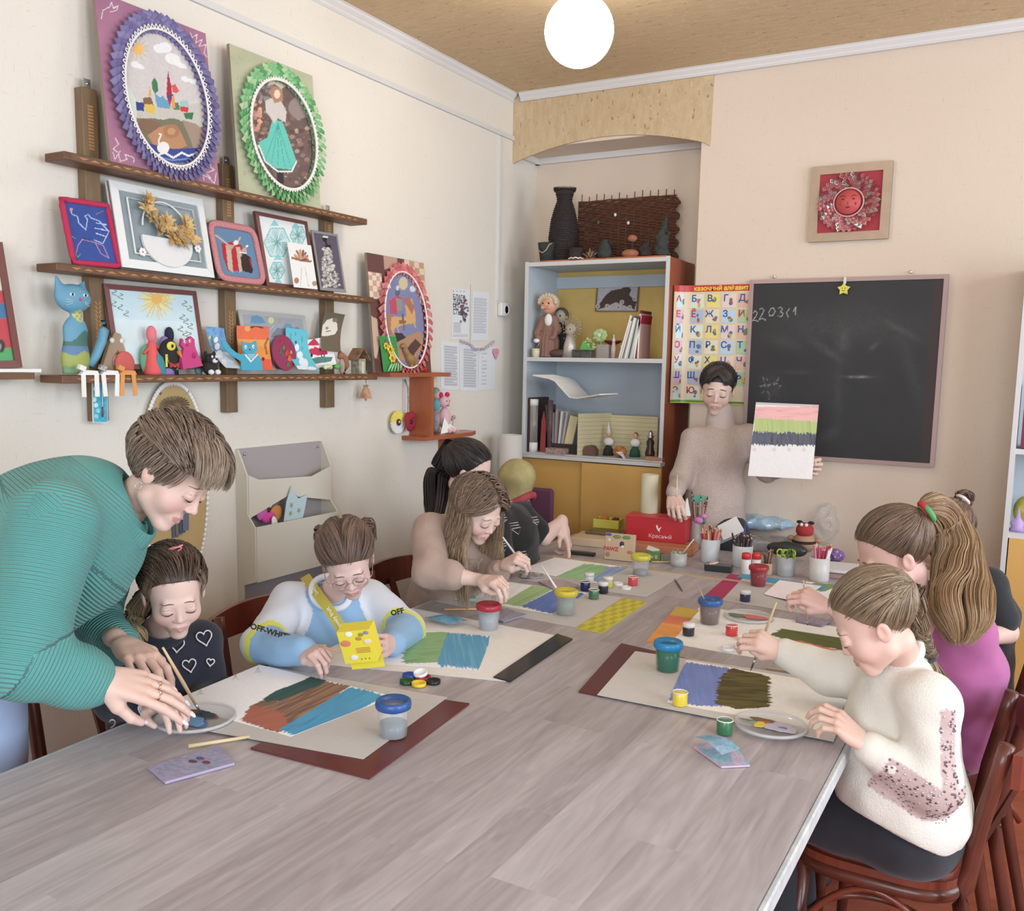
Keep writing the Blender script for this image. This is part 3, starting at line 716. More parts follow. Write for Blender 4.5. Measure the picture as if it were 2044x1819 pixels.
def ex(t,o,u,v):
 V1=mat('violet_paper',(132,124,168),0.7);V2=mat('dark_violet_paper',(112,100,150),0.7);V3=mat('mid_violet_paper',(122,112,160),0.7)
 obj('paper_ruffle',ruffle(o,u,v,.535,.475,(.39,.43),(.465,.492),60,3,[V1,V2,V3],0.026),t,True,label='ring of overlapping violet paper squares')
 obj('lace_ring',ring(o,u,v,.535,.475,.378,.418,0.0035,M_LACE,ring(o,u,v,.535,.475,.395,.433,0.002,M_LACE,wob=0.014,nw=70,off=0.02),off=0.018),t,True,label='white looped lace edging')
picture('applique_picture','large mauve picture of a colourful town and a swan inside a violet paper oval','picture',[(222,324),(437,371),(411,67),(186,-21)],(168,112,138),(150,210),d,0.10,0.05,0.012,extra=ex)
# --- lady picture
def d(A):
 A.noise(0.06,0.06)
 for k in range(60):
  x,y=random.uniform(460,640),random.uniform(95,415);a=random.random()*3;A.line([(x,y),(x+4*math.cos(a),y+4*math.sin(a)),(x+6*math.cos(a+.8),y+7*math.sin(a+.8))],1,(132,140,100),0.6)
 E=((A.u-.545)/.40)**2+((A.v-.475)/.385)**2<1;c0=A.c.copy();A.c[:]=lin((108,88,84));A.noise(0.15,0.12)
 for k in range(170):
  x,y=random.uniform(485,628),random.uniform(215,375);r=random.uniform(2,6);A.ell(x,y,r,r*.8,random.choice([(176,138,126),(150,118,106),(196,160,150),(94,66,60),(140,100,84)]),0.8)
 for k in range(40):A.ell(random.uniform(492,520),random.uniform(200,260),4,4,random.choice([(226,164,130),(206,150,128),(190,130,110)]))
 for k in range(30):A.ell(random.uniform(500,545),random.uniform(160,200),3,4,(150,142,140),0.6)
 A.ell(598,215,22,22,(146,130,126));
 A.poly(z1(1610,1000,1650,1000,1655,1070,1620,1070),(52,46,50))
 A.poly(z1(1590,690,1650,715,1690,830,1725,930,1700,990,1610,980,1540,930,1505,830,1560,800),(96,196,180));
 for k in range(5):A.line([z1(1620,720)[0],z1(1545+38*k,940+10*k)[0]],1.2,(72,158,148))
 A.line(z1(1510,850,1545,940,1620,1000,1700,1000,1728,940),3,(214,236,230))
 A.poly(z1(1545,590,1580,570,1640,590,1670,650,1665,715,1620,690,1600,720,1550,650),(204,196,190));A.noise(0.05,1)
 A.poly(z1(1570,540,1600,500,1645,520,1650,590,1600,600),(176,130,100));A.ell(553,188,6,9,(236,206,186))
 A.poly(z1(1560,500,1580,440,1640,450,1670,500,1640,520,1600,490),(196,184,160))
 A.c[~E]=c0[~E]
def ex(t,o,u,v):
 G1=mat('green_ribbon',(122,186,122),0.5);G2=mat('pale_green_ribbon',(168,200,150),0.5);G3=mat('deep_green_ribbon',(84,156,92),0.5)
 obj('ribbon_ruffle',ruffle(o,u,v,.545,.475,(.42,.405),(.50,.475),54,3,[G1,G2,G3,G1],0.022),t,True,label='ring of folded green ribbon points')
 obj('lace_ring',ring(o,u,v,.545,.475,.40,.385,0.005,M_LACE,ring(o,u,v,.545,.475,.41,.395,0.002,M_LACE,wob=0.01,nw=80,off=0.02),off=0.018),t,True,label='cream fringed edging')
picture('applique_picture','large pale green picture of a lady in a turquoise dress inside a green ribbon oval','picture',[(477,384),(641,419),(623,151),(458,87)],(178,180,148),(110,180),d,0.10,0.05,0.012,extra=ex)
# --- bird picture
M_CRO=mat('crimson_crochet',(196,46,84),0.9,bump=0.8,bs=150)
def d(A):
 A.noise(0.06,0.1)
 for p,c in((z1(410,1215,420,1250,450,1260,460,1300,500,1340,510,1280,495,1260,515,1250,530,1270,580,1290,635,1350,600,1420,550,1400),(170,196,232)),(z1(445,1470,455,1430,480,1395,540,1410,600,1430,635,1505,590,1480,555,1415),(176,130,170)),(z1(560,1300,620,1310),(190,210,240)),(z1(555,1330,630,1345),(190,210,240)),(z1(560,1360,620,1380),(190,210,240)),(z1(440,1480,455,1500,470,1480),(90,150,120)),(z1(420,1380,440,1390),(90,150,120)),(z1(560,1250,600,1230),(120,130,110)),(z1(480,1390,520,1400),(40,40,80))):A.line(p,1.8,c)
 A.ell(142,418,3.5,3.5,(200,140,170))
picture('thread_picture','small blue picture of a stork with a crimson crocheted edge, leftmost on the middle shelf','picture',[(145,524),(239,532),(212,411),(123,398)],(52,78,156),(80,90),d,0.10,0.05,frame=None,extra=lambda t,o,u,v:obj('crocheted_edge',MB().tube([uvp(o,u,v,a,b,0.001)for a,b in[(0,q/10)for q in range(10)]+[(q/8,1)for q in range(8)]+[(1,1-q/10)for q in range(10)]+[(1-q/8,0)for q in range(8)]],[0.008*(1+0.12*(k%2))for k in range(36)],M_CRO,7,closed=True),t,True))
# --- dried flower picture
def d(A):
 A.noise(0.05,0.05)
def ex(t,o,u,v):
 obj('inner_frame',frame_mb(o+u*.14+v*.17,u*.72,v*.66,0.0028,0.003,M_WHF,lift=0.008),t,True)
 S1=mat('dried_straw',(212,178,118),0.8);S2=mat('dried_leaf',(176,146,102),0.8);S3=mat('straw_ochre',(196,150,84),0.8);WP=mat('quilted_white',(222,222,220),0.7,bump=0.8,bs=60)
 n=nz(np.cross(u,v));b=MB();
 b.prism([(0.5+.27*math.cos(a),0.36+.30*math.sin(a))for a in np.linspace(math.pi*0.95,2*math.pi*1.02,30)],o+n*0.004,u,v,n*0.008,WP)
 obj('basket',b,t,True,label='white quilted basket shape')
 obj('basket_handle',MB().tube([uvp(o,u,v,.5+.25*math.cos(a),.48+.36*math.sin(a),0.012)for a in np.linspace(0.1,math.pi-0.1,24)],0.003,WP,6),t,True)
 cl=[(.30,.72),(.36,.62),(.45,.55),(.52,.50),(.60,.46),(.68,.50),(.72,.60),(.42,.48),(.56,.40),(.50,.60),(.64,.40),(.34,.80),(.76,.44)]
 for k,(a,c)in enumerate(cl):
  f=MB();ce=uvp(o,u,v,a,c,0.02)
  for i in range(26):
   th=random.random()*6.28;el=random.uniform(0.1,1.1);dr=nz(u)*math.cos(th)*math.cos(el)+nz(v)*math.sin(th)*math.cos(el)+n*math.sin(el)*0.6
   L_=random.uniform(0.018,0.042);s=np.cross(dr,n);s=nz(s)*0.006
   f.add([ce+s*0.5,ce+dr*L_*.5+s+n*.001,ce+dr*L_,ce+dr*L_*.5-s+n*.001,ce-s*0.5],[[0,1,2,3,4]],(S1,S2,S3)[k%3])
  f.ell(ce+n*0.003,0.006,S3,8);obj('dried_flower',f,t,True)
 for a,c in((.22,.20),(.84,.34)):
  f=MB();ce=uvp(o,u,v,a,c,0.008)
  for i in range(6):f.ell(ce+0.008*(nz(u)*math.cos(i)+nz(v)*math.sin(i)),(0.004,0.006,0.006),M_LACE,8)
  obj('white_blossom',f,t,True)
picture('dried_flower_picture','white wide-framed picture of a basket of straw flowers on the middle shelf','picture',[(243,535),(427,554),(402,400),(216,358)],(140,152,158),(30,30),d,0.11,0.05,frame=(0.026,0.02,M_WHF),extra=ex)
# --- gift picture (pink braided frame)
M_PKB=mat('pink_braid',(186,104,112),0.9,vcol2=(214,150,150),vs=220)
def d(A):
 A.poly(z1(1290,1420,1350,1410,1410,1430,1415,1580,1330,1580,1300,1500),(184,36,52));A.poly(z1(1315,1430,1345,1430,1360,1590,1330,1570),(196,172,148));A.poly(z1(1375,1440,1400,1440,1420,1575,1395,1590),(196,172,148))
 A.line(z1(1255,1370,1290,1395,1320,1420,1350,1440,1380,1420,1400,1385),3,(206,180,160));A.ell(*z1(1340,1440)[0],7,5,(190,160,140));A.ell(*z1(1375,1415)[0],5,5,(226,222,220))
 A.poly(z1(1400,1500,1430,1480,1460,1500,1475,1570,1470,1595,1415,1580),(52,34,34));A.ell(*z1(1425,1500)[0],6,7,(56,38,38));A.line(z1(1400,1470,1435,1475),3,(232,230,228));A.poly(z1(1400,1465,1435,1435,1438,1470),(206,160,140));A.ell(*z1(1440,1435)[0],2.4,2.4,(240,238,236));A.line(z1(1455,1510,1470,1560),2.5,(186,40,60))
def rr(n=40,e=0.22):
 pts=[]
 for a in np.linspace(0,2*np.pi,n,endpoint=False):
  c,s=math.cos(a),math.sin(a);pts.append((0.5+0.5*math.copysign(abs(c)**e,c),0.5+0.5*math.copysign(abs(s)**e,s)))
 return pts
picture('applique_picture','blue picture of a red gift box and dark bear cub in a pink braided frame','picture',[(438,554),(527,567),(505,458),(417,445)],(96,132,166),(80,90),d,0.10,0.05,extra=lambda t,o,u,v:obj('braided_frame',MB().tube([uvp(o,u,v,a,b,0.002)for a,b in rr(48,0.30)],0.0125,M_PKB,8,closed=True,flat_=0.6,up=np.cross(u,v)),t,True))
# --- tatting picture
def d(A):
 T=(110,186,190)
 for(x,y,r)in((608,280+2),)if False else((553,484,26),(595,470,16),(553,540,15),(600,545,9)):
  q=[(x+r*math.cos(a),y+r*1.25*math.sin(a))for a in(0.0,1.05,2.1,3.14,4.19,5.24)]
  A.poly(q,(196,222,222));A.line(q+q[:1],1.8,T)
  for i in range(0,6):
   for j in range(4):A.line([(x,y),(x+r*.8*math.cos(i*1.05+j*.2),y+r*1.0*math.sin(i*1.05+j*.2))],1.1,(84,150,150),0.75)
 for x,y in((548,445),(555,513),(590,449),(555,560),(592,500)):A.poly([(x-9,y+6),(x,y-7),(x+9,y+6)],(120,196,200),0.8)
picture('lace_picture','white picture with turquoise tatted lace diamonds in a brown frame on the middle shelf','picture',[(532,570),(632,583),(612,442),(507,422)],(228,230,228),(90,120),d,0.08,0.05,frame=(0.013,0.014,M_BRF))
def d(A):
 for k in range(26):
  a=random.uniform(-2.9,0.4);r=random.uniform(6,22);A.line([(602,520),(602+r*math.cos(a),520+r*math.sin(a))],4,random.choice([(186,130,96),(150,100,74),(206,150,120),(120,88,72)]))
 A.line([(602,535),(600,572)],1.2,(190,190,186));A.line([(609,535),(616,572)],1.2,(190,190,186));A.ell(628,566,5,5,(170,150,120));A.ell(592,560,5,6,(176,126,90))
picture('painted_card','small white card with an orange-brown flower leaning on the tatted lace picture','card',[(588,573),(633,578),(622,490),(572,483)],(232,230,228),(50,80),d,0.115,0.085,0.0015,M_PAPER)
def d(A):
 A.put((A.u<.06)|(A.u>.94)|(A.v<.05)|(A.v>.96),(146,142,144))
 A.poly(z3(935,320,985,310,1000,400,990,420,950,380),(34,30,40));A.ell(*z3(945,270)[0],5,6,(34,30,40));A.line(z3(935,255,965,260),3,(220,214,214));A.line(z3(950,285,960,320),3.5,(34,30,40))
 for k in range(240):
  t=random.random();x=960+(-20-10*t)+(random.random())*(50+80*t)+10*t;y=330+280*t;A.ell(*z3(x-10,y)[0],2.2,2.0,random.choice([(196,192,184),(170,164,156),(214,210,202),(150,144,140)]))
picture('applique_picture','narrow grey picture of a figure in a dress of silver buttons','picture',[(641,579),(690,584),(675,468),(620,459)],(92,84,98),(56,90),d,0.09,0.05,0.004)
# --- sun picture
def d(A):
 A.noise(0.05,0.05);A.put(A.v<0.6,(226,236,232),0.4)
 for k in range(70):
  a=k*math.pi/35+random.uniform(-.04,.04);r=random.uniform(22,44);A.line([(313,598),(313+r*1.05*math.cos(a),598+(r*.75 if math.sin(a)<0 else r*.95)*math.sin(a))],2.0,random.choice([(236,216,110),(228,196,120),(206,180,130),(240,224,140)]),0.85)
 A.ell(313,597,11,11,(236,180,100))
 for x0,y0 in((228,583),(240,590),(227,605),(240,612),(252,625),(368,605),(378,615),(364,632),(371,640),(380,650),(360,655),(370,665),(377,668)):
  A.line([(x0+5*math.sin(t*2),y0+t*3-4)for t in np.linspace(0,4,12)],1.3,(76,104,96))
picture('painted_picture','large painting of a yellow sun on pale blue in a brown frame','picture',[(232,738),(411,736),(391,582),(204,566)],(196,220,226),(140,120),d,0.07,0.04,frame=(0.015,0.016,M_BRF))
# --- left edge picture with its own shelf
def d(A):
 A.put(A.v<0.16,(84,168,104));A.put((A.v>.16)&(A.v<.62),(196,72,78));A.put((A.v>.40)&(A.v<.52)&(A.u>.4),(70,120,160));A.ell(0,692,10,14,(64,62,60));A.ell(0,692,4,6,(150,150,146))
picture('painted_picture','brown framed picture of a red vehicle on green at the left edge of the view','picture',[(-110,742),(42,733),(5,545-60),(-160,470)],(220,214,200),(60,60),d,0.07,0.04,frame=(0.02,0.018,M_BRF))
single('folded_paper',MB().box((XW+0.055,1.40,1.5065),(0.07,0.36,0.009),M_PAPER),'white folded paper lying under the brown framed picture at the left edge','paper')
single('wall_shelf',MB().box((XW+0.045,1.36,1.492),(0.09,0.40,0.018),M_SH),'short wooden shelf at the left edge of the view','shelf')
# --- grey moon picture
def d(A):
 A.noise(0.08,0.12);A.put((A.v>.9)|(A.u<.05)|(A.u>.95),(176,176,172));A.poly(zd_(565,260,580,180,640,165,700,190,740,260),(98,146,178));A.ell(*zd_(800,225)[0],6,6.5,(206,204,140));A.poly(zd_(940,320,960,255,1020,260,1060,320),(110,150,176));A.poly(zd_(800,400,870,310,1000,330,1100,300,1200,380,1200,420,800,420),(124,130,144));A.line(zd_(790,330,830,290),2,(190,196,150))
picture('thread_picture','grey fabric landscape with blue clouds and a pale moon on the bottom shelf','picture',[(490,706),(622,712),(608,629),(475,620)],(156,160,170),(90,60),d,0.06,0.04,0.004)
# --- curved cards on the bottom shelf
def card(label,q,base,draw,ob=0.09,ot=0.06,bow=0.02,res=(56,70),name='painted_card',group=None):
 o,u,v=quad(q,ob,ot);n=nz(np.cross(u,v))
 return picture(name,label,'card',q,base,res,draw,ob,ot,lift=(lambda a,b_:(bow*4*(b_-.5)**2-bow*.6)[...,None]*n)if bow else None,th=0.001,back=M_PAPER,group=group)
def d(A):
 A.noise(0.25,0.2);A.put(A.v<.45,(214,222,232),0.8)
 for x,y,r in((449,730,5),(443,712,6),(438,697,5),(434,685,4)):A.ell(x,y-8,r,r*1.3,(232,234,240))
 A.ell(472,725,5,4,(226,200,110));A.line(zd_(140,400,190,560),3,(90,130,120));A.ell(*zd_(120,410)[0],2,3,(220,210,130))
card('curved winter card with a snowman among blue dabs, beside the small black toy dog',[(445,738),(487,736),(441,659),(411,652)],(110,160,206),d,0.11,0.05)
def d(A):
 A.put(A.v<.55,(240,150,70));A.noise(0.05,.2);A.put((A.v>.55)&(A.v<.7),(244,176,80),.7);A.put(A.v<.25,(236,96,70));A.ell(494,656,6,6,(240,160,90));A.line(zd_(570,310,620,290,700,310),3,(90,60,40));A.line(zd_(770,430,740,500,760,600),4,(110,70,50),.7);A.ell(*zd_(715,660)[0],3,4,(120,40,30));A.poly(zd_(430,440,440,560,400,560,400,440),(170,120,96))
card('tall orange sunset card standing behind the blue paper cat',[(482,738),(543,740),(537,651),(470,652)],(238,110,72),d,0.095,0.05,0.006)
def d(A):
 for x,y,rx,ry in((597,692,4.5,7),(603,707,6,8),(608,723,9,11),(600,735,14,5),(620,736,10,4)):A.ell(x,y,rx,ry,(226,236,244))
 A.ell(*zd_(1100,465)[0],2,3,(90,70,120))
 for x,y in zd_(1030,390,1040,430,1050,480,1080,380,1160,420,1170,450,1180,530,1200,640):A.line([(x-2,y-3),(x+1,y),(x-1,y+3)],1,(60,120,140))
card('turquoise card of a white snowman between the maroon plate and the red car card',[(593,740),(634,740),(611,662),(567,654)],(96,196,214),d,0.115,0.06)
def d(A):
 R=(206,50,86);
 for k in range(5):A.line(zd_(1230+14*k,500,1290+12*k,440+14*k),4,R)
 A.poly(zd_(1230,560,1290,520,1340,540,1400,545,1440,580,1440,610,1330,625,1240,600),R);A.ell(*zd_(1388,625)[0],4,4.5,(40,36,40));A.ell(*zd_(1388,625)[0],2,2.4,(220,220,220));A.ell(*zd_(1260,620)[0],2.5,4,(40,36,40));A.poly(zd_(1260,520,1290,510,1290,540,1260,545),(226,220,222))
 A.poly(zd_(1260,660,1330,640,1500,640,1480,690,1300,720),(84,134,126))
card('white card painted with a red car above green dabs',[(620,738),(673,727),(659,671),(612,679)],(232,232,232),d,0.08,0.055,0.0)
def d(A):
 A.poly(zd_(1390,400,1400,280,1440,220,1500,200,1560,260,1570,330,1540,380,1450,400),(228,220,206));A.ell(*zd_(1530,220)[0],5,4,(140,120,96));A.ell(*zd_(1450,310)[0],3,3,(150,140,128));A.line(zd_(1440,350,1490,340),1.5,(80,70,60))
card('brown curled card with a white oval drawing at the right end of the bottom shelf',[(641,700),(678,704),(688,629),(648,622)],(112,98,78),d,0.075,0.05,0.012)
def dd(A):A.noise(.2,.3);A.ell(556,725,8,12,(110,104,92));A.ell(548,715,4,5,(226,222,214))
card('greyish sketch card half hidden behind the maroon plate',[(545,738),(576,738),(570,662),(538,664)],(190,180,168),dd,0.07,0.04,0.003)
# maroon oval plate
o,u,v=quad([(548,740),(592,741),(584,670),(538,668)],0.10,0.06);n_=nz(np.cross(u,v))
t=thing('painted_plate','maroon oval plate painted with red flowers and green leaves','plate',o+u/2)
a_=np.linspace(0,2*np.pi,32,endpoint=False)
obj('plate',MB().prism([(.5+.52*math.cos(a),.5+.5*math.sin(a))for a in a_],o,u,v,n_*0.005,mat('maroon_lacquer',(150,52,92),0.35)),t,True)
b=MB()
for(x,y,r,c)in((.62,.45,.16,(206,60,56)),(.7,.3,.15,(226,96,60)),(.45,.75,.12,(180,46,70)),(.35,.5,.10,(62,120,72)),(.5,.62,.09,(74,140,80)),(.8,.5,.08,(226,140,70)),(.6,.15,.10,(60,130,70)),(.42,.4,.08,(60,120,66))):
 b.ell(uvp(o,u,v,x,y,0.005),(0.002,r*0.075,r*0.11),flat(c),10)
obj('flowers',b,t,True)
# --- paper blue cat in sailor collar
M_FB=mat('teal_felt',(70,168,196),0.85);M_FM=mat('magenta_felt',(206,66,128),0.9);M_BLK=mat('black_felt',(44,42,44),0.9);M_WHT=mat('white_felt',(228,226,224),0.85);M_YF=mat('yellow_felt',(226,210,70),0.85)
def flatfig(name,label,cat,px,off,th,m,parts=(),group=None,scale=None):
 """cut-out felt or card figure standing on the shelf; outline traced at its own distance"""
 base=wl(*px[0],off);t=thing(name,label,cat,base,group=group)
 def pl(p,o2):return[tuple(wl(x,y,off)[1:])for x,y in p]
 obj('body',MB().prism(pl(px,0),(XW+off,0,0),(0,1,0),(0,0,1),(th,0,0),m),t,True)
 for nm,p,mm,ex_ in parts:
  if isinstance(p,tuple):
   c=wl(p[0],p[1],off);k=1/440.0
   obj(nm,MB().ell((XW+off+th,c[1],c[2]),(0.002+ex_,p[2]/640,p[3]/640),mm,12),t,True)
  else:obj(nm,MB().prism(pl(p,0),(XW+off+th,0,0),(0,1,0),(0,0,1),(0.0015+ex_,0,0),mm),t,True)
 return t
W_=M_WHT
flatfig('paper_cat','turquoise paper cat in a sailor collar waving one long arm','paper figure',zd_(460,790,455,690,340,620,250,530,225,450,290,470,340,540,400,590,455,610,500,595,470,560,465,460,510,480,580,480,625,455,640,560,600,600,650,605,690,700,700,790),0.118,0.003,M_FB,[('eye',zd_(507,528)[0]+(22/5.7,26/5.7),W_,0),('eye',zd_(592,522)[0]+(22/5.7,26/5.7),W_,0),('collar',zd_(490,615,560,705,650,610,635,605,565,680,505,608),W_,0),('stripes',zd_(530,610,606,610,606,616,530,616),W_,0),('stripes',zd_(535,628,600,628,600,634,535,634),W_,0),('stripes',zd_(545,646,590,646,590,652,545,652),W_,0),('pupil',zd_(509,530)[0]+(8/5.7,10/5.7),M_BLK,0.001),('pupil',zd_(590,524)[0]+(8/5.7,10/5.7),M_BLK,0.001),('nose',zd_(552,556)[0]+(2,1.5),M_BLK,0)])
flatfig('felt_cat','bright pink felt cat standing in the middle of the bottom shelf','felt toy',zc(1640,1210,1620,1080,1650,930,1610,880,1625,790,1660,830,1710,790,1745,760,1790,800,1800,900,1850,1030,1910,1160),0.115,0.012,M_FM,[('eye',zc(1660,832)[0]+(3,3.4),W_,0),('eye',zc(1728,822)[0]+(3,3.4),W_,0),('pupil',zc(1660,832)[0]+(1.4,1.8),M_BLK,0.001),('pupil',zc(1728,822)[0]+(1.4,1.8),M_BLK,0.001),('paw',zc(1780,1020)[0]+(5,6),mat('dark_magenta',(176,50,108),0.9),0.004),('muzzle',zc(1690,880)[0]+(4,2.5),mat('dark_magenta'),0.0)])
def cone_doll(label,px,py,h,w,m1,m2,off=0.07,hat=None,name='puppet'):
 c=wl(px,py,off);t=thing(name,label,'toy',(c[0],c[1],SHZ[2]+.0025))
 obj('skirt',MB().lathe([(w,0),(w*0.95,h*.08),(w*0.45,h*.62),(w*.3,h*.68)],m1,n=16),t)
 obj('head',MB().ell((0,0,h*.82),(w*.55,w*.55,h*.17),m2,14),t)
 obj('arms',MB().tube([(0,-w*1.1,h*.42),(w*.3,0,h*.62),(0,w*1.1,h*.5)],w*.16,m1,6),t)
 return t
M_COR=mat('coral_felt',(232,92,92),0.9);M_PUR=mat('purple_felt',(140,116,176),0.9);M_NVY=mat('navy_felt',(44,42,66),0.9)
cone_doll('coral red finger puppet in front of the sun painting',*zc(1245,920)[0],0.15,0.028,M_COR,mat('pink_coral_felt',(236,120,130),0.9),0.09)
t=cone_doll('purple felt puppet with a yellow letter on its front',*zc(1420,930)[0],0.12,0.028,M_PUR,M_PUR,0.09)
text_mb(b:=MB(),'М',0.05,M_YF,frame((0.026,0,0.04),(0,1,0),(0,0,1)),0.001,0.001);obj('letter',b,t,label='yellow felt letter')
cone_doll('dark navy and violet felt puppet behind the purple one',*zc(1490,950)[0],0.15,0.026,M_NVY,M_NVY,0.065)
# black bird toy (plain)
c=wl(*zc(1480,1190)[0],0.1);t=thing('felt_bird','round black felt bird with one yellow eye patch and an orange beak','toy',(c[0],c[1],SHZ[2]+.0025))
obj('body',MB().ell((0,0,0.056),(0.02,0.036,0.056),M_BLK,20),t);obj('eye_patch',MB().ell((0.018,-0.004,0.088),(0.004,0.018,0.014),mat('yellow_felt'),12),t);obj('pupil',MB().ell((0.022,-0.003,0.088),(0.002,0.005,0.006),M_BLK,8),t)
obj('beak',MB().cyl((0.014,0.026,0.072),(0.026,0.03,0.05),0.009,mat('orange_felt',(232,130,60),0.9),0.001,8),t);obj('bow',MB().prism([(-.018,-.008),(0,-.002),(.018,-.008),(.018,.008),(0,.002),(-.018,.008)],(0.019,0.004,0.03),(0,1,0),(0,0,1),(0.004,0,0),mat('red_felt',(190,50,62),0.9)),t)
for s,cc in((-1,(110,152,146)),(1,(170,160,130))):obj('wing',MB().ell((-0.003,s*0.04,0.045),(0.008,0.016,0.034),flat(cc,.9),10,rot_to((0,s*.4,1))),t)
# felt shapes hidden behind
c=wl(*zc(880,1150)[0],0.08);t=thing('felt_shell','orange red felt fan shape behind the folded paper animals','felt toy',(c[0],c[1],SHZ[2]+.0025));obj('body',MB().ell((0,0,0.03),(0.008,0.035,0.04),mat('red_orange_felt',(206,96,90),.9),14),t)
c=wl(*zc(1190,1160)[0],0.08);t=thing('felt_tree','green felt tree with buttons near the black bird','felt toy',(c[0],c[1],SHZ[2]+.0025));obj('body',MB().ell((0,0,0.045),(0.01,0.028,0.048),mat('green_felt',(104,160,120),.9),14),t)
c=wl(*zc(1345,1200)[0],0.10);t=thing('felt_leaf','teal felt leaf lying against the black bird','felt toy',(c[0],c[1],SHZ[2]+.0025));obj('body',MB().ell((0.01,0,0.03),(0.006,0.016,0.034),mat('teal_green_felt',(60,140,150),.9),12,rot_to((0,-.3,1))),t)
c=wl(*zc(1880,1060)[0],0.06);t=thing('yarn_doll','small pale teal yarn doll behind the pink felt cat','toy',(c[0],c[1],SHZ[2]+.0025));obj('body',MB().ell((0,0,0.015),(0.013,0.014,0.02),mat('teal_yarn',(122,168,162),.9),10).ell((0,0,0.045),(0.012,0.013,0.015),mat('teal_yarn'),10),t)
# black pompom dog
c=wl(*zd_(110,785)[0],0.1);t=thing('toy_dog','little black plush dog with white muzzle and paws','toy',(c[0],c[1],SHZ[2]+.0025))
obj('body',MB().ell((0,0,0.022),(0.018,0.03,0.025),M_BLK,14),t);h=obj('head',MB().ell((0.004,0,0.05),(0.018,0.022,0.018),M_BLK,14),t)
obj('muzzle',MB().ell((0.02,0.003,0.045),(0.008,0.011,0.008),W_,10),t);obj('nose',MB().ell((0.028,0.003,0.05),0.004,M_BLK,8),t)
for s in(-1,1):obj('ear',MB().ell((0,s*0.018,0.066),(0.005,0.007,0.01),M_BLK,8),t);obj('paw',MB().ell((0.02,s*0.014,0.008),(0.01,0.011,0.009),W_,10),t);obj('eye',MB().ell((0.02,s*0.008,0.058),(0.003,0.004,0.005),W_,8),t)
# felt cone house behind the blue tail
c=wl(*zc(720,1180)[0],0.055);t=thing('felt_cone','beige felt cone with button eyes standing behind the folded paper animals','felt toy',(c[0],c[1],SHZ[2]+.0025))
obj('body',MB().prism([(-.055,0),(.055,0),(.02,.12),(0.0,.125),(-.02,.09)],(0,0,0),(0,1,0),(0,0,1),(0.014,0,0),mat('beige_felt',(166,142,116),.9)),t)
for y in(-.012,.022):obj('button',MB().lathe([(0.008,0),(0.008,0.003),(0,0.003)],W_,(0.014,y,0.10),12,rot_to((1,0,0))),t)
obj('flower_patch',MB().ell((0.016,0.004,0.04),(0.003,0.018,0.02),mat('dotted_pink',(206,176,158),.9,vcol2=(150,110,100),vs=60),12),t)
# blue papier mache cat
S=SDF((-0.05,-0.10,0),(0.05,0.11,0.36),0.004)
S.chain([(0,0,0.0),(0,0,0.06),(0,0.004,0.16),(0,0.01,0.2)],[0.052,0.05,0.043,0.018],0.02,((1,0,0),0.45));S.ell((0,0.0,0.265),(0.03,0.068,0.05),0.02)
S.cap((0,-0.045,0.28),(0,-0.062,0.335),0.025,0.006,0.015,((1,0,0),0.5));S.cap((0,0.03,0.285),(0,0.045,0.325),0.022,0.006,0.015,((1,0,0),0.5))
V,F=S.mesh();V=relax(V,F);c=wl(*zc(215,1190)[0],0.085)
cl=np.ones((len(V),3))*lin((98,156,184));q=V[:,2]
cl[(q<.135+.02*np.sin(V[:,1]*50))]=lin((70,112,104));cl[q<.1]=lin((92,130,168));cl[(q<.075+.008*np.sin(V[:,1]*70))]=lin((158,168,84));cl[(q<.03)]=lin((120,160,110))
k=(np.hypot(V[:,1]-.012,q-.205)<.022)&(np.sin(V[:,1]*300)*np.sin(q*300)>-.2)&(V[:,0]>0);cl[k]=lin((206,190,70))
M_ATT=mat('painted_papier_mache',attr=True,rough=0.55)
CC=np.ones((len(V),4));CC[:,:3]=cl
t=thing('papier_mache_cat','tall blue papier-mache cat with painted face at the left end of the bottom shelf','figurine',(c[0],c[1],SHZ[2]+.003));t.scale=(.8,.8,.8)
obj('body',MB().add(V,F,M_ATT,CC,smooth=True),t)
def onx(y,z,r=0.030):return 0.03*math.sqrt(max(0.02,1-(y/0.068)**2-((z-.265)/.05)**2))
for s,y in((-1,-0.022),(1,0.03)):
 e=obj('eye',MB().ell((onx(y,.275)+0.0,y,.277),(0.003,0.011,0.006),W_,10),t);obj('pupil',MB().ell((onx(y,.275)+.002,y,.277),(0.002,0.005,0.005),M_NVY,8),t)
 for k in(-1,0,1):obj('whisker',MB().tube([(onx(y,.25)+.001,y+s*-.002,.252+k*.004),(onx(y+s*.02,.248)+.002,y+s*.022,.250+k*.011)],0.0008,W_,4),t)
obj('nose',MB().ell((onx(.008,.262)+.001,.008,.262),(0.003,.006,.006),mat('pink_paint',(214,74,120)),10),t)
obj('tail',MB().tube([(0.01,.05,.03),(0.012,.075,.07),(0.012,.10,.12),(0.012,.112,.16),(0.012,.112,.195)],[.012,.016,.017,.017,.013],mat('blue_paint',(98,156,184),.55),12),t)
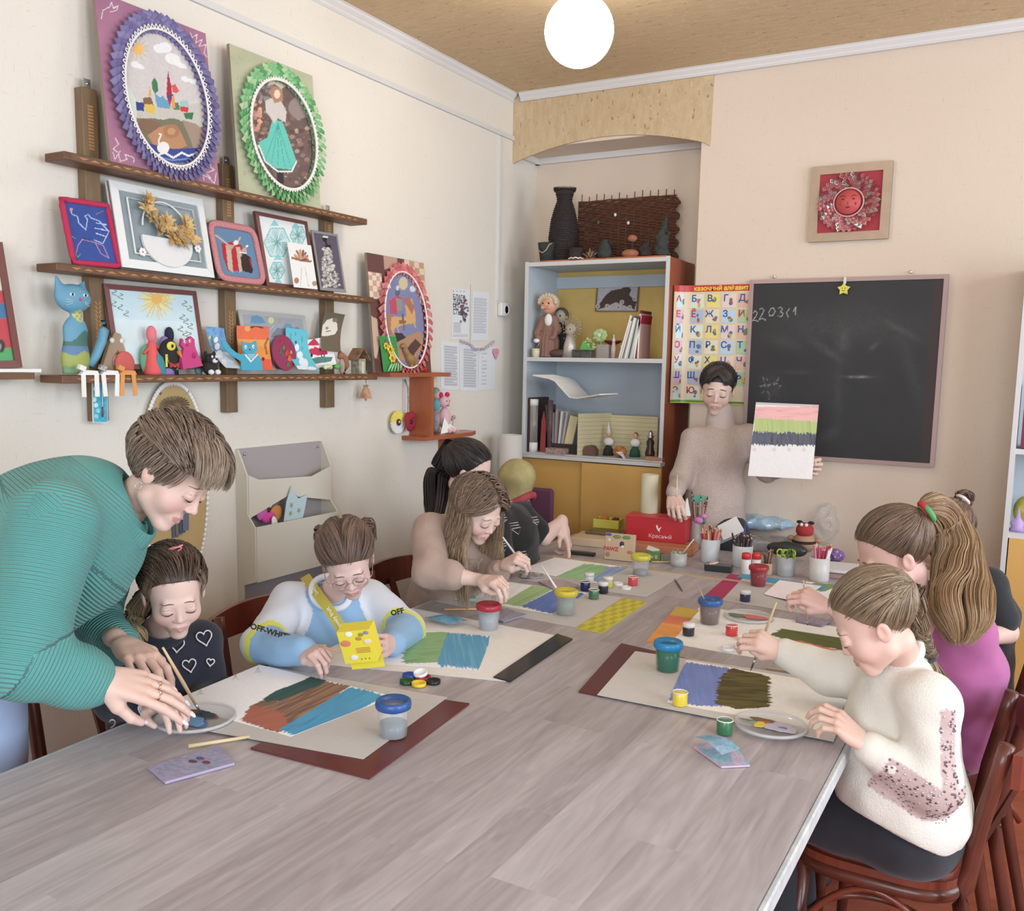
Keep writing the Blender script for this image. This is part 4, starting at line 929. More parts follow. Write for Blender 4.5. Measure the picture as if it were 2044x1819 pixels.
# folded paper animals on shelf edge
def paper_animal(label,px,py,m,m2,tilt):
 c=wl(px,py,0.125);t=thing('folded_paper_animal',label,'paper toy',(c[0],c[1],SHZ[2]+0.003),group=None)
 obj('body',MB().prism([(-.03,0),(.032,0),(.026,.012),(-.014,.014)],(0,0,0),(0,1,0),(0,0,1),(.012,0,0),m),t)
 for s in(-1,1):
  obj('leg',MB().box((0.013,s*0.021,-0.03),(0.002,0.014,0.062),m,rot_to((0,s*0.08*tilt,1))),t)
 obj('head',MB().box((0.014,-0.026,0.02),(0.012,0.02,0.014),m2,rot_to((0.1,.4,1))),t);return t
M_BW=mat('spotted_paper',(226,224,224),.8,vcol2=(70,66,66),vs=70)
paper_animal('white folded paper animal hanging over the shelf edge, leftmost of three',*zc(360,1150)[0],M_PAPER,M_PAPER,0)
paper_animal('black spotted white paper animal hanging over the shelf edge',*zc(640,1160)[0],M_PAPER,M_BW,1)
paper_animal('orange folded paper animal hanging over the shelf edge',*zc(880,1160)[0],mat('orange_paper',(226,150,76),.8),mat('orange_paper'),-1)
# thermometer
o,u,v=quad([(185,842),(213,843),(211,756),(184,756)],0.036,0.036)
t=thing('thermometer','turquoise wall thermometer hanging below the bottom shelf','thermometer',o+u/2)
A=Art(o+np.array([.0045,0,0]),u,v,26,80,(70,180,206));A.noise(.2,.2)
for k in range(7):A.ell(193+random.uniform(-4,4),765+k*11,4,4.5,random.choice([(214,236,240),(150,214,226)]))
for k in range(20):A.line([(203,770+k*3),(208,770+k*3)],.8,(40,90,140))
A.put(A.v>.9,(196,206,208));obj('scale_plate',slab(A.mb(thick=0),o+np.array([.0045,0,0]),u,v,.004,mat('plastic_white',(225,228,228),.4),0.002),t,True)
obj('glass_tube',MB().cyl(wl(205,833,.044),wl(204,768,.044),0.0014,W_,n=8).cyl(wl(205,833,.0445),wl(205,812,.0445),0.0018,mat('red_spirit',(190,40,50),.4),n=8),t,True)
# twig house, squirrel, green paper, bell
c=wl(*zd_(1790,775)[0],0.09);M_TW=mat('twig_brown',(176,146,114),.8,var=.2,vs=30);t=thing('twig_house','little house of twigs and cardboard at the right end of the bottom shelf','craft house',(c[0],c[1],SHZ[2]+.0025))
obj('walls',MB().box((0,0,.03),(.04,.042,.06),mat('birch_bark',(190,180,160),.85,vcol2=(120,110,92),vs=60)),t);obj('door',MB().box((.021,.002,.026),(.003,.016,.046),mat('pale_card',(206,200,172),.8)),t)
for s in(-1,1):obj('roof_panel',MB().box((0.002,s*.022,.078),(.055,.062,.003),mat('spotted_card',(172,132,100),.85,vcol2=(110,66,48),vs=40),np.array(Matrix.Rotation(-s*.85,3,'X'))),t)
c=wl(*zd_(1610,745)[0],0.085);t=thing('straw_squirrel','fluffy brown squirrel figure made of fibre beside the twig house','figurine',(c[0],c[1],SHZ[2]+.0025));M_FUR=mat('brown_fibre',(160,112,82),.95,bump=1.0,bs=300)
obj('tail',MB().tube([(0,.01,.0),(0,.022,.03),(0,.01,.06),(0,-.012,.075),(0,-.02,.06)],[.006,.014,.017,.014,.008],M_FUR,10),t);obj('body',MB().ell((.005,-.01,.03),(.012,.014,.03),mat('grey_fibre',(176,156,140),.95,bump=1,bs=300),12),t)
c=wl(*zd_(1440,790)[0],0.115);t=thing('paper_flower','pale green folded paper blossom lying on the shelf edge','paper flower',c)
for k in range(5):obj('petal',MB().ell((.006*math.cos(k*1.3),.016*math.sin(k*1.3),.012),(.006,.011,.009),mat('pale_green_paper',(206,222,176),.8),8,rot_to((math.cos(k),math.sin(k),.8))),t)
c=wl(*zd_(1550,785)[0],0.115);t=thing('paper_leaf','bright green folded paper leaf on the shelf edge','paper leaf',c);obj('leaf',MB().ell((0,0,.012),(.012,.018,.011),mat('bright_green_paper',(92,180,84),.8),6),t)
c=wl(730,795,0.05);t=thing('hanging_bell','little painted paper bell hanging on a string between the two shelves','bell',c)
obj('bell',MB().lathe([(.026,0),(.024,.004),(.02,.02),(.012,.04),(.006,.046)],mat('painted_bell',(206,184,130),.6,vcol2=(190,96,80),vs=28),n=18,cap=False),t);obj('string',MB().tube([(0,0,.045),(0,.002,.07),(0,0,.1)],.0018,mat('twine',(170,140,104),.9),5),t);obj('clapper',MB().ell((0,0,-.006),.005,M_STEEL,8),t);obj('bow',MB().ell((0,-.008,.05),(.004,.01,.005),mat('twine'),8).ell((0,.008,.05),(.004,.01,.005),mat('twine'),8),t)
# --- oval cutting board with lace
t=thing('oval_board','tall wooden oval board edged with cream lace hanging behind the woman','wall decoration',(XW,2.085,1.14))
o=np.array([XW+.008,2.085-.132,.80]);u=np.array([0,.264,0.]);v=np.array([0,0,.66])
pts=[(.5+.5*math.copysign(abs(math.cos(a))**.85,math.cos(a)),.5+.5*math.sin(a))for a in np.linspace(0,2*np.pi,48,endpoint=False)]
obj('board',MB().prism(pts,o-[.006,0,0],u,v,(.016,0,0),mat('ochre_wood',(190,160,106),.5,var=.08,vs=6)),t,True)
b=MB();n=110
for k in range(n):
 a=2*np.pi*k/n;p0=uvp(o,u,v,.5+.51*math.copysign(abs(math.cos(a))**.85,math.cos(a)),.5+.508*math.sin(a),.012);b.ell(p0,(.004,.0085,.0085),M_LACE,6)
obj('lace_edge',b,t,True);b=MB()
M_BRN=mat('dried_flower_brown',(128,104,76),.9)
for k in range(24):a=k*.26;b.tube([uvp(o,u,v,.5,.9,.012),uvp(o,u,v,.5+.22*math.cos(a),.9+.045*math.sin(a),.018)],.0022,M_BRN,4)
for x,y in((.3,.96),(.72,.965),(.15,.82),(.85,.83),(.2,.4),(.3,.5),(.8,.42),(.25,.2),(.7,.15),(.75,.62),(.4,.3)):b.box(uvp(o,u,v,x,y,.012),(.003,.008,.008),M_BRN,rot_to((1,.1,x*3),(0,1,y)))
obj('dried_flowers',b,t,True)
b=MB()
for k in range(4):b.prism([(-.012,0),(.012,0),(.016,.09),(-.014,.09)],(XW+.02+.003*k,2.085+.012*k-.01,.96+.006*k),(0,1,0),(0,0,1),(.002,0,0),flat(((92,96,118),(120,110,100),(80,84,104),(104,108,128))[k],.8))
obj('fabric_tassel',b,t,True,label='blue-grey ribbons in the middle')
# --- wall organizer
M_OR=mat('cream_cardboard',(214,206,190),.7);M_ORG=mat('grey_cardboard_inside',(170,160,160),.75)
t=thing('wall_organizer','cream cardboard wall organizer with two deep pockets','organizer',(XW,2.58,.66))
obj('back_panel',MB().box((XW+.004,2.59,.93),(.008,.44,.60),M_ORG),t,True)
obj('side_panel',MB().prism([(0,.62),(0,1.225),(.012,1.23),(.055,1.14),(.055,1.0),(.09,.955),(.09,.76),(.03,.74),(.03,.62)],(XW,2.365,0),(1,0,0),(0,0,1),(0,.006,0),M_OR),t,True)
obj('side_panel',MB().prism([(0,.62),(0,1.225),(.012,1.23),(.055,1.14),(.055,1.0),(.09,.955),(.09,.76),(.03,.74),(.03,.62)],(XW,2.81,0),(1,0,0),(0,0,1),(0,.006,0),M_OR),t,True)
obj('upper_pocket',MB().prism([(2.37,.985),(2.55,1.04),(2.57,1.045),(2.60,1.05),(2.62,1.035),(2.81,1.0),(2.81,1.135),(2.7,1.105),(2.5,1.115),(2.42,1.12),(2.37,1.14)],(XW+.055,0,0),(0,1,0),(0,0,1),(.004,0,0),M_OR),t,True)
obj('lower_pocket',MB().box((XW+.092,2.59,.858),(.004,.44,.2),M_OR).box((XW+.047,2.59,.762),(.09,.44,.004),M_OR),t,True)
for y in(2.40,2.79):obj('pin',MB().ell((XW+.01,y,1.21),.006,M_STEEL,8),t,True)
M_SKY=mat('pale_blue_paper',(186,210,218),.7)
b=MB().prism([(0,0),(.015,.07),(.045,.13),(.055,.1),(.08,.075),(.13,.085),(.11,.02),(.10,-.005)],(XW+.07,2.53,.955),(0,1,0),(0,0,1),(.002,0,.0),M_SKY);o=single('paper_cutout',b,'pale blue paper cut-out with stars sticking out of the organizer','paper cut-out')
b=MB()
for y,z in((2.57,1.01),(2.565,.98),(2.61,.985)):b.prism([(.012*(1 if i%2 else.4)*math.sin(i*math.pi/5),.012*(1 if i%2 else.4)*math.cos(i*math.pi/5))for i in range(10)],(XW+.0722,y,z),(0,1,0),(0,0,1),(.001,0,0),flat((150,160,110)))
obj('stars',b,o,True)
o=single('paper_cutout',MB().ell((XW+.05,2.44,1.0),(.006,.028,.032),mat('pink_paper',(206,100,180),.8),14),'magenta and pink round paper cut-out in the organizer pocket','paper cut-out');obj('wing',MB().ell((XW+.055,2.47,.975),(.005,.036,.02),mat('hot_pink_paper',(214,70,160),.8),10),o,True)
single('paper_cutout',MB().ell((XW+.07,2.485,.95),(.003,.016,.036),M_PAPER,12,rot_to((.2,-.5,1))),'white oval paper petal in the organizer pocket','paper cut-out')
single('paper_cutout',MB().ell((XW+.045,2.52,.985),(.006,.035,.03),mat('orange_card',(206,130,70),.8),8),'orange paper shape behind the pale blue cut-out','paper cut-out')
single('paper_cutout',MB().ell((XW+.04,2.495,1.03),(.004,.014,.024),mat('pale_yellow_paper',(236,206,140),.8),8),'pale yellow paper shape deep in the organizer pocket','paper cut-out')
# --- horse picture
def d(A):
 for i in range(int(8)):
  for j in range(14):A.put((np.floor(A.u*11)==i+7)&(np.floor(A.v*18)==j+11),(186,150,120)if(i+j)%2 else(222,196,170))
 A.put((A.u<.22)&(A.v>.62)&(A.v<.84),(200,160,140));k=(A.u<.22)&(A.v>.62)&(A.v<.84)&((np.floor(A.u*16)+np.floor(A.v*22))%2==0);A.put(k,(230,206,186))
 A.poly(z4(280,120,400,150,410,230,290,250),(188,148,132));A.poly(z4(150,640,230,680,250,900,200,1130),(204,170,146));A.poly(z4(190,1000,300,1080,400,1130,200,1135),(96,58,54))
 E=((A.u-.56)/.36)**2+((A.v-.46)/.41)**2<1;c0=A.c.copy();A.c[:]=lin((128,130,170));A.noise(.05,.1)
 A.ell(*z4(455,372)[0],9,13,(206,190,150));A.ell(*z4(310,400)[0],9,5,(206,210,222));A.ell(*z4(535,420)[0],6,6,(206,210,222))
 A.poly(z4(330,520,400,480,440,490,400,640,340,630),(196,76,98));A.poly(z4(390,500,445,510,450,600,400,620),(150,142,138));A.ell(*z4(405,450)[0],5,7,(90,100,130));A.ell(*z4(405,410)[0],3,5,(206,206,210))
 A.poly(z4(310,640,360,640,365,800,330,810,305,730),(176,118,90));A.poly(z4(350,660,480,660,470,560,530,500,560,640,560,720,500,720,430,740,380,760,370,820,345,760),(212,164,104));A.poly(z4(450,500,510,500,550,580,530,640,470,540),(176,110,86));A.line(z4(400,740,430,840),2.5,(212,164,104));A.line(z4(540,690,560,750),2.5,(212,164,104));A.line(z4(450,640,460,770),3,(104,92,120));A.poly(z4(415,690,480,690,475,720,420,720),(150,100,60))
 A.poly(z4(280,830,400,800,480,830,600,780,640,900,560,1020,400,1050,280,900),(176,136,104));A.poly(z4(470,950,560,850,610,900,540,1000,490,1010),(92,60,56));A.poly(z4(380,800,440,800,480,840,400,880),(60,50,58))
 A.c[~E]=c0[~E]
def ex(t,o,u,v):
 R1=mat('rose_ribbon',(196,92,96),.6);R2=mat('pink_ribbon',(212,122,120),.6)
 obj('ribbon_ruffle',ruffle(o,u,v,.56,.46,(.385,.43),(.44,.47),40,2,[R1,R2,R1],0.026),t,True,label='ring of pointed rose ribbons');obj('lace_ring',ring(o,u,v,.56,.46,.375,.42,0.004,M_LACE,off=.014),t,True)
picture('applique_picture','tall picture of a horse rider in a rose ribbon oval on the corner shelf','picture',[(748,743),(862,745),(845,524),(733,505)],(108,66,62),(90,150),d,0.10,0.05,0.012,extra=ex)
# --- corner stepped shelf
M_ORW=mat('orange_varnished_wood',(186,102,62),.35,vcol2=(164,82,48),vs=4,stretch=(1,1,.3),coat=.2)
t=thing('corner_shelf','orange varnished stepped wall shelf near the corner','shelf',(XW,3.45,1.2))
obj('shelf_board',MB().prism([(0,3.115),(.12,3.115),(.12,3.56),(.09,3.62),(0,3.63)],(XW,0,1.482),(1,0,0),(0,1,0),(0,0,.018),M_ORW),t,True)
obj('shelf_board',MB().prism([(0,3.36),(.12,3.36),(.12,3.76),(.08,3.86),(0,3.87)],(XW,0,1.200),(1,0,0),(0,1,0),(0,0,.018),M_ORW),t,True)
obj('upright',MB().box((XW+.061,3.425,1.35),(.12,.018,.264),M_ORW),t,True);obj('upright',MB().box((XW+.061,3.66,1.05),(.12,.018,.30),M_ORW),t,True)
# things on the corner shelves
o,u,v=quad([(765,742),(800,742),(790,672),(758,671)],.11,.10);n_=nz(np.cross(u,v))
t=thing('flower_card','green card with raised yellow paper daffodils at the left of the horse picture','card',o+u/2)
obj('card',slab(MB(),o,u,v,.002,mat('green_card',(60,146,74),.7)),t,True)
for x,y,s in((.5,.62,1),(.55,.38,1),(.25,.72,.7)):
 b=MB()
 for k in range(6):a=k*1.05;b.ell(uvp(o,u,v,x+.14*s*math.cos(a),y+.09*s*math.sin(a),.006),(.004,.008*s,.008*s),mat('yellow_paper',(240,206,60),.7),6)
 b.ell(uvp(o,u,v,x,y,.012),.006*s,mat('gold_paper',(226,180,50),.7),8);obj('daffodil',b,t,True)
b=MB()
for k in range(5):b.ell(uvp(o,u,v,.3+.16*k,.12,.01),(.003,.006,.02),mat('mint_paper',(150,216,140),.7),6,rot_to((.3,.5-.25*k,1)))
obj('leaves',b,t,True)
o,u,v=quad([(838,735),(858,742),(860,684),(838,697)],.08,.06)
single('folded_card',slab(MB(),o,u,v,.002,mat('lime_card',(96,178,78),.7)),'bright green folded card at the right of the wooden deer','card')
S=SDF((-.03,-.07,0),(.03,.07,.13),.0035);S.chain([(0,-.045,.11),(0,-.03,.085),(0,-.005,.055),(0,.03,.045)],[.009,.011,.019,.018],.012);S.chain([(0,-.045,.11),(0,-.062,.104)],[.009,.004],.006)
for x,y in((-.008,-.01),(.008,-.002),(-.008,.03),(.008,.038)):S.chain([(x,y,.045),(x,y+.006,.02),(x,y+.002,0)],[.009,.005,.004],.008)
V,F=S.mesh();single('wooden_deer',MB().add(relax(V,F),F,mat('carved_wood',(160,118,74),.6,var=.12,vs=20),smooth=True),'small carved wooden animal standing before the horse picture','figurine',world=False,loc=wl(818,742,.10))
c=wl(845,743,.095);t=thing('toy_ladybird','red toy beetle with thin legs on the corner shelf','toy',c);obj('body',MB().ell((0,0,.012),(.018,.024,.013),mat('red_gloss',(190,46,46),.4),12),t)
for k in range(3):
 for s in(-1,1):obj('leg',MB().tube([(s*.012,-.012+.012*k,.01),(s*.022,-.014+.014*k,.014),(s*.026,-.014+.016*k,0)],.0012,flat((150,60,50)),4),t)
c=wl(842,722,.07);t=thing('beaded_figure','teal and dark beaded ornament beside the green folded card','ornament',c);obj('body',MB().ell((0,0,.03),(.012,.02,.03),mat('teal_beads',(40,96,116),.4,bump=1,bs=400),12),t)
# round flowers
def fan_flower(label,px,py,off,col1,col2,cc,n=22,r=.052):
 c=wl(px,py,off);t=thing('paper_flower',label,'paper flower',c)
 for hh in(0,1):
  b=MB();m=flat((col1,col2)[hh],.8)
  for k in range(n//2):
   a=math.pi*hh+math.pi*(k+.5)/(n//2);dv=np.array([0,math.cos(a),math.sin(a)]);s=np.array([0,-math.sin(a),math.cos(a)])*r*.15
   V=[np.zeros(3),dv*r*.9+s,dv*r+np.array([.004,0,0]),dv*r*.9-s];b.add(np.array([q+[.003+.004*(i%2),0,0]for i,q in enumerate(V)]+[q-[.002,0,0]for q in V]),[[0,3,2,1],[4,5,6,7],[0,1,5,4],[1,2,6,5],[2,3,7,6],[3,0,4,7]],m)
  obj('petals',b,t,label='%s half of the petals'%('upper','lower')[hh])
 obj('center',MB().ell((.008,0,0),(.008,r*.26,r*.3),flat(cc,.8),12).ell((.014,-.003,.002),(.003,r*.1,r*.1),W_,8),t)
fan_flower('round paper flower with yellow upper and white lower petals on the wall',793,843,.02,(240,222,96),(232,232,230),(90,50,46))
c=wl(817,842,.04);t=thing('fabric_flower','dark red fabric flower beside the yellow and white paper flower','fabric flower',c);M_RF=mat('crimson_fabric',(160,36,56),.85)
for k in range(9):a=k*.7;obj('petal',MB().ell((.004+.002*(k%3),.024*math.cos(a),.026*math.sin(a)),(.006,.019,.022),M_RF,8,rot_to((.3,math.sin(a),math.cos(a)))),t)
obj('center',MB().ell((.014,0,0),(.005,.009,.009),flat((70,40,40)),10),t)
# garland hanging from shelf, dolls, origami
P_=[wl(808,758,.01),wl(814,775,.03),wl(815,800,.03),wl(814,822,.03),wl(820,845,.03)]
single('bead_string',MB().tube(P_,.004,mat('green_cord',(110,126,84),.8,vcol2=(190,190,180),vs=90),6),'thin greenish bead string hanging beside the orange upright','string')
c=wl(*z4(810,1500)[0],.06);M_PKY=mat('pink_knit',(226,178,186),.95,bump=.8,bs=250);t=thing('crochet_doll','pink crocheted doll with magenta pompoms seated on the lower corner shelf','doll',(c[0],c[1],1.219))
obj('body',MB().ell((0,0,.07),(.03,.028,.05),M_PKY,16),t);hd=obj('head',MB().ell((0,-.005,.145),(.027,.03,.028),M_PKY,16),t)
for s in(-1,1):obj('pompom',MB().ell((0,s*.027-.004,.178),.012,mat('magenta_wool',(226,40,110),.95,bump=1,bs=300),12),t);obj('leg',MB().tube([(0,s*.015,.035),(.03,s*.018,.02),(.05,s*.02,.008)],[.011,.01,.009],M_PKY,8),t)
obj('mouth',MB().tube([(.024,-.018,.13),(.027,-.006,.127),(.024,.006,.131)],.0015,flat((110,60,70)),4),t);obj('eye',MB().ell((.0245,-.018,.15),.003,M_BLK,6).ell((.0245,.004,.15),.003,M_BLK,6),t)
c=wl(*z4(740,1400)[0],.04);t=thing('rag_doll','teal and pink rag doll leaning behind the crocheted one','doll',(c[0],c[1],1.219))
obj('body',MB().ell((0,0,.06),(.02,.02,.06),mat('print_fabric',(196,160,172),.9,vcol2=(110,130,130),vs=60),12),t);obj('bodice',MB().ell((0,0,.13),(.02,.022,.03),mat('teal_fabric',(104,168,176),.9),12),t);obj('head',MB().ell((0,.003,.18),(.02,.02,.022),mat('doll_skin',(222,182,166),.8),12),t);obj('hair',MB().ell((-.004,.0,.192),(.02,.022,.02),mat('grey_wool',(150,160,150),.95,bump=1,bs=200),12),t)
c=wl(*z4(840,1630)[0],.08);t=thing('paper_bird','white folded paper bird at the front of the lower corner shelf','paper bird',(c[0],c[1],1.219))
b=MB();b.add([(0,-.06,0),(0,.06,.0),(.0,-.03,.075),(.03,-.01,.01),(-.02,0,.01)],[[0,3,2],[3,1,2],[1,4,2],[4,0,2],[0,4,1,3]],M_PAPER);b.add([(0,.02,.0),(.02,.07,.004),(0,.0,.05),(.03,.03,.02)],[[0,1,2],[0,3,1],[1,3,2],[0,2,3]],M_PAPER);obj('body',b,t)
c=wl(*z4(870,1500)[0],.06);single('dried_sprig',MB().tube([(0,0,0),(0,.01,.03),(0,.02,.07)],.0015,M_TW,5).ell((0,.02,.07),(.01,.012,.01),mat('grey_lichen',(170,166,150),.9,bump=1,bs=200),10).ell((0,.008,.06),.007,mat('grey_lichen'),8),'small grey dried sprig beside the crocheted doll','sprig',world=False,loc=(c[0],c[1],1.219))
# --- papers pinned on the wall
def pap(q,draw,label,off=.002):
 o,u,v=quad(q,off,off);A=Art(o,u,v,60,90,(226,228,232));draw(A);return single('pinned_paper',slab(A.mb(thick=0),o,u,v,.0012,M_PAPER),label,'paper',)
def lines(A,u0,u1,v0,v1,n,c=(150,154,164),w=.35):
 for k in range(n):
  v=v0+(v1-v0)*(k+.5)/n;e=u1-(.25*random.random()if k%4==3 else 0);A.put((abs(A.v-v)<w*(v1-v0)/n)&(A.u>u0)&(A.u<e),c,.55)
def d(A):
 lines(A,.08,.5,.12,.34,6);lines(A,.05,.9,.05,.1,2);
 for k in range(60):A.ell(*z4(960+random.gauss(10,22),600+random.gauss(0,45))[0],2.2,2.4,random.choice([(54,56,84),(90,110,140),(40,40,50),(150,60,80)]),.8)
 for k in range(4):A.ell(*z4(890+30*k,440)[0],1,1,(90,90,100))
t=pap([(902,676),(937,678),(938,578),(903,577)],d,'pinned letter of thanks with big black words and a dark flower')
for k,s in enumerate(('БЛАГО','ДАР','НО','СТЬ')):
 p=wl(*z4(884,490+43*k)[0],.0022);b=MB();text_mb(b,s,.034,flat((50,50,56)),frame(p,(0,1,0),(0,0,1)),.0002,.0006,'LEFT',.95);obj('lettering',b,t,True)
def d(A):lines(A,.1,.85,.15,.88,26)
pap([(941,679),(974,680),(977,584),(943,581)],d,'printed text sheet pinned at the upper right of the thanks letter')
def d(A):lines(A,.2,.9,.08,.92,30)
pap([(879,777),(917,779),(915,684),(880,681)],d,'printed text sheet at the lower left of the pinned papers')
pap([(918,781),(954,780),(954,692),(918,686)],d,'printed text sheet in the lower middle of the pinned papers')
def d(A):lines(A,.2,.5,.1,.9,9,(170,172,182),.2)
pap([(955,779),(987,778),(990,693),(955,694)],d,'sparsely written sheet at the lower right of the pinned papers')
for a,b_ in(((937,577),(1,0)),):
 b=MB();M_TAPE=mat('sticky_tape',(226,222,214),.3)
 for q,w_ in(((940,630),(.008,.30)),):b.box(wl(*q,.0035),(.0008,w_[0],w_[1]),M_TAPE)
 single('tape_strip',b,'clear tape strip between the two upper pinned papers','tape')
P_=[wl(*z4(*p)[0],.012+.006*math.sin(i*2.1))for i,p in enumerate(((950,870),(1000,885),(1040,905),(1060,930),(1110,945),(1160,935),(1200,905),(1245,870)))]
t=thing('heart_garland','lilac twisted ribbon garland with a pink paper heart across the pinned papers','garland',P_[0]);Pq=np.array([np.interp(np.linspace(0,7,60),range(8),[p[i]for p in P_])for i in range(3)]).T;Pq[:,2]+=.006*np.sin(np.arange(60)*1.5)
obj('ribbon',MB().tube(Pq,.0035,mat('lilac_ribbon',(196,178,200),.5),5),t,True)
c=wl(*z4(1255,975)[0],.01);hp=[(.028*16*math.sin(a)**3/16,.028*(13*math.cos(a)-5*math.cos(2*a)-2*math.cos(3*a)-math.cos(4*a))/14)for a in np.linspace(0,2*np.pi,30,endpoint=False)]
h=obj('heart',MB().prism(hp,c,(0,1,0),(0,0,1),(.003,0,0),mat('pink_card',(230,150,176),.7)),t,True);obj('face',MB().ell(c+[.003,-.006,.004],(.001,.0015,.004),flat((150,60,90)),6).ell(c+[.003,.006,.004],(.001,.0015,.004),flat((150,60,90)),6),h,True)
# cabinet in the niche
M_WC=mat('white_laminate',(206,204,204),.45);M_BLI=mat('bluish_inner_laminate',(186,196,204),.5);M_OCH=mat('ochre_door',(214,164,84),.5,var=.03,vs=3);M_ORS=mat('orange_side_panel',(166,88,58),.45,var=.06,vs=5)
M_YB=mat('yellow_backing_paper',(222,186,104),.8,var=.05,vs=14);M_DK=flat((60,52,50),.8)
cab=thing('cabinet','tall cabinet in the niche with two open shelves above ochre doors','cabinet',(-1.92,4.39,0));CX0,CX1,CY0,CY1=-2.305,-1.54,4.215,4.565
obj('side_panel',MB().box((CX1-.009,(CY0+CY1)/2,1.025),(.018,CY1-CY0,2.05),M_ORS).box((CX1-.009,CY0-.001,1.025),(.019,.004,2.06),M_WC),cab,True,label='orange outer side with white front edge')
obj('side_panel',MB().box((CX0+.009,(CY0+CY1)/2,1.025),(.018,CY1-CY0,2.05),M_BLI).box((CX0+.009,CY0-.001,1.025),(.02,.004,2.06),M_WC),cab,True)
for z in(2.05,1.578,1.092):obj('shelf_board',MB().box(((CX0+CX1)/2,(CY0+CY1)/2,z-.009),(CX1-CX0-.036,CY1-CY0-.01,.018),M_BLI).box(((CX0+CX1)/2,CY0-.002,z-.009),(CX1-CX0-.034,.004,.02),M_WC),cab,True)
obj('back_panel',MB().box(((CX0+CX1)/2,CY1-.004,1.335),(CX1-CX0-.036,.008,.47),M_BLI).box(((CX0+CX1)/2,CY1-.004,1.81),(CX1-CX0-.036,.008,.46),M_YB),cab,True)
obj('inner_rail',MB().box(((CX0+CX1)/2,CY1-.018,1.975),(CX1-CX0-.036,.02,.06),M_BLI),cab,True)
obj('plinth',MB().box(((CX0+CX1)/2,CY0+.03,.05),(CX1-CX0-.04,.02,.1),M_DK),cab,True)
for x0,x1,y in((CX0-.01,-1.935,CY0-.012),(-1.943,CX1+.012,CY0-.034)):
 dr=obj('door',MB().box(((x0+x1)/2,y,.585),(x1-x0,.018,0.96),M_OCH,bev=.002),cab,True)
obj('ledge',MB().box(((CX0+CX1)/2,CY0-.02,1.08),(CX1-CX0+.02,.06,.018),M_WC),cab,True)
single('orange_board',MB().box((-1.90,4.37,2.0555),(.66,.26,.012),mat('orange_board',(200,112,66),.6)),'orange board lying on the cabinet top under the wicker things','board')
# wicker on top
M_WK=mat('dark_wicker',(64,52,50),.8,vcol2=(40,34,34),vs=60,stretch=(1,1,3),bump=1,bs=120,bstretch=(.4,.4,3));M_WKB=mat('brown_wicker',(118,72,50),.85,vcol2=(84,48,34),vs=40,stretch=(.6,1,5),bump=1,bs=100,bstretch=(.3,1,4));M_WKG=mat('green_black_wicker',(44,50,48),.85,vcol2=(66,72,66),vs=60,bump=1,bs=160)
c=bk(1124,520,4.33);zt=2.062
t=thing('wicker_vase','tall dark wicker vase with a flared ragged rim on the cabinet','vase',(c[0],4.33,zt))
pr=[(.055,0),(.07,.03),(.075,.12),(.066,.2),(.05,.26),(.036,.30),(.04,.325),(.054,.355)]
obj('body',MB().lathe(pr+[(q[0]-.005,q[1])for q in pr[::-1][:6]],M_WK,n=28,cap=False),t)
b=MB()
for k in range(40):a=k*2*math.pi/40;b.tube([(.052*math.cos(a),.052*math.sin(a),.345),(.056*math.cos(a+.05),.056*math.sin(a+.05),.362),(.054*math.cos(a+.12),.054*math.sin(a+.12),.35)],.0022,M_WK,4)
obj('braided_rim',b,t);b=MB()
for k in range(30):z=.01+.011*k;r=np.interp(z,[p[1]for p in pr],[p[0]for p in pr])+.001;b.tube([(r*math.cos(a),r*math.sin(a),z+.0012*math.sin(a*12+k*3.1))for a in np.linspace(0,2*np.pi,40,endpoint=False)],.0032,M_WK,4,closed=True)
obj('weave',b,t)
p0,p1=bk(1152,512,4.5),bk(1350,504,4.5);p2,p3=bk(1338,395,4.54),bk(1142,408,4.54)
t=thing('wicker_fence','woven brown wicker fence panel with upright sticks standing on the cabinet','wicker panel',(p0[0],4.5,zt))
x0,x1=p0[0],p1[0];zt1=p3[2]
b=MB()
for r in range(44):
 z=zt+.006+r*(zt1-zt)/44;xs=np.linspace(x0,x1+.012*math.sin(r*.7),61);b.tube([(x,4.5+.0045*math.sin((x-x0)/(x1-x0)*math.pi*14+math.pi*(r%2)),z+.0012*math.sin(x*31+r*1.9))for x in xs],.0042,M_WKB,4)
obj('weave',b,t,True)
for k in range(13):
 x=x0+(x1-x0)*(k+.4)/13;obj('stick',MB().cyl((x,4.5,zt),(x+.003,4.5,zt1+.018+.02*random.random()),.0035,M_WKB,.0025,6),t,True)
for px,py,m in((1228,429,M_LACE),(1254,445,M_LACE),(1194,444,mat('faded_green',(80,104,80),.8))):p=bk(px,py,4.48);obj('flower',MB().ell(p,(.008,.004,.009),m,8),t,True)
c=bk(1092,521,4.27);t=thing('wicker_bucket','small black wicker bucket with a looped pale handle, leftmost on the cabinet','bucket',(c[0],4.27,zt))
obj('body',MB().lathe([(.036,0),(.048,.085),(.05,.088),(.045,.085),(.034,.006)],M_WKG,n=20),t)
obj('handle',MB().tube([(-.045,-.01,.08),(-.03,-.04,.05),(0,-.05,.035),(.02,-.048,.05),(.03,-.04,.075),(.04,-.02,.085)],.0028,M_LW,5),t)
def blob(name,label,cat,loc,r,m,extra=None,n=18):
 t=thing(name,label,cat,loc);obj('body',MB().ell((0,0,r[2]),r,m,n),t)
 if extra:extra(t)
 return t
c=bk(1150,520,4.25);t=thing('wicker_basket','overturned dark wicker basket with a pale frayed edge','basket',(c[0],4.25,zt))
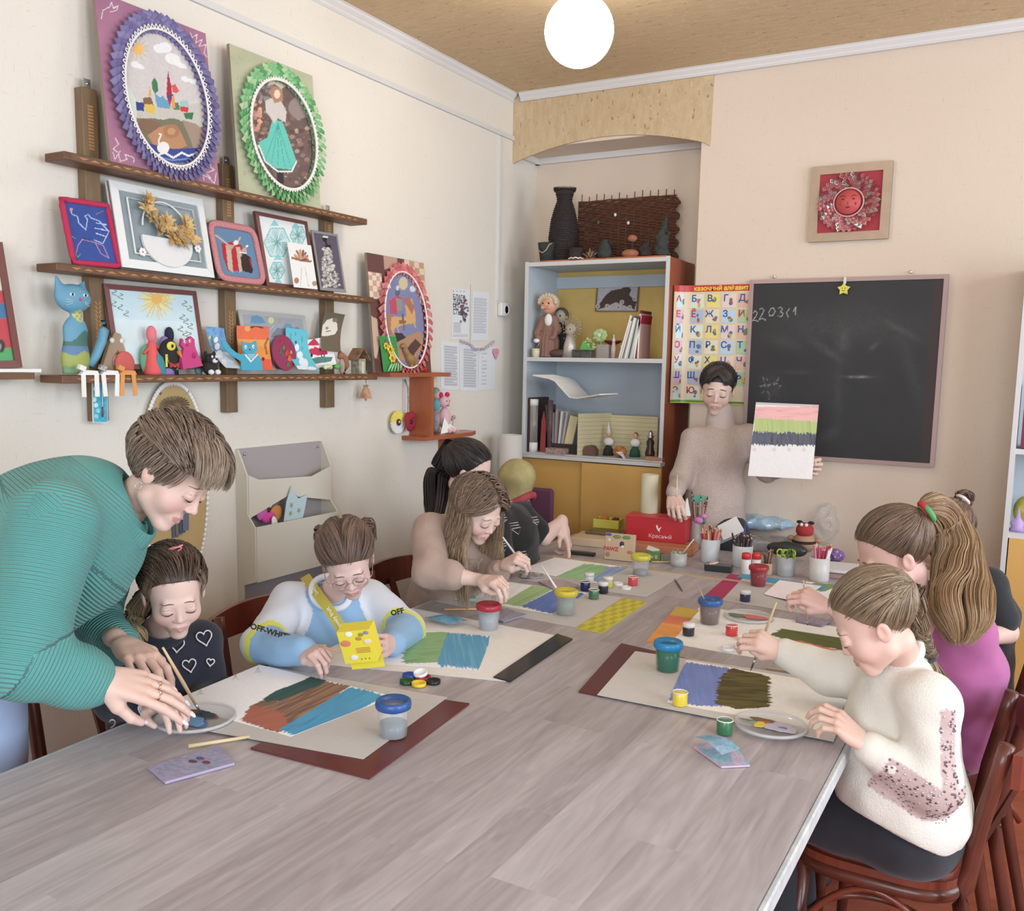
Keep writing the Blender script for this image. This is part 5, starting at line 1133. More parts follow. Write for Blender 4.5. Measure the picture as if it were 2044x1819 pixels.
obj('body',MB().lathe([(.036,0),(.034,.05),(.02,.056),(0,.056)],M_WK,n=18,cap=False),t,);obj('rim',MB().tube([(.037*math.cos(a),.037*math.sin(a),.003+.002*math.sin(9*a))for a in np.linspace(0,6.28,40,endpoint=False)],.0032,M_LACE,5,closed=True),t)
c=bk(1170,520,4.21);t=thing('lichen_clump','clump of brown twigs and lichen between the basket and the dark jug','twig clump',(c[0],4.25,zt));b=MB()
for k in range(60):a=random.random()*6.28;e=random.uniform(.2,1.4);r=random.uniform(.02,.05);d_=np.array([math.cos(a)*math.cos(e),math.sin(a)*math.cos(e),math.sin(e)])*r;b.tube([(0,0,.002),d_*.6,d_+np.array([0,0,.002])],.0018,M_TW if k%3 else M_WK,4)
obj('twigs',b,t)
c=bk(1207,518,4.26);t=thing('clay_jug','small black-green clay jug before the wicker panel','jug',(c[0],4.26,zt));obj('body',MB().lathe([(.03,0),(.036,.02),(.03,.055),(.016,.075),(.018,.088),(.012,.088)],M_WKG,n=18),t);obj('handle',MB().tube([(.018,0,.08),(.035,0,.07),(.034,0,.035)],.004,M_WKG,6),t)
c=bk(1183,520,4.26);t=thing('clay_pot','squat black pot left of the small jug on the cabinet','pot',(c[0]-.01,4.3,zt));obj('body',MB().lathe([(.02,0),(.03,.015),(.026,.04),(.018,.045),(.012,.04)],M_WKG,n=16),t)
c=bk(1258,514,4.25);M_TER=mat('terracotta',(164,100,72),.8,var=.15,vs=40,bump=.5,bs=100);t=thing('clay_mushroom','terracotta coloured rocky clump with a round top on the cabinet','clay figure',(c[0],4.26,zt));obj('base',MB().ell((-.005,0,.016),(.043,.03,.022),M_TER,16),t);obj('neck',MB().cyl((0,0.01,.03),(.002,.01,.085),.008,M_WK,.006),t);obj('cap',MB().ell((.002,.005,.088),(.024,.02,.017),M_TER,14),t)
for(px,l,m,h)in((1290,'dark angular bark piece right of the terracotta clump',M_WK,.07),(1322,'tall dark driftwood figure at the right end of the cabinet top',M_WKG,.17)):
 c=bk(px,512,4.29);t=thing('driftwood',l,'driftwood',(c[0],4.29,zt));S=SDF((-.06,-.04,0),(.06,.04,h+.03),.005);S.chain([(0,0,0),(-.01,0,h*.5),(.012,0,h)],[.036,.024,.009],.01);S.chain([(.01,0,h*.3),(.03,-.005,h*.6)],[.014,.006],.01);S.warp(lambda P_:.004*np.sin(P_[...,0]*150)*np.sin(P_[...,2]*130));V,F=S.mesh();obj('body',MB().add(V,F,m,smooth=True),t)
# ------- upper compartment
Zs=1.578;M_DSK=mat('doll_vinyl',(222,160,130),.5);M_BLD=mat('doll_blond_hair',(206,190,160),.9,bump=1,bs=120);M_BRD=mat('brown_doll_dress',(146,108,94),.9,bump=.6,bs=40);M_GLT=mat('silver_tinsel',(196,188,176),.3,.5,bump=1,bs=200)
c=bk(1088,715,4.26);t=thing('doll','large vinyl doll with blond hair in a long brown dress','doll',(c[0]+.004,4.29,Zs))
S=SDF((-.08,-.07,0),(.08,.07,.26),.004);S.chain([(0,0,0),(0,0,.08),(0,0,.16),(0,0,.21)],[.06,.05,.034,.022],.02,((0,1,0),.8));S.chain([(-.03,-.005,.195),(-.055,-.015,.13),(-.05,-.035,.09)],[.02,.018,.012],.01);S.chain([(.03,-.005,.195),(.055,-.015,.14),(.04,-.035,.10)],[.02,.018,.012],.01);S.warp(lambda P_:.003*np.sin(np.arctan2(P_[...,1],P_[...,0])*14)*(P_[...,2]<.14));V,F=S.mesh();obj('dress',MB().add(relax(V,F,1),F,M_BRD,smooth=True),t)
obj('lace_collar',MB().ell((.008,-.026,.19),(.022,.012,.032),M_LACE,10),t);h=obj('head',MB().ell((0,-.006,.265),(.043,.042,.046),M_DSK,20).ell((-.018,-.042,.253),(.013,.008,.012),M_DSK,8).ell((.018,-.042,.253),(.013,.008,.012),M_DSK,8).ell((0,-.05,.258),(.004,.004,.005),M_DSK,6),t)
for s in(-1,1):obj('eye',MB().ell((s*.016,-.043,.272),(.006,.004,.005),M_BLK,8),h)
obj('mouth',MB().ell((0,-.048,.243),(.007,.003,.003),flat((190,90,80)),8),h)
b=MB();b.ell((0,.006,.278),(.05,.046,.046),M_BLD,18)
for k in range(10):a=math.pi*(k/9);b.ell((.046*math.cos(a),-.022,.278+.036*math.sin(a)),.013,M_BLD,8)
obj('hair',b,t);obj('cuff',MB().ell((-.05,-.04,.085),(.018,.014,.012),M_LACE,8),t)
def minidoll(label,px,y,h,mh,md,mf,hr=.02):
 c=bk(px,715,y);t=thing('doll',label,'doll',(c[0],y,Zs));obj('dress',MB().lathe([(hr*1.5,0),(hr*1.2,h*.4),(hr*.6,h*.75)],md,n=16),t);hd=obj('head',MB().ell((0,-.003,h-hr),(hr,hr,hr*1.1),mf,14),t)
 for s in(-1,1):obj('eye',MB().ell((s*hr*.4,-hr*.98,h-hr*.9),(hr*.15,hr*.1,hr*.16),M_BLK,6),hd)
 obj('hair',MB().ell((0,hr*.3,h-hr*.75),(hr*1.15,hr*1.0,hr*1.2),mh,14),t);return t
minidoll('grey-faced doll with dark curly hair behind the beaded one',1117,4.38,.245,mat('dark_curly_hair',(92,84,76),.95,bump=1,bs=160),M_BLK,mat('grey_cloth_face',(176,166,148),.9),.034)
t=minidoll('small silvery doll framed by a beaded wire halo',1137,4.26,.165,M_GLT,M_GLT,mat('ash_cloth_face',(176,160,140),.9),.026)
b=MB()
for k in range(120):a=random.random()*6.28;r=random.uniform(.03,.062);b.ell((r*math.cos(a)-.008,.02+random.uniform(-.01,.01),.15+r*math.sin(a)),random.uniform(.002,.004),M_GLT,5)
obj('beaded_halo',b,t)
c=bk(1073,712,4.25);t=thing('jar','little glass jar with beads and a brush in the left corner of the shelf','jar',(c[0],4.23,Zs));M_GLS=mat('clear_glass',(240,244,244),.05,trans=.9);obj('glass',MB().lathe([(.018,0),(.02,.03),(.019,.045)],mat('decorated_jar',(206,190,130),.4,vcol2=(236,232,214),vs=40),n=14),t);obj('brush',MB().cyl((0,0,.04),(.02,0,.075),.0015,M_STEEL,n=6),t)
c=bk(1113,712,4.25);blob('fabric_bundle','brown gathered fabric bundle beside the glass jar','fabric bundle',(c[0],4.26,Zs),(.05,.03,.022),mat('brown_satin',(96,66,62),.5,bump=.6,bs=60))
p=bk(1160,712,4.22);t=thing('trinket_box','dark marbled lidded box at the front of the shelf','box',(p[0],4.25,Zs));M_MRB=mat('dark_marbled',(58,56,52),.45,vcol2=(96,92,84),vs=40);obj('box',MB().box((0,0,.018),(.10,.05,.036),M_MRB,bev=.002),t);obj('lid',MB().box((0,0,.0385),(.102,.052,.005),M_MRB,bev=.001),t)
c=bk(1200,650,4.33);t=thing('paper_flower','pale green ruffled paper flower with a white centre on the shelf','paper flower',(c[0]-.005,4.33,Zs+.115));M_PG=mat('pale_green_crepe',(184,214,140),.8)
for k in range(9):a=k*.7;obj('petal',MB().ell((.024*math.cos(a),0.003*(k%2),.02*math.sin(a)),(.019,.005,.014),M_PG,8),t)
obj('center',MB().ell((0,-.008,0),(.011,.004,.011),M_LACE,10),t)
obj('stem',MB().tube([(0,.01,0),(.0,.02,-.06),(0,.02,-.115)],.004,M_PG,6),t)
c=bk(1175,690,4.29);t=thing('crepe_bunch','bunch of light green crepe leaves under the paper flower','paper leaves',(c[0],4.3,Zs+.0));b=MB()
for k in range(40):a=random.random()*6.28;b.ell((random.uniform(-.025,.03),random.uniform(-.012,.012),random.uniform(.04,.10)),(.009,.004,.006),M_PG,6,rot_to((math.cos(a),.5,math.sin(a))))
b.cyl((0,0,0),(0,0,.05),.012,M_PG);obj('leaves',b,t)
single('green_paper',MB().prism([(0,0),(.065,0),(.02,.045)],(0,0,0),(1,0,0),(0,0,1),(0,.003,0),mat('vivid_green_paper',(96,190,96),.7)),'vivid green folded paper triangle above the dark marbled box','paper',world=False,loc=(bk(1155,700,4.26)[0],4.27,Zs+.041))
c=bk(1200,712,4.33);single('tissue_box',MB().box((0,0,.035),(.07,.06,.07),mat('pale_grey_card',(196,186,180),.7),bev=.003),'pale grey box standing behind the bottle','box',world=False,loc=(c[0],4.37,Zs))
c=bk(1224,718,4.25);t=thing('spray_bottle','slim pinkish bottle with a white nozzle','bottle',(c[0],4.25,Zs));M_PKG=mat('pink_plastic',(206,176,176),.3);obj('bottle',MB().lathe([(.011,0),(.012,.05),(.008,.075),(.006,.08)],M_PKG,n=14),t);obj('nozzle',MB().lathe([(.008,.08),(.007,.095),(.003,.1),(.003,.115)],M_TRIM,n=12),t)
c=bk(1238,715,4.29);t=thing('bottle','short white bottle with a rosy cap next to the leaning books','bottle',(c[0]+.004,4.3,Zs));obj('bottle',MB().lathe([(.014,0),(.014,.04),(.008,.05)],mat('rosy_glass',(196,160,150),.3),n=14),t);obj('cap',MB().lathe([(.009,.05),(.009,.066)],M_TRIM,n=12),t)
c=bk(1235,652,4.39);t=thing('red_bowl','dark red lacquer dish on the pale grey box','dish',(c[0]-.02,4.37,Zs+.07));obj('dish',MB().lathe([(.02,0),(.045,.012),(.046,.02),(.03,.016)],mat('dark_red_lacquer',(130,30,34),.35),n=20,sy=.5),t)
# picture with button flowers
def d(A):
 A.put((A.u<.03)|(A.u>.97)|(A.v<.03)|(A.v>.97),(120,104,86));z5=Z(4.7875,1020,340)
 A.ell(*z5(875,1085)[0],9,9,(92,66,72));A.ell(*z5(880,1085)[0],3,3,(150,140,140));A.poly(z5(830,1300,900,1200,960,1150,1060,1130,1110,1100,1150,1140,1130,1190,1200,1260,1180,1330,1000,1260,900,1310,830,1330),(84,68,60));A.noise(.12,.6)
 for x,y in((920,1300),(1025,1310),(1060,1260),(1135,1310),(1180,1230),(830,1300)):A.ell(*z5(x,y)[0],4.5,4.5,(212,202,190));A.ell(*z5(x,y)[0],2.5,2.5,(160,146,134))
picture('applique_picture','small grey picture of dark feathers and shell flowers on the yellow back of the cabinet','picture',[(1188,622),(1272,622),(1278,556),(1192,557)],(190,184,190),(70,60),d,4.546,4.55,.006,plane=lambda p,o:bk(p[0],p[1],o))
# leaning books, right part of the upper compartment
def books(z,specs,x0,lean,y,depth,grp):
 x=x0
 for i,(th,h,c,lab,le)in enumerate(specs):
  a=le;m=flat(c,.6);o=thing('book',lab,'book',(x,y,z+th*math.sin(abs(a))*0.0),0,ry=a,group=grp)
  obj('cover',MB().box((th/2,0,h/2),(th,depth,h),m,bev=.001),o);obj('pages',MB().box((th/2,-.001,h/2),(th*.7,depth+.001,h*.97),M_PAPER),o)if th>.008 else None
  x+=th/math.cos(a)+.0012
books(Zs,[(.010,.215,(206,196,176),'tall cream book, leftmost of the leaning books on the upper shelf',.26),(.009,.19,(92,66,56),'dark brown book leaning second from the left on the upper shelf',.25),(.007,.19,(170,150,136),'beige thin book leaning right of the dark brown one',.24),(.011,.20,(226,222,216),'white book in the middle of the leaning row',.22),(.006,.195,(190,206,208),'pale blue thin book leaning right of the white one',.21),(.007,.195,(96,100,98),'dark grey thin book with lettered spine in the leaning row',.2),(.006,.19,(206,206,196),'off-white booklet leaning between the two grey books',.19),(.009,.195,(120,124,126),'mid grey book leaning left of the red one',.18),(.012,.21,(176,34,54),'bright crimson book leaning in the row',.13),(.007,.23,(118,52,46),'dark red tall book beside the cabinet wall',.06),(.009,.215,(190,150,136),'pinkish book standing against the right cabinet wall',.02)],bk(1240,715,4.25)[0]-.004,.2,4.29,.14,None)
# ------- lower compartment
Zl=1.092
def tubeth(label,px,y,r,h,m,cm=None,name='pencil_tube'):
 c=bk(px,890,y);t=thing(name,label,'tube',(c[0],y,Zl));obj('body',MB().lathe([(r,0),(r,h)],m,n=16),t)
 if cm:obj('cap',MB().lathe([(r*1.06,h-.03),(r*1.06,h+.003)],cm,n=16).lathe([(r*1.06,0),(r*1.06,.05)],cm,n=16),t)
M_CLP=mat('cloudy_plastic',(190,184,178),.25,vcol2=(110,104,98),vs=40,stretch=(1,1,.1))
c=bk(1052,885,4.1);single('ring_binder',MB().box((0,0,.14),(.02,.2,.28),flat((70,46,44),.6),bev=.002),'dark brown binder standing against the left cabinet wall','binder',world=False,loc=(CX0+.03,4.33,Zl))
tubeth('clear tube packed with grey sticks and white ends',1064,4.25,.022,.27,M_CLP,M_PAPER);tubeth('dark purple speckled tube with a white top',1097,4.26,.0135,.27,mat('dark_speckled',(76,50,56),.5,vcol2=(120,90,90),vs=80),None);
c=bk(1078,890,4.27);t=thing('red_pennant','bright red pointed folded paper standing between the two tubes','paper',(c[0]+.003,4.29,Zl));obj('body',MB().prism([(-.014,.0),(.016,0),(.018,.15),(.004,.215),(-.008,.16)],(0,0,0),(1,0,0),(0,0,1),(0,.006,0),mat('translucent_red',(196,84,84),.4)),t)
c=bk(1116,888,4.33);t=thing('magazine_tray','black tray holding upright sheets and brochures','tray',(c[0]+.05,4.33,Zl));obj('tray',MB().box((0,-.06,.025),(.16,.006,.05),M_DK).box((0,0,.003),(.16,.12,.006),M_DK),t)
x=bk(1105,888,4.33)[0]
for i,(cc,h,lab)in enumerate((((90,84,86),.24,'dark grey folder at the left end of the black tray'),((206,200,200),.20,'white brochure in the black tray beside the dark folder'),((176,160,160),.22,'greyish pink folder in the middle of the tray'),((222,218,214),.21,'white folder with curled corner in the tray'),((186,176,176),.21,'grey paper folder in the tray beside the yellow brochure'),((222,206,156),.19,'pale yellow printed brochure facing out of the tray'))):
 w_=.011 if i<5 else.045;single('brochure',MB().box((0,0,h/2),(w_,.1 if i<5 else.01,h),flat(cc,.7)),lab,'brochure',world=False,loc=(x+i*.017+(0 if i<5 else.012),4.33 if i<5 else 4.29,Zl+.006),ry=.06*i-.1)
p=[bk(1085,748,4.1),bk(1125,752,4.26),bk(1160,790,4.26),bk(1215,785,4.1)]
b=MB();G=np.zeros((12,3,3))
for i in range(12):
 s=i/11*3;k=min(2,int(s));f=s-k;q=p[k]*(1-f)+p[k+1]*f
 for j in range(3):G[i,j]=q+np.array([0,.11*(j-1)/1,0])+[0,0,-.012*math.sin(s)]
b.grid(G,M_PAPER,thick=.006);single('paper_stack',b,'sheaf of white paper drooping over the upright brochures','paper stack')
M_KN=mat('cream_ruled_card',(214,200,156),.7)
t=thing('craft_diorama','folding cream ruled card backdrop with small folk figures inside','diorama',(-1.68,4.2,Zl))
q0,q1,q2=bk(1152,892,4.23),bk(1218,885,4.42),bk(1312,890,4.43)
for a,b_,hh in((q0,q1,.21),(q1,q2,.2)):
 a=np.array([a[0],a[1],Zl]);b_=np.array([min(b_[0],CX1-.03),b_[1],Zl]);e=b_-a;n=nz(np.cross(e,(0,0,1)));o=obj('panel',MB().prism([(0,0),(1,0),(1,hh),(0,hh)],a,e,(0,0,1),n*.004,M_KN),t,True)
 b=MB()
 for k in range(9):b.prism([(0.01,0),(.99,0),(.99,.0012),(.01,.0012)],a+[0,0,.02+.021*k]+n*.004,e,(0,0,1),n*.0006,flat((150,136,104),.8))
 obj('ruled_lines',b,o,True)
c=bk(1213,880,4.33)
def figure(label,px,y,m1,m2,m3,h,hat=False):
 c=bk(px,880,y);t=thing('folk_figure',label,'figurine',(c[0],y,Zl));obj('skirt',MB().lathe([(.028,0),(.024,.03),(.01,.055)],m2,n=14),t);obj('blouse',MB().ell((0,0,.07),(.028,.018,.022),m1,12),t);obj('head',MB().ell((0,-.002,.105),(.012,.012,.014),m3,12),t)
 if hat:obj('hat',MB().cyl((0,0,.11),(-.004,0,.17),.012,M_PAPER,.001),t)
 else:obj('hair',MB().ell((0,.004,.11),(.013,.012,.013),flat((110,70,50),.9),10),t)
figure('folk figure in a white blouse and tall pointed cream hat',1215,4.33,M_PAPER,M_DK,M_DSK,.15,True);figure('folk figure in a white blouse and green skirt',1268,4.35,M_PAPER,mat('dark_green_cloth',(48,92,72),.9),M_DSK,.14)
c=bk(1176,892,4.25);t=thing('arched_box','brown arched wooden box at the front left of the folk figures','box',(c[0],4.25,Zl));obj('box',MB().prism([(-.034,0),(.034,0),(.034,.03),(.02,.048),(0,.052),(-.02,.048),(-.034,.03)],(0,0,0),(1,0,0),(0,0,1),(0,.04,0),mat('brown_felted',(116,84,66),.9)),t)
c=bk(1236,888,4.25);t=thing('bread_model','golden brown shell shaped loaf model in the diorama','craft model',(c[0],4.26,Zl));obj('body',MB().ell((0,0,.03),(.036,.026,.028),mat('golden_brown',(206,146,70),.6,vcol2=(140,66,36),vs=50),16),t)
single('wooden_tray',MB().box((0,0,.01),(.09,.04,.02),mat('pinkish_wood',(176,130,108),.7),bev=.004),'small pinkish wooden tray at the front of the shelf','tray',world=False,loc=(bk(1272,892,4.0)[0],4.23,Zl))
c=bk(1298,890,4.27);t=thing('model_samovar','small dark samovar model with silver rings by the right cabinet wall','samovar',(c[0]-.008,4.29,Zl));obj('body',MB().lathe([(.022,0),(.024,.03),(.016,.06),(.02,.085),(.01,.1)],mat('dark_brown_gloss',(66,50,46),.3),n=16),t);obj('rings',MB().lathe([(.012,.1),(.016,.106),(.016,.114),(.008,.12),(.013,.126),(.004,.14)],M_STEEL,n=14),t)
single('patterned_box',MB().box((0,0,.015),(.11,.05,.03),mat('brown_patterned',(120,84,76),.6,vcol2=(196,170,160),vs=90),bev=.002),'low brown patterned box on the ledge under the tubes','box',world=False,loc=(bk(1112,895,4.23)[0],4.23,Zl))
single('striped_cloth',MB().prism([(-.03,.03),(.0,.035),(.02,-.0),(.01,-.0),(-.0,.012)],(0,0,0),(1,0,0),(0,0,1),(0,.01,0),mat('pink_striped_cloth',(206,170,180),.8,vcol2=(230,226,230),vs=60)),'pale pink striped scrap of cloth beside the arched box','cloth',world=False,loc=(bk(1205,892,4.0)[0],4.22,Zl))
# white tube roll and cream roll
c=P(1018,1050,1,3.86);t=thing('paper_roll','big white paper roll standing in the corner left of the cabinet','paper roll',(bk(1019,950,4.06)[0],4.06,0.0))
ht=bk(1018,868,4.06)[2];obj('roll',MB().lathe([(.058,0),(.058,ht),(.052,ht),(.052,.02)],mat('white_roll',(216,212,208),.7),n=32),t)
hk=bk(1295,948,3.9);t=thing('paper_roll','cream paper roll standing upright on the desk behind the red box','paper roll',(hk[0],3.92,ZT));obj('roll',MB().lathe([(.038,0),(.038,hk[2]-ZT),(.034,hk[2]-ZT),(.034,.01)],mat('cream_roll',(206,200,170),.7),n=28),t)
# poster, board, sun picture
pz0,pz1=1.372,1.925;WP_=.385
t=thing('alphabet_poster','illustrated alphabet poster with a red title band beside the blackboard, curling at its left','poster',(-1.3,YB-.01,pz0))
pth=np.array([(-1.530,4.262),(-1.522,4.285),(-1.50,4.308),(-1.46,4.317),(-1.40,4.318),(-1.30,4.318),(-1.165,4.318)]);sl=np.concatenate([[0],np.cumsum(np.hypot(*np.diff(pth,axis=0).T))]);sl*=WP_/sl[-1]
def onp(s,off=0.0):
 p=np.array([np.interp(s,sl,pth[:,0]),np.interp(s,sl,pth[:,1])]);q=np.array([np.interp(s+.004,sl,pth[:,0]),np.interp(s+.004,sl,pth[:,1])])-np.array([np.interp(s-.004,sl,pth[:,0]),np.interp(s-.004,sl,pth[:,1])]);q/=np.hypot(*q)+1e-9;return np.array([p[0]+q[1]*off,p[1]-q[0]*off]),q
n=30;G=np.array([[(*onp(WP_*i/n)[0],z)for z in(pz0,pz1)]for i in range(n+1)])
obj('sheet',MB().grid(G,mat('poster_sheet',(226,206,170),.3),thick=.0006,smooth=True),t,True)
def strip(z0,z1,m,nm,off=.0008):
 H=np.array([[(*onp(WP_*i/n,off)[0],z)for z in(z0,z1)]for i in range(n+1)]);obj(nm,MB().grid(H,m),t,True)
strip(1.895,pz1,mat('poster_red',(206,56,50),.3),'title_band');strip(pz0+.004,pz0+.014,mat('poster_green',(90,150,70),.3),'bottom_band');strip(pz0,pz0+.004,mat('poster_yellow',(230,210,60),.3),'bottom_edge')
abc='АБВГД ЕЁЖЗИ ЙКЛМН ОПРСТ УФХЦЧ ШЩЪЫЬ ЭЮЯ'.split();vow='АЕЁИОУЫЭЮЯ';cw,chh=(WP_-.012)/5.0,(1.892-pz0-.018)/7.0
cc=[(200,226,234),(230,222,190),(226,180,160),(222,232,214),(190,214,230),(216,180,210),(238,220,130),(170,200,160),(180,190,215),(236,210,200)]
random.seed(5);cards=MB();pics=MB();red=MB();blue=MB()
for r,row in enumerate(abc):
 for k,ch in enumerate(row):
  s_=.008+cw*(k+.5);z=1.888-chh*(r+.5);(x,yy),q=onp(s_,.0012);q3=np.array([q[0],q[1],0]);X=frame((x,yy,z),q3,(0,0,1));m=mat('card_%d'%((r*5+k*3)%10),cc[(r*5+k*3)%10],.4)
  cards.prism([(-.43,-.44),(.43,-.44),(.43,.44),(-.43,.44)],(x,yy,z),q3*cw,(0,0,chh),-X[:3,2]*-.0006,m);R3=X[:3,:3]
  for _ in range(3):pics.ell(X[:3,3]+R3@np.array([cw*random.uniform(.06,.25),chh*random.uniform(-.3,.1),.0012]),(cw*random.uniform(.07,.15),chh*random.uniform(.08,.2),.0006),flat(random.choice([(190,90,60),(90,140,90),(110,110,140),(220,180,80),(90,120,170),(150,110,90),(200,120,130)]),.4),8,R3)
  X2=X.copy();X2[:3,3]=X[:3,3]+R3@np.array([-cw*.2,chh*.14,.0012]);text_mb(red if ch in vow else blue,ch,.042,mat('letter_red',(200,46,60),.4)if ch in vow else mat('letter_blue',(60,90,170),.4),X2,.0002,.0010)
obj('cards',cards,t,True);obj('drawings',pics,t,True);obj('letters',red,t,True,label='red vowels');obj('letters',blue,t,True,label='blue consonants')
b=MB();text_mb(b,'Сказочный алфавит',.029,mat('title_yellow',(250,220,60),.4),frame((-1.335,4.3165,1.909),(1,0,0),(0,0,1)),.0003,.0008);obj('title',b,t,True)
# blackboard
p0,p1,p2,p3=bk(1500,562),bk(1893,548),bk(1866,938),bk(1622,921)
bx0,bx1,bz1,bz0=bk(1493,700)[0]+.0,p1[0]+.005,1.942,1.138
t=thing('blackboard','black school chalkboard in a thin pinkish wooden frame on the back wall','blackboard',((bx0+bx1)/2,YB-.01,bz0));M_BF=mat('pinkish_frame',(178,150,144),.5);tlt=.0
o,u,v=np.array([bx0+.012,YB-.022,bz0+.012]),np.array([bx1-bx0-.024,0,0.]),np.array([0,0,bz1-bz0-.024])
M_CHK=mat('chalkboard',attr=True,rough=.55)
A=Art(o,u,v,230,230,(46,46,47));zb=Z(3.624,1480,520);A.noise(.08,.02)
def smear(x,y,rx,ry,a,op):
 ca,sa=math.cos(a),math.sin(a);X_,Y_=A.X-x,A.Y-y;q=((X_*ca+Y_*sa)/rx)**2+((-X_*sa+Y_*ca)/ry)**2;k=np.exp(-q)*op*(.5+vnoise(A.X*ca+A.Y*sa*.3,-A.X*sa+A.Y*ca,.25));A.c[:]=A.c*(1-k[...,None])+lin((150,150,150))*k[...,None]
for x,y,rx,ry,a,op in((620,655,40,8,.6,.10),(1150,500,40,6,.5,.10),(740,590,14,22,0,.10),(850,843,22,2.5,0.0,.55),(330,600,40,14,.3,.06),(700,950,10,60,0,.05),(1230,800,14,60,-.3,.05),(600,480,90,30,.1,.05),(640,1260,20,10,-.6,.08),(960,620,12,5,-.7,.12),(400,810,30,5,0,.06),(1000,450,120,40,0.2,.04),(220,930,20,30,-.3,.06)):smear(*zb(x,y)[0],rx,ry,a,op)
CH=(196,196,192)
for p_ in(((85,380),(100,365),(115,378),(105,405),(78,435),(95,432),(120,440)),((130,355),(150,345),(165,360),(150,390),(125,432),(150,418),(175,432)),((215,345),(198,375),(205,400),(225,400),(243,370),(232,345),(215,345)),((265,345),(285,338),(298,352),(282,368),(300,385),(290,408),(262,400)),((345,350),(325,380),(340,410)),((375,372),(393,335),(390,395))):A.line(zb(*[c for q in p_ for c in q]),1.4,CH,.75)
for k in range(16):x,y=zb(random.uniform(140,280),random.uniform(860,1000))[0];A.line([(x,y),(x+random.uniform(-8,8),y+random.uniform(-8,8)),(x+random.uniform(-6,6),y+random.uniform(-6,6))],1,(140,140,140),.6)
A.put((A.u>.945)|(A.u<0.008),(66,44,44),.8)
obj('chalk_surface',slab(A.mb(M_CHK,thick=0),o,u,v,.012,M_DK),t,True);obj('frame',frame_mb(o-[.012,0,.012],u+[.024,0,0],v+[0,0,.024],.018,.02,M_BF),t,True)
for px,py_ in((1545,553),(1819,543),(1886,602)):c=bk(px,py_,YB-.012);obj('mounting_clip',MB().box(c,(.012,.014,.012),M_STEEL,bev=.002),t,True)
c=bk(1684,577,YB-.04);t=thing('star_magnet','yellow foam star hanging from a white clip on the board top','star',c);obj('star',MB().prism([((.028 if k%2==0 else.016)*math.sin(k*math.pi/5),(.028 if k%2==0 else.016)*math.cos(k*math.pi/5))for k in range(10)],(0,0,0),(1,0,0),(0,0,1),(0,.008,0),mat('yellow_foam',(222,214,84),.8)),t);obj('clip',MB().box((.002,.004,.036),(.012,.01,.03),M_TRIM,bev=.003),t)
obj('face',MB().ell((-.006,-.001,.004),(.0018,.001,.0025),M_BLK,6).ell((.006,-.001,.004),(.0018,.001,.0025),M_BLK,6).tube([(-.007,-.001,-.004),(0,-.001,-.009),(.007,-.001,-.004)],.001,M_BLK,4),t)
# sun picture
q=[bk(1614,483,YB-.012),bk(1773,478,YB-.012),bk(1784,321,YB-.012),bk(1621,334,YB-.012)]
o=q[0];u=np.array([(q[1]-q[0]+q[2]-q[3])[0]/2,0,0]);v=np.array([0,0,(q[3]-q[0]+q[2]-q[1])[2]/2]);o=sum(q)/4-u/2-v/2;M_SFR=mat('raw_light_frame',(186,158,132),.6,var=.1,vs=8)
t=thing('sun_picture','red framed picture of a smiling sun face with foil petals on the back wall','picture',o+u/2)
obj('backing',slab(MB().prism([(0,0),(1,0),(1,1),(0,1)],o,u,v,(0,-.002,0),mat('crimson_backing',(176,48,62),.6)),o,u,v,.006,M_BACK),t,True);obj('frame',frame_mb(o,u,v,.036,.012,M_SFR,lift=.01),t,True);obj('inner_cord',frame_mb(o+u*.1+v*.1,u*.8,v*.8,.004,.004,mat('pale_cord',(206,170,150),.8),lift=.008),t,True)
obj('foil_petals',ruffle(o,u,v,.49,.50,(.22,.22),(.36,.36),34,4,[mat('silver_foil',(176,160,156),.25,.6),mat('rose_foil',(186,110,112),.35,.3),mat('rose_foil'),mat('crimson_foil',(150,60,66),.4,.2)],.018,lift=.004),t,True,label='ring of silver and rose foil petals')
f=obj('face',MB().lathe([(.052,0),(.05,.012),(0,.016)],mat('coral_face',(206,84,82),.5),o+u*.49+v*.5+[0,-.006,0],30,rot_to((0,-1,0))),t,True);fc=o+u*.49+v*.5+np.array([0,-.022,0]);MB_=MB();DR=flat((110,40,44),.6)
for s in(-1,1):MB_.tube([fc+[s*.012,0,.022],fc+[s*.022,0,.028],fc+[s*.034,.002,.024]],.001,DR,4);MB_.ell(fc+[s*.022,0,.012],(.006,.0015,.003),DR,8);MB_.ell(fc+[s*.03,.003,-.008],(.006,.002,.006),flat((176,50,60),.6),8)
MB_.ell(fc+[0,0,-.006],(.003,.003,.008),flat((190,70,72),.5),8);MB_.ell(fc+[0,.001,-.022],(.010,.0015,.003),DR,8);obj('features',MB_,f,True);obj('cord',ring(o,u,v,.49,.5,.185,.185,.003,mat('pink_cord',(226,180,170),.7),off=.012),f,True)
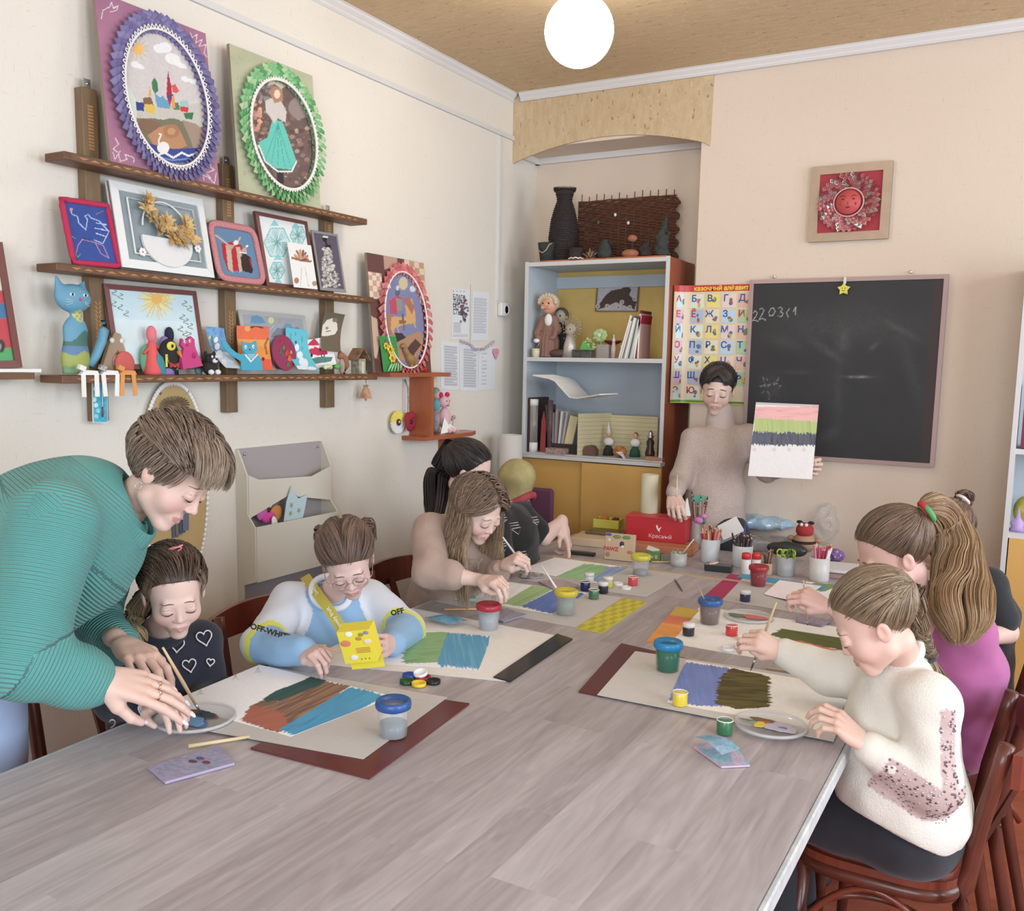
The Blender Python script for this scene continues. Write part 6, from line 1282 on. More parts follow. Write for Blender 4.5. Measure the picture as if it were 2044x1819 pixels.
# right cabinet
rc=thing('display_cabinet','tall white shelving cabinet with ochre lower doors at the right edge','cabinet',(.4,4.15,0));RX,RY=-.082,3.98
obj('side_panel',MB().box((RX+.009,(RY+YB)/2,1.0),(.018,YB-RY-.005,1.9),M_WC),rc,True);obj('side_panel',MB().box((.89,(RY+YB)/2,1.0),(.018,YB-RY-.005,1.9),M_WC),rc,True)
for z in(1.94,1.25,.93,.1):obj('shelf_board',MB().box((.405,(RY+YB)/2,z),(.95,YB-RY-.02,.02),M_WC),rc,True)
obj('back_panel',MB().box((.405,YB-.01,1.0),(.95,.008,1.9),M_BLI),rc,True);obj('door',MB().box((.17,RY+.012,.52),(.46,.018,.80),M_OCH),rc,True);obj('door',MB().box((.64,RY+.012,.52),(.46,.018,.80),M_OCH),rc,True)
single('book',MB().box((0,0,.12),(.03,.16,.24),flat((130,40,60),.6),bev=.002),'dark pink book in the display cabinet at the right edge','book',world=False,loc=(-.035,4.08,1.262))
single('book',MB().box((0,0,.12),(.03,.16,.24),mat('banded_spine',(60,56,64),.6,vcol2=(210,210,210),vs=60),bev=.002),'dark banded book beside the dark pink one at the right edge','book',world=False,loc=(.005,4.08,1.262))
c=P(2038,1042,1,4.05);t=thing('lilac_ornament','lilac ornament on the cabinet shelf at the right edge','ornament',(c[0]-.01,4.05,.942));obj('body',MB().lathe([(.03,0),(.02,.015),(.026,.03),(.008,.05),(.002,.09)],mat('lilac_gloss',(186,150,206),.4),n=16),t)
c=P(2040,1010,1,4.15);t=thing('yellow_cloth','yellow and black bundle behind the lilac ornament','cloth bundle',(c[0]+.01,4.2,.94));obj('body',MB().ell((0,0,.06),(.04,.03,.06),mat('yellow_black_cloth',(206,196,60),.8,vcol2=(50,50,46),vs=10),14),t)
# net-veiled doll by the dark-haired girl
c=P(1030,960,1,3.72);t=thing('veiled_doll','large doll head wrapped in yellow-green net with an orange patch behind the dark-haired girl','doll',(c[0],3.72,0.0));M_NET=mat('yellow_green_net',(196,180,124),.8,vcol2=(168,156,100),vs=14,bump=1,bs=90)
S=SDF((-.13,-.13,.82),(.13,.13,1.2),.006);S.chain([(0,0,.90),(.01,0,1.03),(-.015,0,c[2]+.02)],[.06,.075,.072],.03);S.warp(lambda P_:.004*n3_(P_,60));V,F=S.mesh();obj('head',MB().add(V,F,M_NET,smooth=True),t)
pr_=nz(-FW+.55*RT+.25*UP_);obj('patch',MB().box(np.array([-.012,0,c[2]+.015])+pr_*.074,(.058,.006,.052),mat('orange_felt'),basis(pr_,nz(UP_+.25*RT))),t);obj('scarf',MB().tube([(.08*math.cos(a),.08*math.sin(a),.93+.02*math.cos(a*2))for a in np.linspace(0,6.28,20,endpoint=False)],.018,mat('coral_scarf',(214,84,92),.8,vcol2=(150,60,80),vs=20),8,closed=True),t)
obj('bodice',MB().lathe([(.13,.462),(.11,.6),(.09,.82),(.07,.92)],mat('blue_grey_print',(104,110,128),.9,vcol2=(60,62,76),vs=40),n=20),t)
# people
def VV(a,b,c):return nz(-a*FW+b*RT+c*UP_)
M_SKIN=mat('skin',attr=True,rough=.5,bump=.12,bs=500,sss=.12)
M_HAIR=mat('hair_strands',attr=True,rough=.42)
def n3(P_,s,ph=0.0):
 x,y,z=P_[...,0]*s+ph,P_[...,1]*s+ph*1.3,P_[...,2]*s+ph*.7
 return(np.sin(x+1.3*np.sin(y*1.1+z*.4))+np.sin(y*1.2+1.2*np.sin(z*1.3+x*.5))+np.sin(z*.9+1.4*np.sin(x*1.2)))/3
class Head:
 def __init__(s,c,f,up,H,child=True,skin=(222,184,168),hair=(110,84,66),lips=(190,120,118),neck=None,res=None,earz=1.0,brow=None,open_eyes=False):
  s.R=basis(f,up);s.H=H;s.c=np.asarray(c,float);s.skin=skin;s.child=child;s.haircol=hair
  s.o=s.c-s.R@np.array([0,0,.55*H]);s.neck=neck
  K=.93 if child else 1.0;s.K=K;res=res or.0026
  S=SDF(np.array([-.42,-.56,-.42])*H,np.array([.42,.58,1.08])*H,res);h=lambda*a:np.array(a)*H
  S.ell(h(0,-.08,.665),h(.332,.40,.335),.02*H)
  S.ell(h(0,.09,.45*K),h(.265 if child else.262,.285,.36*K),.09*H)
  for q in(-1,1):
   S.cap(h(q*.15,.02,.24*K),h(q*.03,.23,.115*K),.095*H,.08*H,.07*H)
   S.ell(h(q*.135,.215 if child else.205,.345*K),h(.12,.115 if child else.10,.115),.09*H)
   S.ell(h(q*.13,.43,.505*K),h(.085,.075,.052),.045*H,sub=True)
   S.ell(h(q*.13,.318,.50*K),h(.072,.068,.055),.02*H)
   S.ell(h(q*.335,-.035,.455*K),h(.026,.07,.108),.025*H,R=rot_to((q*.12,-.25,1),(1,0,0)))
   S.ell(h(q*.365,-.02,.465*K),h(.02,.036,.066),.012*H,sub=True)
  S.ell(h(0,.285,.09*K),h(.085,.07,.065),.06*H)
  S.cap(h(-.13,.312,.585*K),h(.13,.312,.585*K),.045*H,k=.05*H)
  ny=-.025 if child else 0.0
  S.cap(h(0,.345,.53*K),h(0,.412+ny,.40*K),.026*H,.033*H,.035*H);S.ell(h(0,.422+ny,.38*K),h(.040,.038,.034),.025*H)
  for q in(-1,1):S.ell(h(q*.042,.388+ny*.6,.362*K),h(.026,.03,.024),.018*H);S.ell(h(q*.022,.42+ny,.346*K),h(.011,.014,.008),.008*H,sub=True)
  S.ell(h(0,.30,.22*K),h(.11,.075,.09),.05*H)
  s.ul=[h(-.085,.338,.232*K),h(-.035,.372,.248*K),h(0,.372,.242*K),h(.035,.372,.248*K),h(.085,.338,.232*K)];s.ll=[h(-.07,.345,.214*K),h(0,.372,.203*K),h(.07,.345,.214*K)]
  S.chain(s.ul,np.array([.006,.012,.011,.012,.006])*H,.012*H);S.chain(s.ll,np.array([.008,.016,.008])*H,.014*H)
  S.chain([h(-.08,.362,.226*K),h(0,.398,.226*K),h(.08,.362,.226*K)],np.array([.005,.007,.005])*H,.008*H,sub=True)
  if neck is not None:
   nb=s.R.T@(np.asarray(neck,float)-s.o);S.cap(h(0,-.10,.22),nb,(.165 if child else.17)*H,.19*H,.06*H)
  s.S=S;V,F=S.mesh();V=relax(V,F,1,.4);s.V=V;s.F=F
  c=np.ones((len(V),3))*lin(skin);U=V/H
  def dmin(ch):
   d=np.full(len(V),9.0)
   for a,b in zip(ch[:-1],ch[1:]):
    e=b-a;t=np.clip((V-a)@e/(e@e),0,1);d=np.minimum(d,np.linalg.norm(V-a-t[:,None]*e,axis=1))
   return d/H
  k=np.clip(1.5-np.minimum(dmin(s.ul)/.016,dmin(s.ll)/.020)*1.0,0,1)*(U[:,1]>.3);k=np.clip((k-.35)*4,0,1)*.75;c=c*(1-k[:,None])+lin(lips)*k[:,None]
  for q in(-1,1):
   k=np.exp(-((U[:,0]-q*.17)**2+(U[:,2]-.33*K)**2)/.008)*(U[:,1]>.1)*.35;c=c*(1-k[:,None])+lin((214,140,130))*k[:,None]
   k=np.exp(-((U[:,0]-q*.335)**2+(U[:,1]+.03)**2)/.01)*.25;c=c*(1-k[:,None])+lin((206,140,128))*k[:,None]
   k=np.exp(-(((U[:,0]-q*.13)/.08)**2+((U[:,2]-.505*K)/.05)**2))*(U[:,1]>.22)*.18;c=c*(1-k[:,None])+lin((176,124,116))*k[:,None]
  k=np.exp(-((U[:,0])**2+(U[:,2]-.36*K)**2)/.0025)*(U[:,1]>.38)*.22;c=c*(1-k[:,None])+lin((206,130,124))*k[:,None]
  s.C=c
 def w(s,p):return s.o+(np.asarray(p)*s.H)@s.R.T
 def sy(s,x,z):
  S=s.S;i=int(round((x*s.H-S.lo[0])/S.res));k=int(round((z*s.H-S.lo[2])/S.res));col=S.d[i,:,k];j=np.where(col<0)[0]
  j=j[-1];a,b=col[j],col[min(j+1,len(col)-1)];return(S.lo[1]+(j+a/(a-b+1e-9))*S.res)/s.H
 def body(s,mb):mb.add(s.V@s.R.T+s.o,s.F,M_SKIN,s.C,smooth=True)
 def face(s,par,browcol=None,lash=(70,48,42),thin=1.0):
  K=s.K;bm=flat(browcol or tuple(int(q*.55+p*.3)for q,p in zip(s.haircol,s.skin)),.8);lm=flat(lash,.7)
  for q in(-1,1):
   xs=np.linspace(.055,.198,12);zs=(.608+.018*np.sin(np.linspace(.3,2.7,12))-.034*np.linspace(0,1,12)**1.5)*K
   obj('eyebrow',MB().tube([s.w((q*x,s.sy(q*x,z)+.001,z))for x,z in zip(xs,zs)],s.H*.0125*thin*np.sin(np.linspace(.5,2.95,12)),bm,6,flat_=.8),par,True)
   xs=np.linspace(.068,.192,12);zs=(.480-.018*np.sin(np.linspace(0.1,3.0,12))-.008*np.linspace(0,1,12))*K
   obj('eyelashes',MB().tube([s.w((q*x,s.sy(q*x,z)+.004,z))for x,z in zip(xs,zs)],s.H*.0078*np.sin(np.linspace(.6,2.7,12)),lm,6),par,True)
   xs=np.linspace(.07,.188,10);zs=(.525+.016*np.sin(np.linspace(0.1,3.0,10)))*K
   obj('eyelid_crease',MB().tube([s.w((q*x,s.sy(q*x,z)-.001,z))for x,z in zip(xs,zs)],s.H*.0028,flat((168,118,106),.7),4),par,True)
# ---- hair
HC,HR=np.array([0,-.085,.655]),np.array([.362,.432,.372])
YL=(np.array([.05,.2,.38,.5,.60,.70,.78,.84,.88]),np.array([-.22,-.16,-.10,.04,.13,.20,.27,.36,.7]))
def hairmask(p,sh=0.0,yl=YL):return p[...,1]<np.interp(p[...,2]-sh*0,yl[0],yl[1])+sh
def on(dirs,lift=0.0):d=dirs/np.linalg.norm(dirs,axis=-1,keepdims=True);return HC+d*(HR+np.asarray(lift)[...,None]if np.ndim(lift)else HR+lift)
def roots(n,rng,sh=0.0,yl=YL,zmin=.12):
 out=[]
 while len(out)<n:
  d=rng.normal(size=3);d/=np.linalg.norm(d);p=HC+d*HR
  if p[2]>zmin and hairmask(p,sh,yl):out.append(d)
 return np.array(out)
def slerp(a,b,t):
 c=np.clip((a*b).sum(-1,keepdims=True),-.999,.999);th=np.arccos(c);t=t[None,:,None]
 return(np.sin((1-t)*th[:,None])*a[:,None]+np.sin(t*th[:,None])*b[:,None])/np.sin(th[:,None])
def strands(mb,Pn,rad,cols,flatk=.5,n=4,m=None):
 """Pn (N,M,3) paths; rad (N,M)"""
 N,M_=Pn.shape[:2];t=np.gradient(Pn,axis=1);t/=np.maximum(1e-9,np.linalg.norm(t,axis=2,keepdims=True))
 ref=Pn-Pn.mean(axis=(0,1));u=np.cross(t,ref);u/=np.maximum(1e-9,np.linalg.norm(u,axis=2,keepdims=True));v=np.cross(u,t)
 a=np.arange(n)*2*np.pi/n;V=Pn[:,:,None]+rad[:,:,None,None]*(u[:,:,None]*np.cos(a)[None,None,:,None]+v[:,:,None]*np.sin(a)[None,None,:,None]*flatk)
 idx=np.arange(N*M_*n).reshape(N,M_,n);j2=np.roll(np.arange(n),-1)
 F=np.stack([idx[:,:-1],idx[:,:-1][:,:,j2],idx[:,1:][:,:,j2],idx[:,1:]],-1).reshape(-1,4)
 C=np.repeat(np.asarray(cols).reshape(N,-1,3)if np.ndim(cols)==3 else np.repeat(np.asarray(cols)[:,None],M_,1),n,axis=1).reshape(-1,3)if False else None
 cc=np.asarray(cols);cc=cc if cc.ndim==3 else np.repeat(cc[:,None],M_,1)
 C=np.repeat(cc[:,:,None],n,2).reshape(-1,3)
 mb.add(V.reshape(-1,3),F,m or M_HAIR,C,smooth=True)
def hcols(rng,n,M_,c1,c2,tip=None,t0=.4):
 k=rng.random((n,1));a,b=lin(c1),lin(c2);c=a*(1-k)+b*k;c=np.repeat(c[:,None],M_,1)
 if tip is not None:
  t=np.clip((np.linspace(0,1,M_)-t0)/(1-t0),0,1)[None,:,None];c=c*(1-t)+lin(tip)*(.8+.4*rng.random((n,1,1)))*t
 return c
def cap_mb(hd,mb,col,off=.0,yl=YL,sh=-.035,rip=.006):
 S=SDF(np.array([-.46,-.62,0]),np.array([.46,.5,1.12]),.0125);S.ell(HC,HR+off-.014,.02)
 S.keep(lambda P_:(P_[...,1]-np.interp(P_[...,2],yl[0],yl[1])-sh)*.7);S.keep(lambda P_:.12-P_[...,2])
 V,F=S.mesh();V=relax(V,F,1);mb.add(hd.w(V),F,M_HAIR,np.ones((len(V),3))*lin(col),smooth=True)
def pulled(hd,mb,g,cols,rng,n=520,M_=12,sh=0.0,lift=.012,rad=.012,yl=YL,sel=None,amp=.006,tip=None):
 """hair drawn back over the head to gather direction g"""
 r=roots(int(n*1.9),rng,sh,yl);rad=rad*.62
 if sel is not None:r=r[sel(r)]
 n=len(r);g=nz(g);t=np.linspace(0,1,M_);md=np.stack([r[:,0]*.9,r[:,1]*.35-.4,np.maximum(r[:,2],.1)+.15],1);md/=np.linalg.norm(md,axis=1)[:,None]
 tt=t[None,:,None];Dv=(1-tt)**2*r[:,None]+2*tt*(1-tt)*md[:,None]+tt**2*g;Dv/=np.linalg.norm(Dv,axis=2,keepdims=True)
 ph=rng.random((n,1))*6.28;L_=.002+lift*(.22+np.sin(np.pi*t)[None]*.8)+amp*np.sin(t[None]*9+ph)+.008*rng.random((n,1))
 Pn=HC+Dv*(HR+L_[...,None]);R_=rad*(.22+.92*np.sin(np.pi*np.clip(t+.03,0,.85)))[None]*(.7+.6*rng.random((n,1)))
 strands(mb,hd.w(Pn),R_*hd.H,hcols(rng,n,M_,*cols,tip=tip));return hd.w(HC+g*(HR+lift))
def tail(mb,pts,prof,cols,rng,n=160,wave=(0.0,6),rad=.004,tip=None,M_=26,t0=.2,curl=0.0,clump=0.0,ends=.15):
 """bundle of strands along a world curve; prof = radius profile in metres"""
 n=int(n*2.2);rad=rad*.58;pts=np.asarray(pts,float);k=len(pts);s=np.linspace(0,k-1,M_)
 c=np.array([np.interp(s,range(k),pts[:,i])for i in range(3)]).T
 for _ in range(3):c[1:-1]=(c[:-2]+2*c[1:-1]+c[2:])/4
 t=np.linspace(0,1,M_);R_=np.interp(t,np.linspace(0,1,len(prof)),prof)
 tg=np.gradient(c,axis=0);tg/=np.linalg.norm(tg,axis=1)[:,None];u=np.cross(tg,(.3,.2,1.0));u/=np.linalg.norm(u,axis=1)[:,None];v=np.cross(u,tg)
 a=rng.random(n)*6.28;r=np.sqrt(rng.random(n));ph=np.round(a*3/6.28)*2.1+rng.random(n)*(1.2)
 off=(u[None]*np.cos(a)[:,None,None]+v[None]*np.sin(a)[:,None,None])*(r[:,None]*R_[None])[...,None]
 w1=wave[0]*np.sin(t[None]*wave[1]+ph[:,None])*np.clip(t*3,0,1)[None];w2=wave[0]*np.cos(t[None]*wave[1]*.9+ph[:,None]*1.4)*np.clip(t*3,0,1)[None]
 Pn=c[None]+off+u[None]*w1[...,None]+v[None]*w2[...,None]*.6
 sh=1-ends*rng.random((n,1));idx=np.clip(t[None]*sh*(M_-1),0,M_-1.001);i0=idx.astype(int);fr=(idx-i0)[...,None];q=np.arange(n)[:,None];Pn=Pn[q,i0]*(1-fr)+Pn[q,i0+1]*fr
 rr=rad*(.6+.7*rng.random((n,1)))*np.clip(1.25-t[None]**3*1.1,.12,1);strands(mb,Pn,rr,hcols(rng,n,M_,*cols,tip=tip,t0=t0))
# ---- hand with forearm, local: +y fingers, +x thumb side, +z back of the hand
def hand(mb,wrist,yd,zd,side,s=1.0,curl=(.5,.6,.4),thumb=((.043,.045,-.012),(.055,.068,-.03),(.048,.085,-.045)),elbow=None,skin=(222,184,168),spread=.12,fcurl=None,res=.0026,er=.034,wr=.0215,nails=None,par=None,rings=()):
 y=nz(yd);z=np.asarray(zd,float);z=nz(z-(z@y)*y);x=np.cross(y,z)*side
 R=np.array([x,y,z]).T;w=np.asarray(wrist,float)
 J=lambda p:w+R@(np.asarray(p,float)*s)
 fx=(.030,.0105,-.0095,-.028);fy=(.088,.092,.087,.077);L_=((.042,.026,.021),(.046,.03,.022),(.042,.028,.022),(.033,.021,.019));fr=(.0094,.0095,.009,.008)
 ch=[];
 for i in range(4):
  c=fcurl[i]if fcurl else curl;sp=spread*(1.4-i)if True else 0;p=np.array([fx[i],fy[i],.002 if i in(1,2)else 0.0]);pts=[p];a=0
  for k in range(3):a+=c[k];d=np.array([math.sin(sp)*math.cos(a),math.cos(sp)*math.cos(a),-math.sin(a)]);p=p+d*L_[i][k];pts.append(p)
  ch.append(pts)
 th=[np.array((.02,.02,-.006))]+[np.array(q,float)for q in thumb]
 allp=[J(p)for f in ch for p in f]+[J(p)for p in th]+[J((0,-.03,0))]+([np.asarray(elbow)]if elbow is not None else[])
 lo=np.min(allp,0)-.045*s-.01;hi=np.max(allp,0)+.045*s+.01;S=SDF(lo,hi,res)
 for i in range(4):S.cap(J((fx[i]*.55,.012,0)),J(ch[i][0]),.0135*s,fr[i]*1.22*s,.010*s)
 S.ell(J((.0,.045,-.006)),np.array((.033,.04,.013))*s,.012*s,R=R);S.cap(J((.012,.02,-.008)),J(th[1]),.015*s,.0125*s,.012*s)
 S.cap(J((0,-.03,0)),J((0,.018,0)),wr*s,wr*1.02*s,.012*s,(R[:,2],.74))
 if elbow is not None:S.cap(J((0,-.03,0)),elbow,wr*s*.95,er*s,.015)
 for i in range(4):
  rad=np.array([1.05,.95,.84,.74])*fr[i]*s;P_=[J(p)for p in ch[i]]
  S.cap(P_[0],P_[1],rad[0],rad[1],.0035*s);S.cap(P_[1],P_[2],rad[1]*1.03,rad[2],.003*s);S.cap(P_[2],P_[3],rad[2]*1.03,rad[3],.003*s)
 T=[J(p)for p in th[1:]];S.cap(J(th[0]),T[0],.015*s,.0125*s,.01*s);S.cap(T[0],T[1],.0122*s,.0105*s,.004*s);S.cap(T[1],T[2],.0106*s,.0085*s,.003*s)
 V,F=S.mesh();V=relax(V,F,1,.35);c=np.ones((len(V),3))*lin(skin)
 for f in ch:
  for kk in(0,3):
   d=np.linalg.norm(V-J(f[kk]),axis=1);k=np.exp(-(d/(.011*s))**2)*.28;c=c*(1-k[:,None])+lin((212,134,122))*k[:,None]
 mb.add(V,F,M_SKIN,c,smooth=True)
 if nails is not None and par is not None:
  for f in ch+[[T[0]*0,T[0]*0,th[2],th[3]]]:
   a_,b_=np.asarray(f[2]),np.asarray(f[3]);d=nz(R@(b_-a_));nn=nz(np.cross(np.cross(d,R[:,2]),d));Rn=np.array([np.cross(d,nn),d,nn]).T
   obj('fingernail',MB().ell(J(b_)+nn*.0052*s+d*.004*s,np.array((.0055,.0105,.0022))*s,flat(nails,.15),10,Rn),par,True)
 for(i,k)in rings:
  a_,b_=J(ch[i][0]),J(ch[i][1]);m_=a_*(1-k)+b_*k;Rz=rot_to(b_-a_);obj('ring',MB().tube([m_+Rz@np.array([math.cos(q)*.0103*s,math.sin(q)*.0103*s,0])for q in np.linspace(0,6.28,20,endpoint=False)],.0016,mat('gold',(212,160,110),.2,.9),6,closed=True).ell(m_+R[:,2]*.0105*s,.003,M_GLT,8),par,True)
 return J,ch,th
def fabric(name,rough=.9,bump=.35,bs=450,**k):return mat(name,attr=True,rough=rough,bump=bump,bs=bs,sheen=.15,**k)
M_CLO=fabric('cloth_jersey');M_KNIT=fabric('ribbed_knit',rib=800,bump=.25,bs=600);M_WOOL=fabric('wool_knit',bump=.7,bs=260);M_SPK=mat('melange_knit',attr=True,rough=.9,var=.16,vs=190,bump=.5,bs=300)
def garment(parts,res=.0055,col=(200,200,200),wr=.003,ws=28,m=None,sub=(),ribs=None,relax_=1,cf=None,cut=None):
 """parts: list of (points, radii, k, squash)"""
 allp=np.array([p for pr in parts for p in pr[0]]);mr=max(max(np.atleast_1d(pr[1]))for pr in parts)*1.5+.03
 S=SDF(allp.min(0)-mr,allp.max(0)+mr,res)
 for pr in parts:S.chain(pr[0],np.ones(len(pr[0]))*pr[1],pr[2]if len(pr)>2 else.03,pr[3]if len(pr)>3 else None)
 if wr:
  P_=np.stack(np.meshgrid(*S.ax,indexing='ij'),-1);S.d=S.d+wr*n3(P_,ws)+wr*.5*n3(P_,ws*2.3,2.0)
 if cut is not None:S.keep(lambda P_:(P_-cut[0])@nz(cut[1]))
 for sb in sub:S.chain(sb[0],np.ones(len(sb[0]))*sb[1],sb[2]if len(sb)>2 else.01,None,True)
 V,F=S.mesh();V=relax(V,F,relax_,.5)
 rib=None
 if ribs:
  best=np.full(len(V),9.0);rib=np.zeros(len(V))
  for ch,o0 in ribs:
   ch=np.asarray(ch,float);acc=o0
   for a,b in zip(ch[:-1],ch[1:]):
    e=b-a;L_=np.linalg.norm(e);tt=(V-a)@e/(L_*L_);t=np.clip(tt,0,1);d=np.linalg.norm(V-a-t[:,None]*e,axis=1);k=d<best;best[k]=d[k];rib[k]=acc+np.clip(tt,-.4,2.2)[k]*L_;acc+=L_
 c=cf(V)if cf is not None else np.ones((len(V),3))*lin(col)
 return MB().add(V,F,m or M_CLO,c,rib=rib,smooth=True)
def hoop(c,ax,r,rad,m,col,hint=(1,0,0),sq=1.0,n=32):
 R=rot_to(ax,hint);return MB().tube([np.asarray(c)+R@np.array([r*math.cos(a),r*sq*math.sin(a),0])for a in np.linspace(0,2*np.pi,n,endpoint=False)],rad,m,8,col=col,closed=True)
def legs_seated(par,pel,fwd,side,hw=.075,th=.33,sh=.36,r=.062,col=(50,54,66),res=.009,zs=.50,name='trousers',shoe=(60,56,60),pc=None):
 pel=np.asarray(pel,float);fwd=nz(fwd);sd=nz(side);parts=[([pel+sd*.04,pel-sd*.04],r*1.5,.05)]
 ends=[]
 for q in(-1,1):
  h=pel+sd*q*hw;k=h+fwd*th;k[2]=zs;a=k+np.array([0,0,-sh])-fwd*.02;a[2]=max(.07,a[2]);parts.append(([h,k,a],[r*1.2,r,r*.72],.03));ends.append(a)
 obj(name,garment(parts,res,col,wr=.003,m=M_CLO,cf=pc),par,True)
 for e in ends:
  obj('shoe',MB().ell(e+fwd*.05+[0,0,-e[2]+.035],(.04,.04,.035),flat(shoe,.6),12,None).ell(e+fwd*.0+[0,0,-e[2]+.035],(.036,.036,.035),flat(shoe,.6),12),par,True)
def core(mb,pts,r,res=.012,skin=(222,184,168)):
 """hidden continuous trunk under the clothes"""
 allp=np.array([p for c in pts for p in c[0]]);S=SDF(allp.min(0)-.16,allp.max(0)+.16,res)
 for ch,rr in pts:S.chain(ch,rr,.03)
 V,F=S.mesh();mb.add(V,F,M_SKIN,np.ones((len(V),3))*lin(skin),smooth=True)
rng=np.random.default_rng(11)
def person(label,base):return thing('person',label,'person',(base[0],base[1],0.0 if len(base)<3 else base[2]))
# 1 woman in teal sweater, bending in from the left
def teal():
 hc=D(346,938,2.0);f=VV(.06,.74,-.66);up=VV(.02,.66,.74);nb=D(248,1012,2.02)
 t=person('woman with short light-brown hair in a ribbed teal sweater leaning over the table',(-1.9,1.05))
 sk=(218,180,164);hd=Head(hc,f,up,.222,False,sk,(132,106,88),(186,112,110),neck=nb,res=.0022)
 mb=MB();hd.body(mb)
 ls,rs=D(205,1075,2.2),D(105,1045,1.80);pel=np.array([-1.93,1.02,.96]);chest=D(120,1075,1.98)
 re,rw=D(38,1310,1.72),D(178,1360,1.80);le,lw_=D(185,1235,2.18),D(236,1288,2.10)
 core(mb,[([pel,chest,nb],[.09,.09,.05]),([pel+[0,.09,0],[-1.93,1.12,.5],[-1.95,1.12,.08]],[.07,.05,.035]),([pel-[0,.09,0],[-1.95,.92,.5],[-1.97,.92,.08]],[.07,.05,.035]),([chest,ls,le],[.05,.035,.03]),([chest,rs,re],[.05,.035,.03])],0,skin=sk)
 k1=D(262,1366,1.82)
 hand(mb,D(196,1352,1.80),k1-D(196,1352,1.80),VV(.55,.1,.75),1,1.02,thumb=((.035,.05,-.028),(.042,.08,-.045),(.038,.10,-.055)),elbow=re*.45+rw*.55,skin=sk,fcurl=((.15,.25,.15),(.2,.25,.2),(.25,.3,.2),(.3,.3,.2)),spread=.10,nails=(236,214,214),par=t,rings=((1,.55),(2,.6)),res=.0022)
 lk=D(288,1318,1.98);hand(mb,D(243,1284,2.04),lk-D(243,1284,2.04),VV(.3,.3,.85),-1,1.0,curl=(.35,.5,.4),thumb=((.043,.05,-.01),(.05,.08,-.02),(.046,.10,-.03)),elbow=le*.3+lw_*.7,skin=sk,nails=(230,206,208),par=t,res=.0024)
 obj('body',mb,t,True);hd.face(t,(120,90,76),(50,34,32),.8)
 TE=(84,158,152);sa=nz(ls-rs)
 sp=[pel,pel*.5+chest*.5+[0,0,.02],chest,D(165,1030,2.0)]
 tor=[(sp,[.16,.165,.165,.12],.05,(sa,1.12)),([rs,chest,ls],[.085,.12,.085],.06),([D(178,1000,2.0),D(225,1095,2.03)],[.062,.055],.04)]
 body_=garment(tor,.006,TE,.004,20,M_KNIT,sub=[([hc,nb],.055)],ribs=[(sp,0)]);obj('sweater',body_,t,True)
 obj('sleeve',garment([([rs,re],[.088,.078],.03),([re,rw*.82+re*.18,rw],[.076,.058,.05],.02)],.0055,TE,.004,26,M_KNIT,ribs=[([rs,re,rw],0)]),t,True)
 obj('sleeve',garment([([ls,le],[.085,.062],.03),([le,lw_],[.062,.045],.02)],.0055,TE,.004,26,M_KNIT,ribs=[([ls,le,lw_],0)]),t,True)
 for a,b,r in((re,rw,.052),(le,lw_,.046)):
  obj('cuff',garment([([b-nz(b-a)*.05,b+nz(b-a)*.004],[r,r*.96],.01)],.004,(78,150,146),.001,30,M_KNIT,ribs=[([a,b],0)]),t,True)
 ca,cb=D(212,955,1.98),D(262,1090,2.0);cc=(ca+cb)/2;ax=nz(hc-chest)
 R=rot_to(ax,cb-ca);b=MB();n=40
 G=np.zeros((n+1,7,3));rb=np.zeros((n+1,7))
 for i in range(n+1):
  a=2*np.pi*i/n
  for j in range(7):
   q=j/6;rx=(.085+.012*math.sin(q*3.1))*(1-.03*q);ry=.078;G[i,j]=cc+R@np.array([rx*math.cos(a),ry*math.sin(a),-.05+.075*q+.01*math.cos(a)])
 idx=np.arange((n+1)*7).reshape(n+1,7)
 b.grid(G,M_KNIT,(84,158,152),thick=.006);b.R[0]=np.repeat(np.arange(n+1)*.0125,7);b.C=[np.ones((len(v),4))*np.append(lin(TE),1)for v in b.V];obj('cowl_collar',b,t,True)
 obj('jeans',garment([([pel+[0,.06,-.02],pel-[0,.06,.02]],.135,.04),([pel+[0,.09,0],[-1.93,1.12,.5],[-1.95,1.12,.1]],[.10,.075,.055],.03),([pel-[0,.09,0],[-1.95,.92,.5],[-1.97,.92,.1]],[.10,.075,.055],.03)],.009,(150,172,206),.003),t,True)
 for y in(1.12,.92):obj('shoe',MB().ell((-1.90,y,.04),(.11,.045,.04),flat((70,64,64)),12),t,True)
 b=MB();yl=(np.array([.05,.2,.34,.5,.60,.70,.78,.84,.88]),np.array([-.26,-.2,-.16,-.02,.16,.22,.27,.33,.7]));cap_mb(hd,b,(128,104,86),.012,yl)
 N,M_=2400,13;r=roots(N,rng,0,yl);K=nz(np.array([0,-.75,.75]));t_=np.linspace(0,1,M_)
 tgt=r*1.0;side=np.sign(r[:,:1]+1e-6);fl=np.where(r[:,2:3]>.15,np.array([[0,.85,-.1]]),np.array([[0,-.15,-.9]]));tgt=tgt+fl*.75+np.concatenate([side*.35,0*side,0*side],1)*(r[:,2:3]>.15);tgt/=np.linalg.norm(tgt,axis=1)[:,None]
 Dv=slerp(r,tgt,t_*.95);ph=rng.random((N,1))*6.28;top=np.clip(r[:,2:3]+.2,0,1)
 L_=.02+.085*top*np.sin(np.pi*np.clip(t_*.85+.05,0,1))[None]+.005*np.sin(t_[None]*5+ph)+.014*rng.random((N,1));Pn=HC+Dv*(HR+L_[...,None]);
 strands(b,hd.w(Pn),hd.H*.0078*(.7+.6*rng.random((N,1)))*np.clip(1.1-t_**2*.95,.1,1)[None],hcols(rng,N,M_,(92,72,60),(146,124,106),(140,120,102),.5))
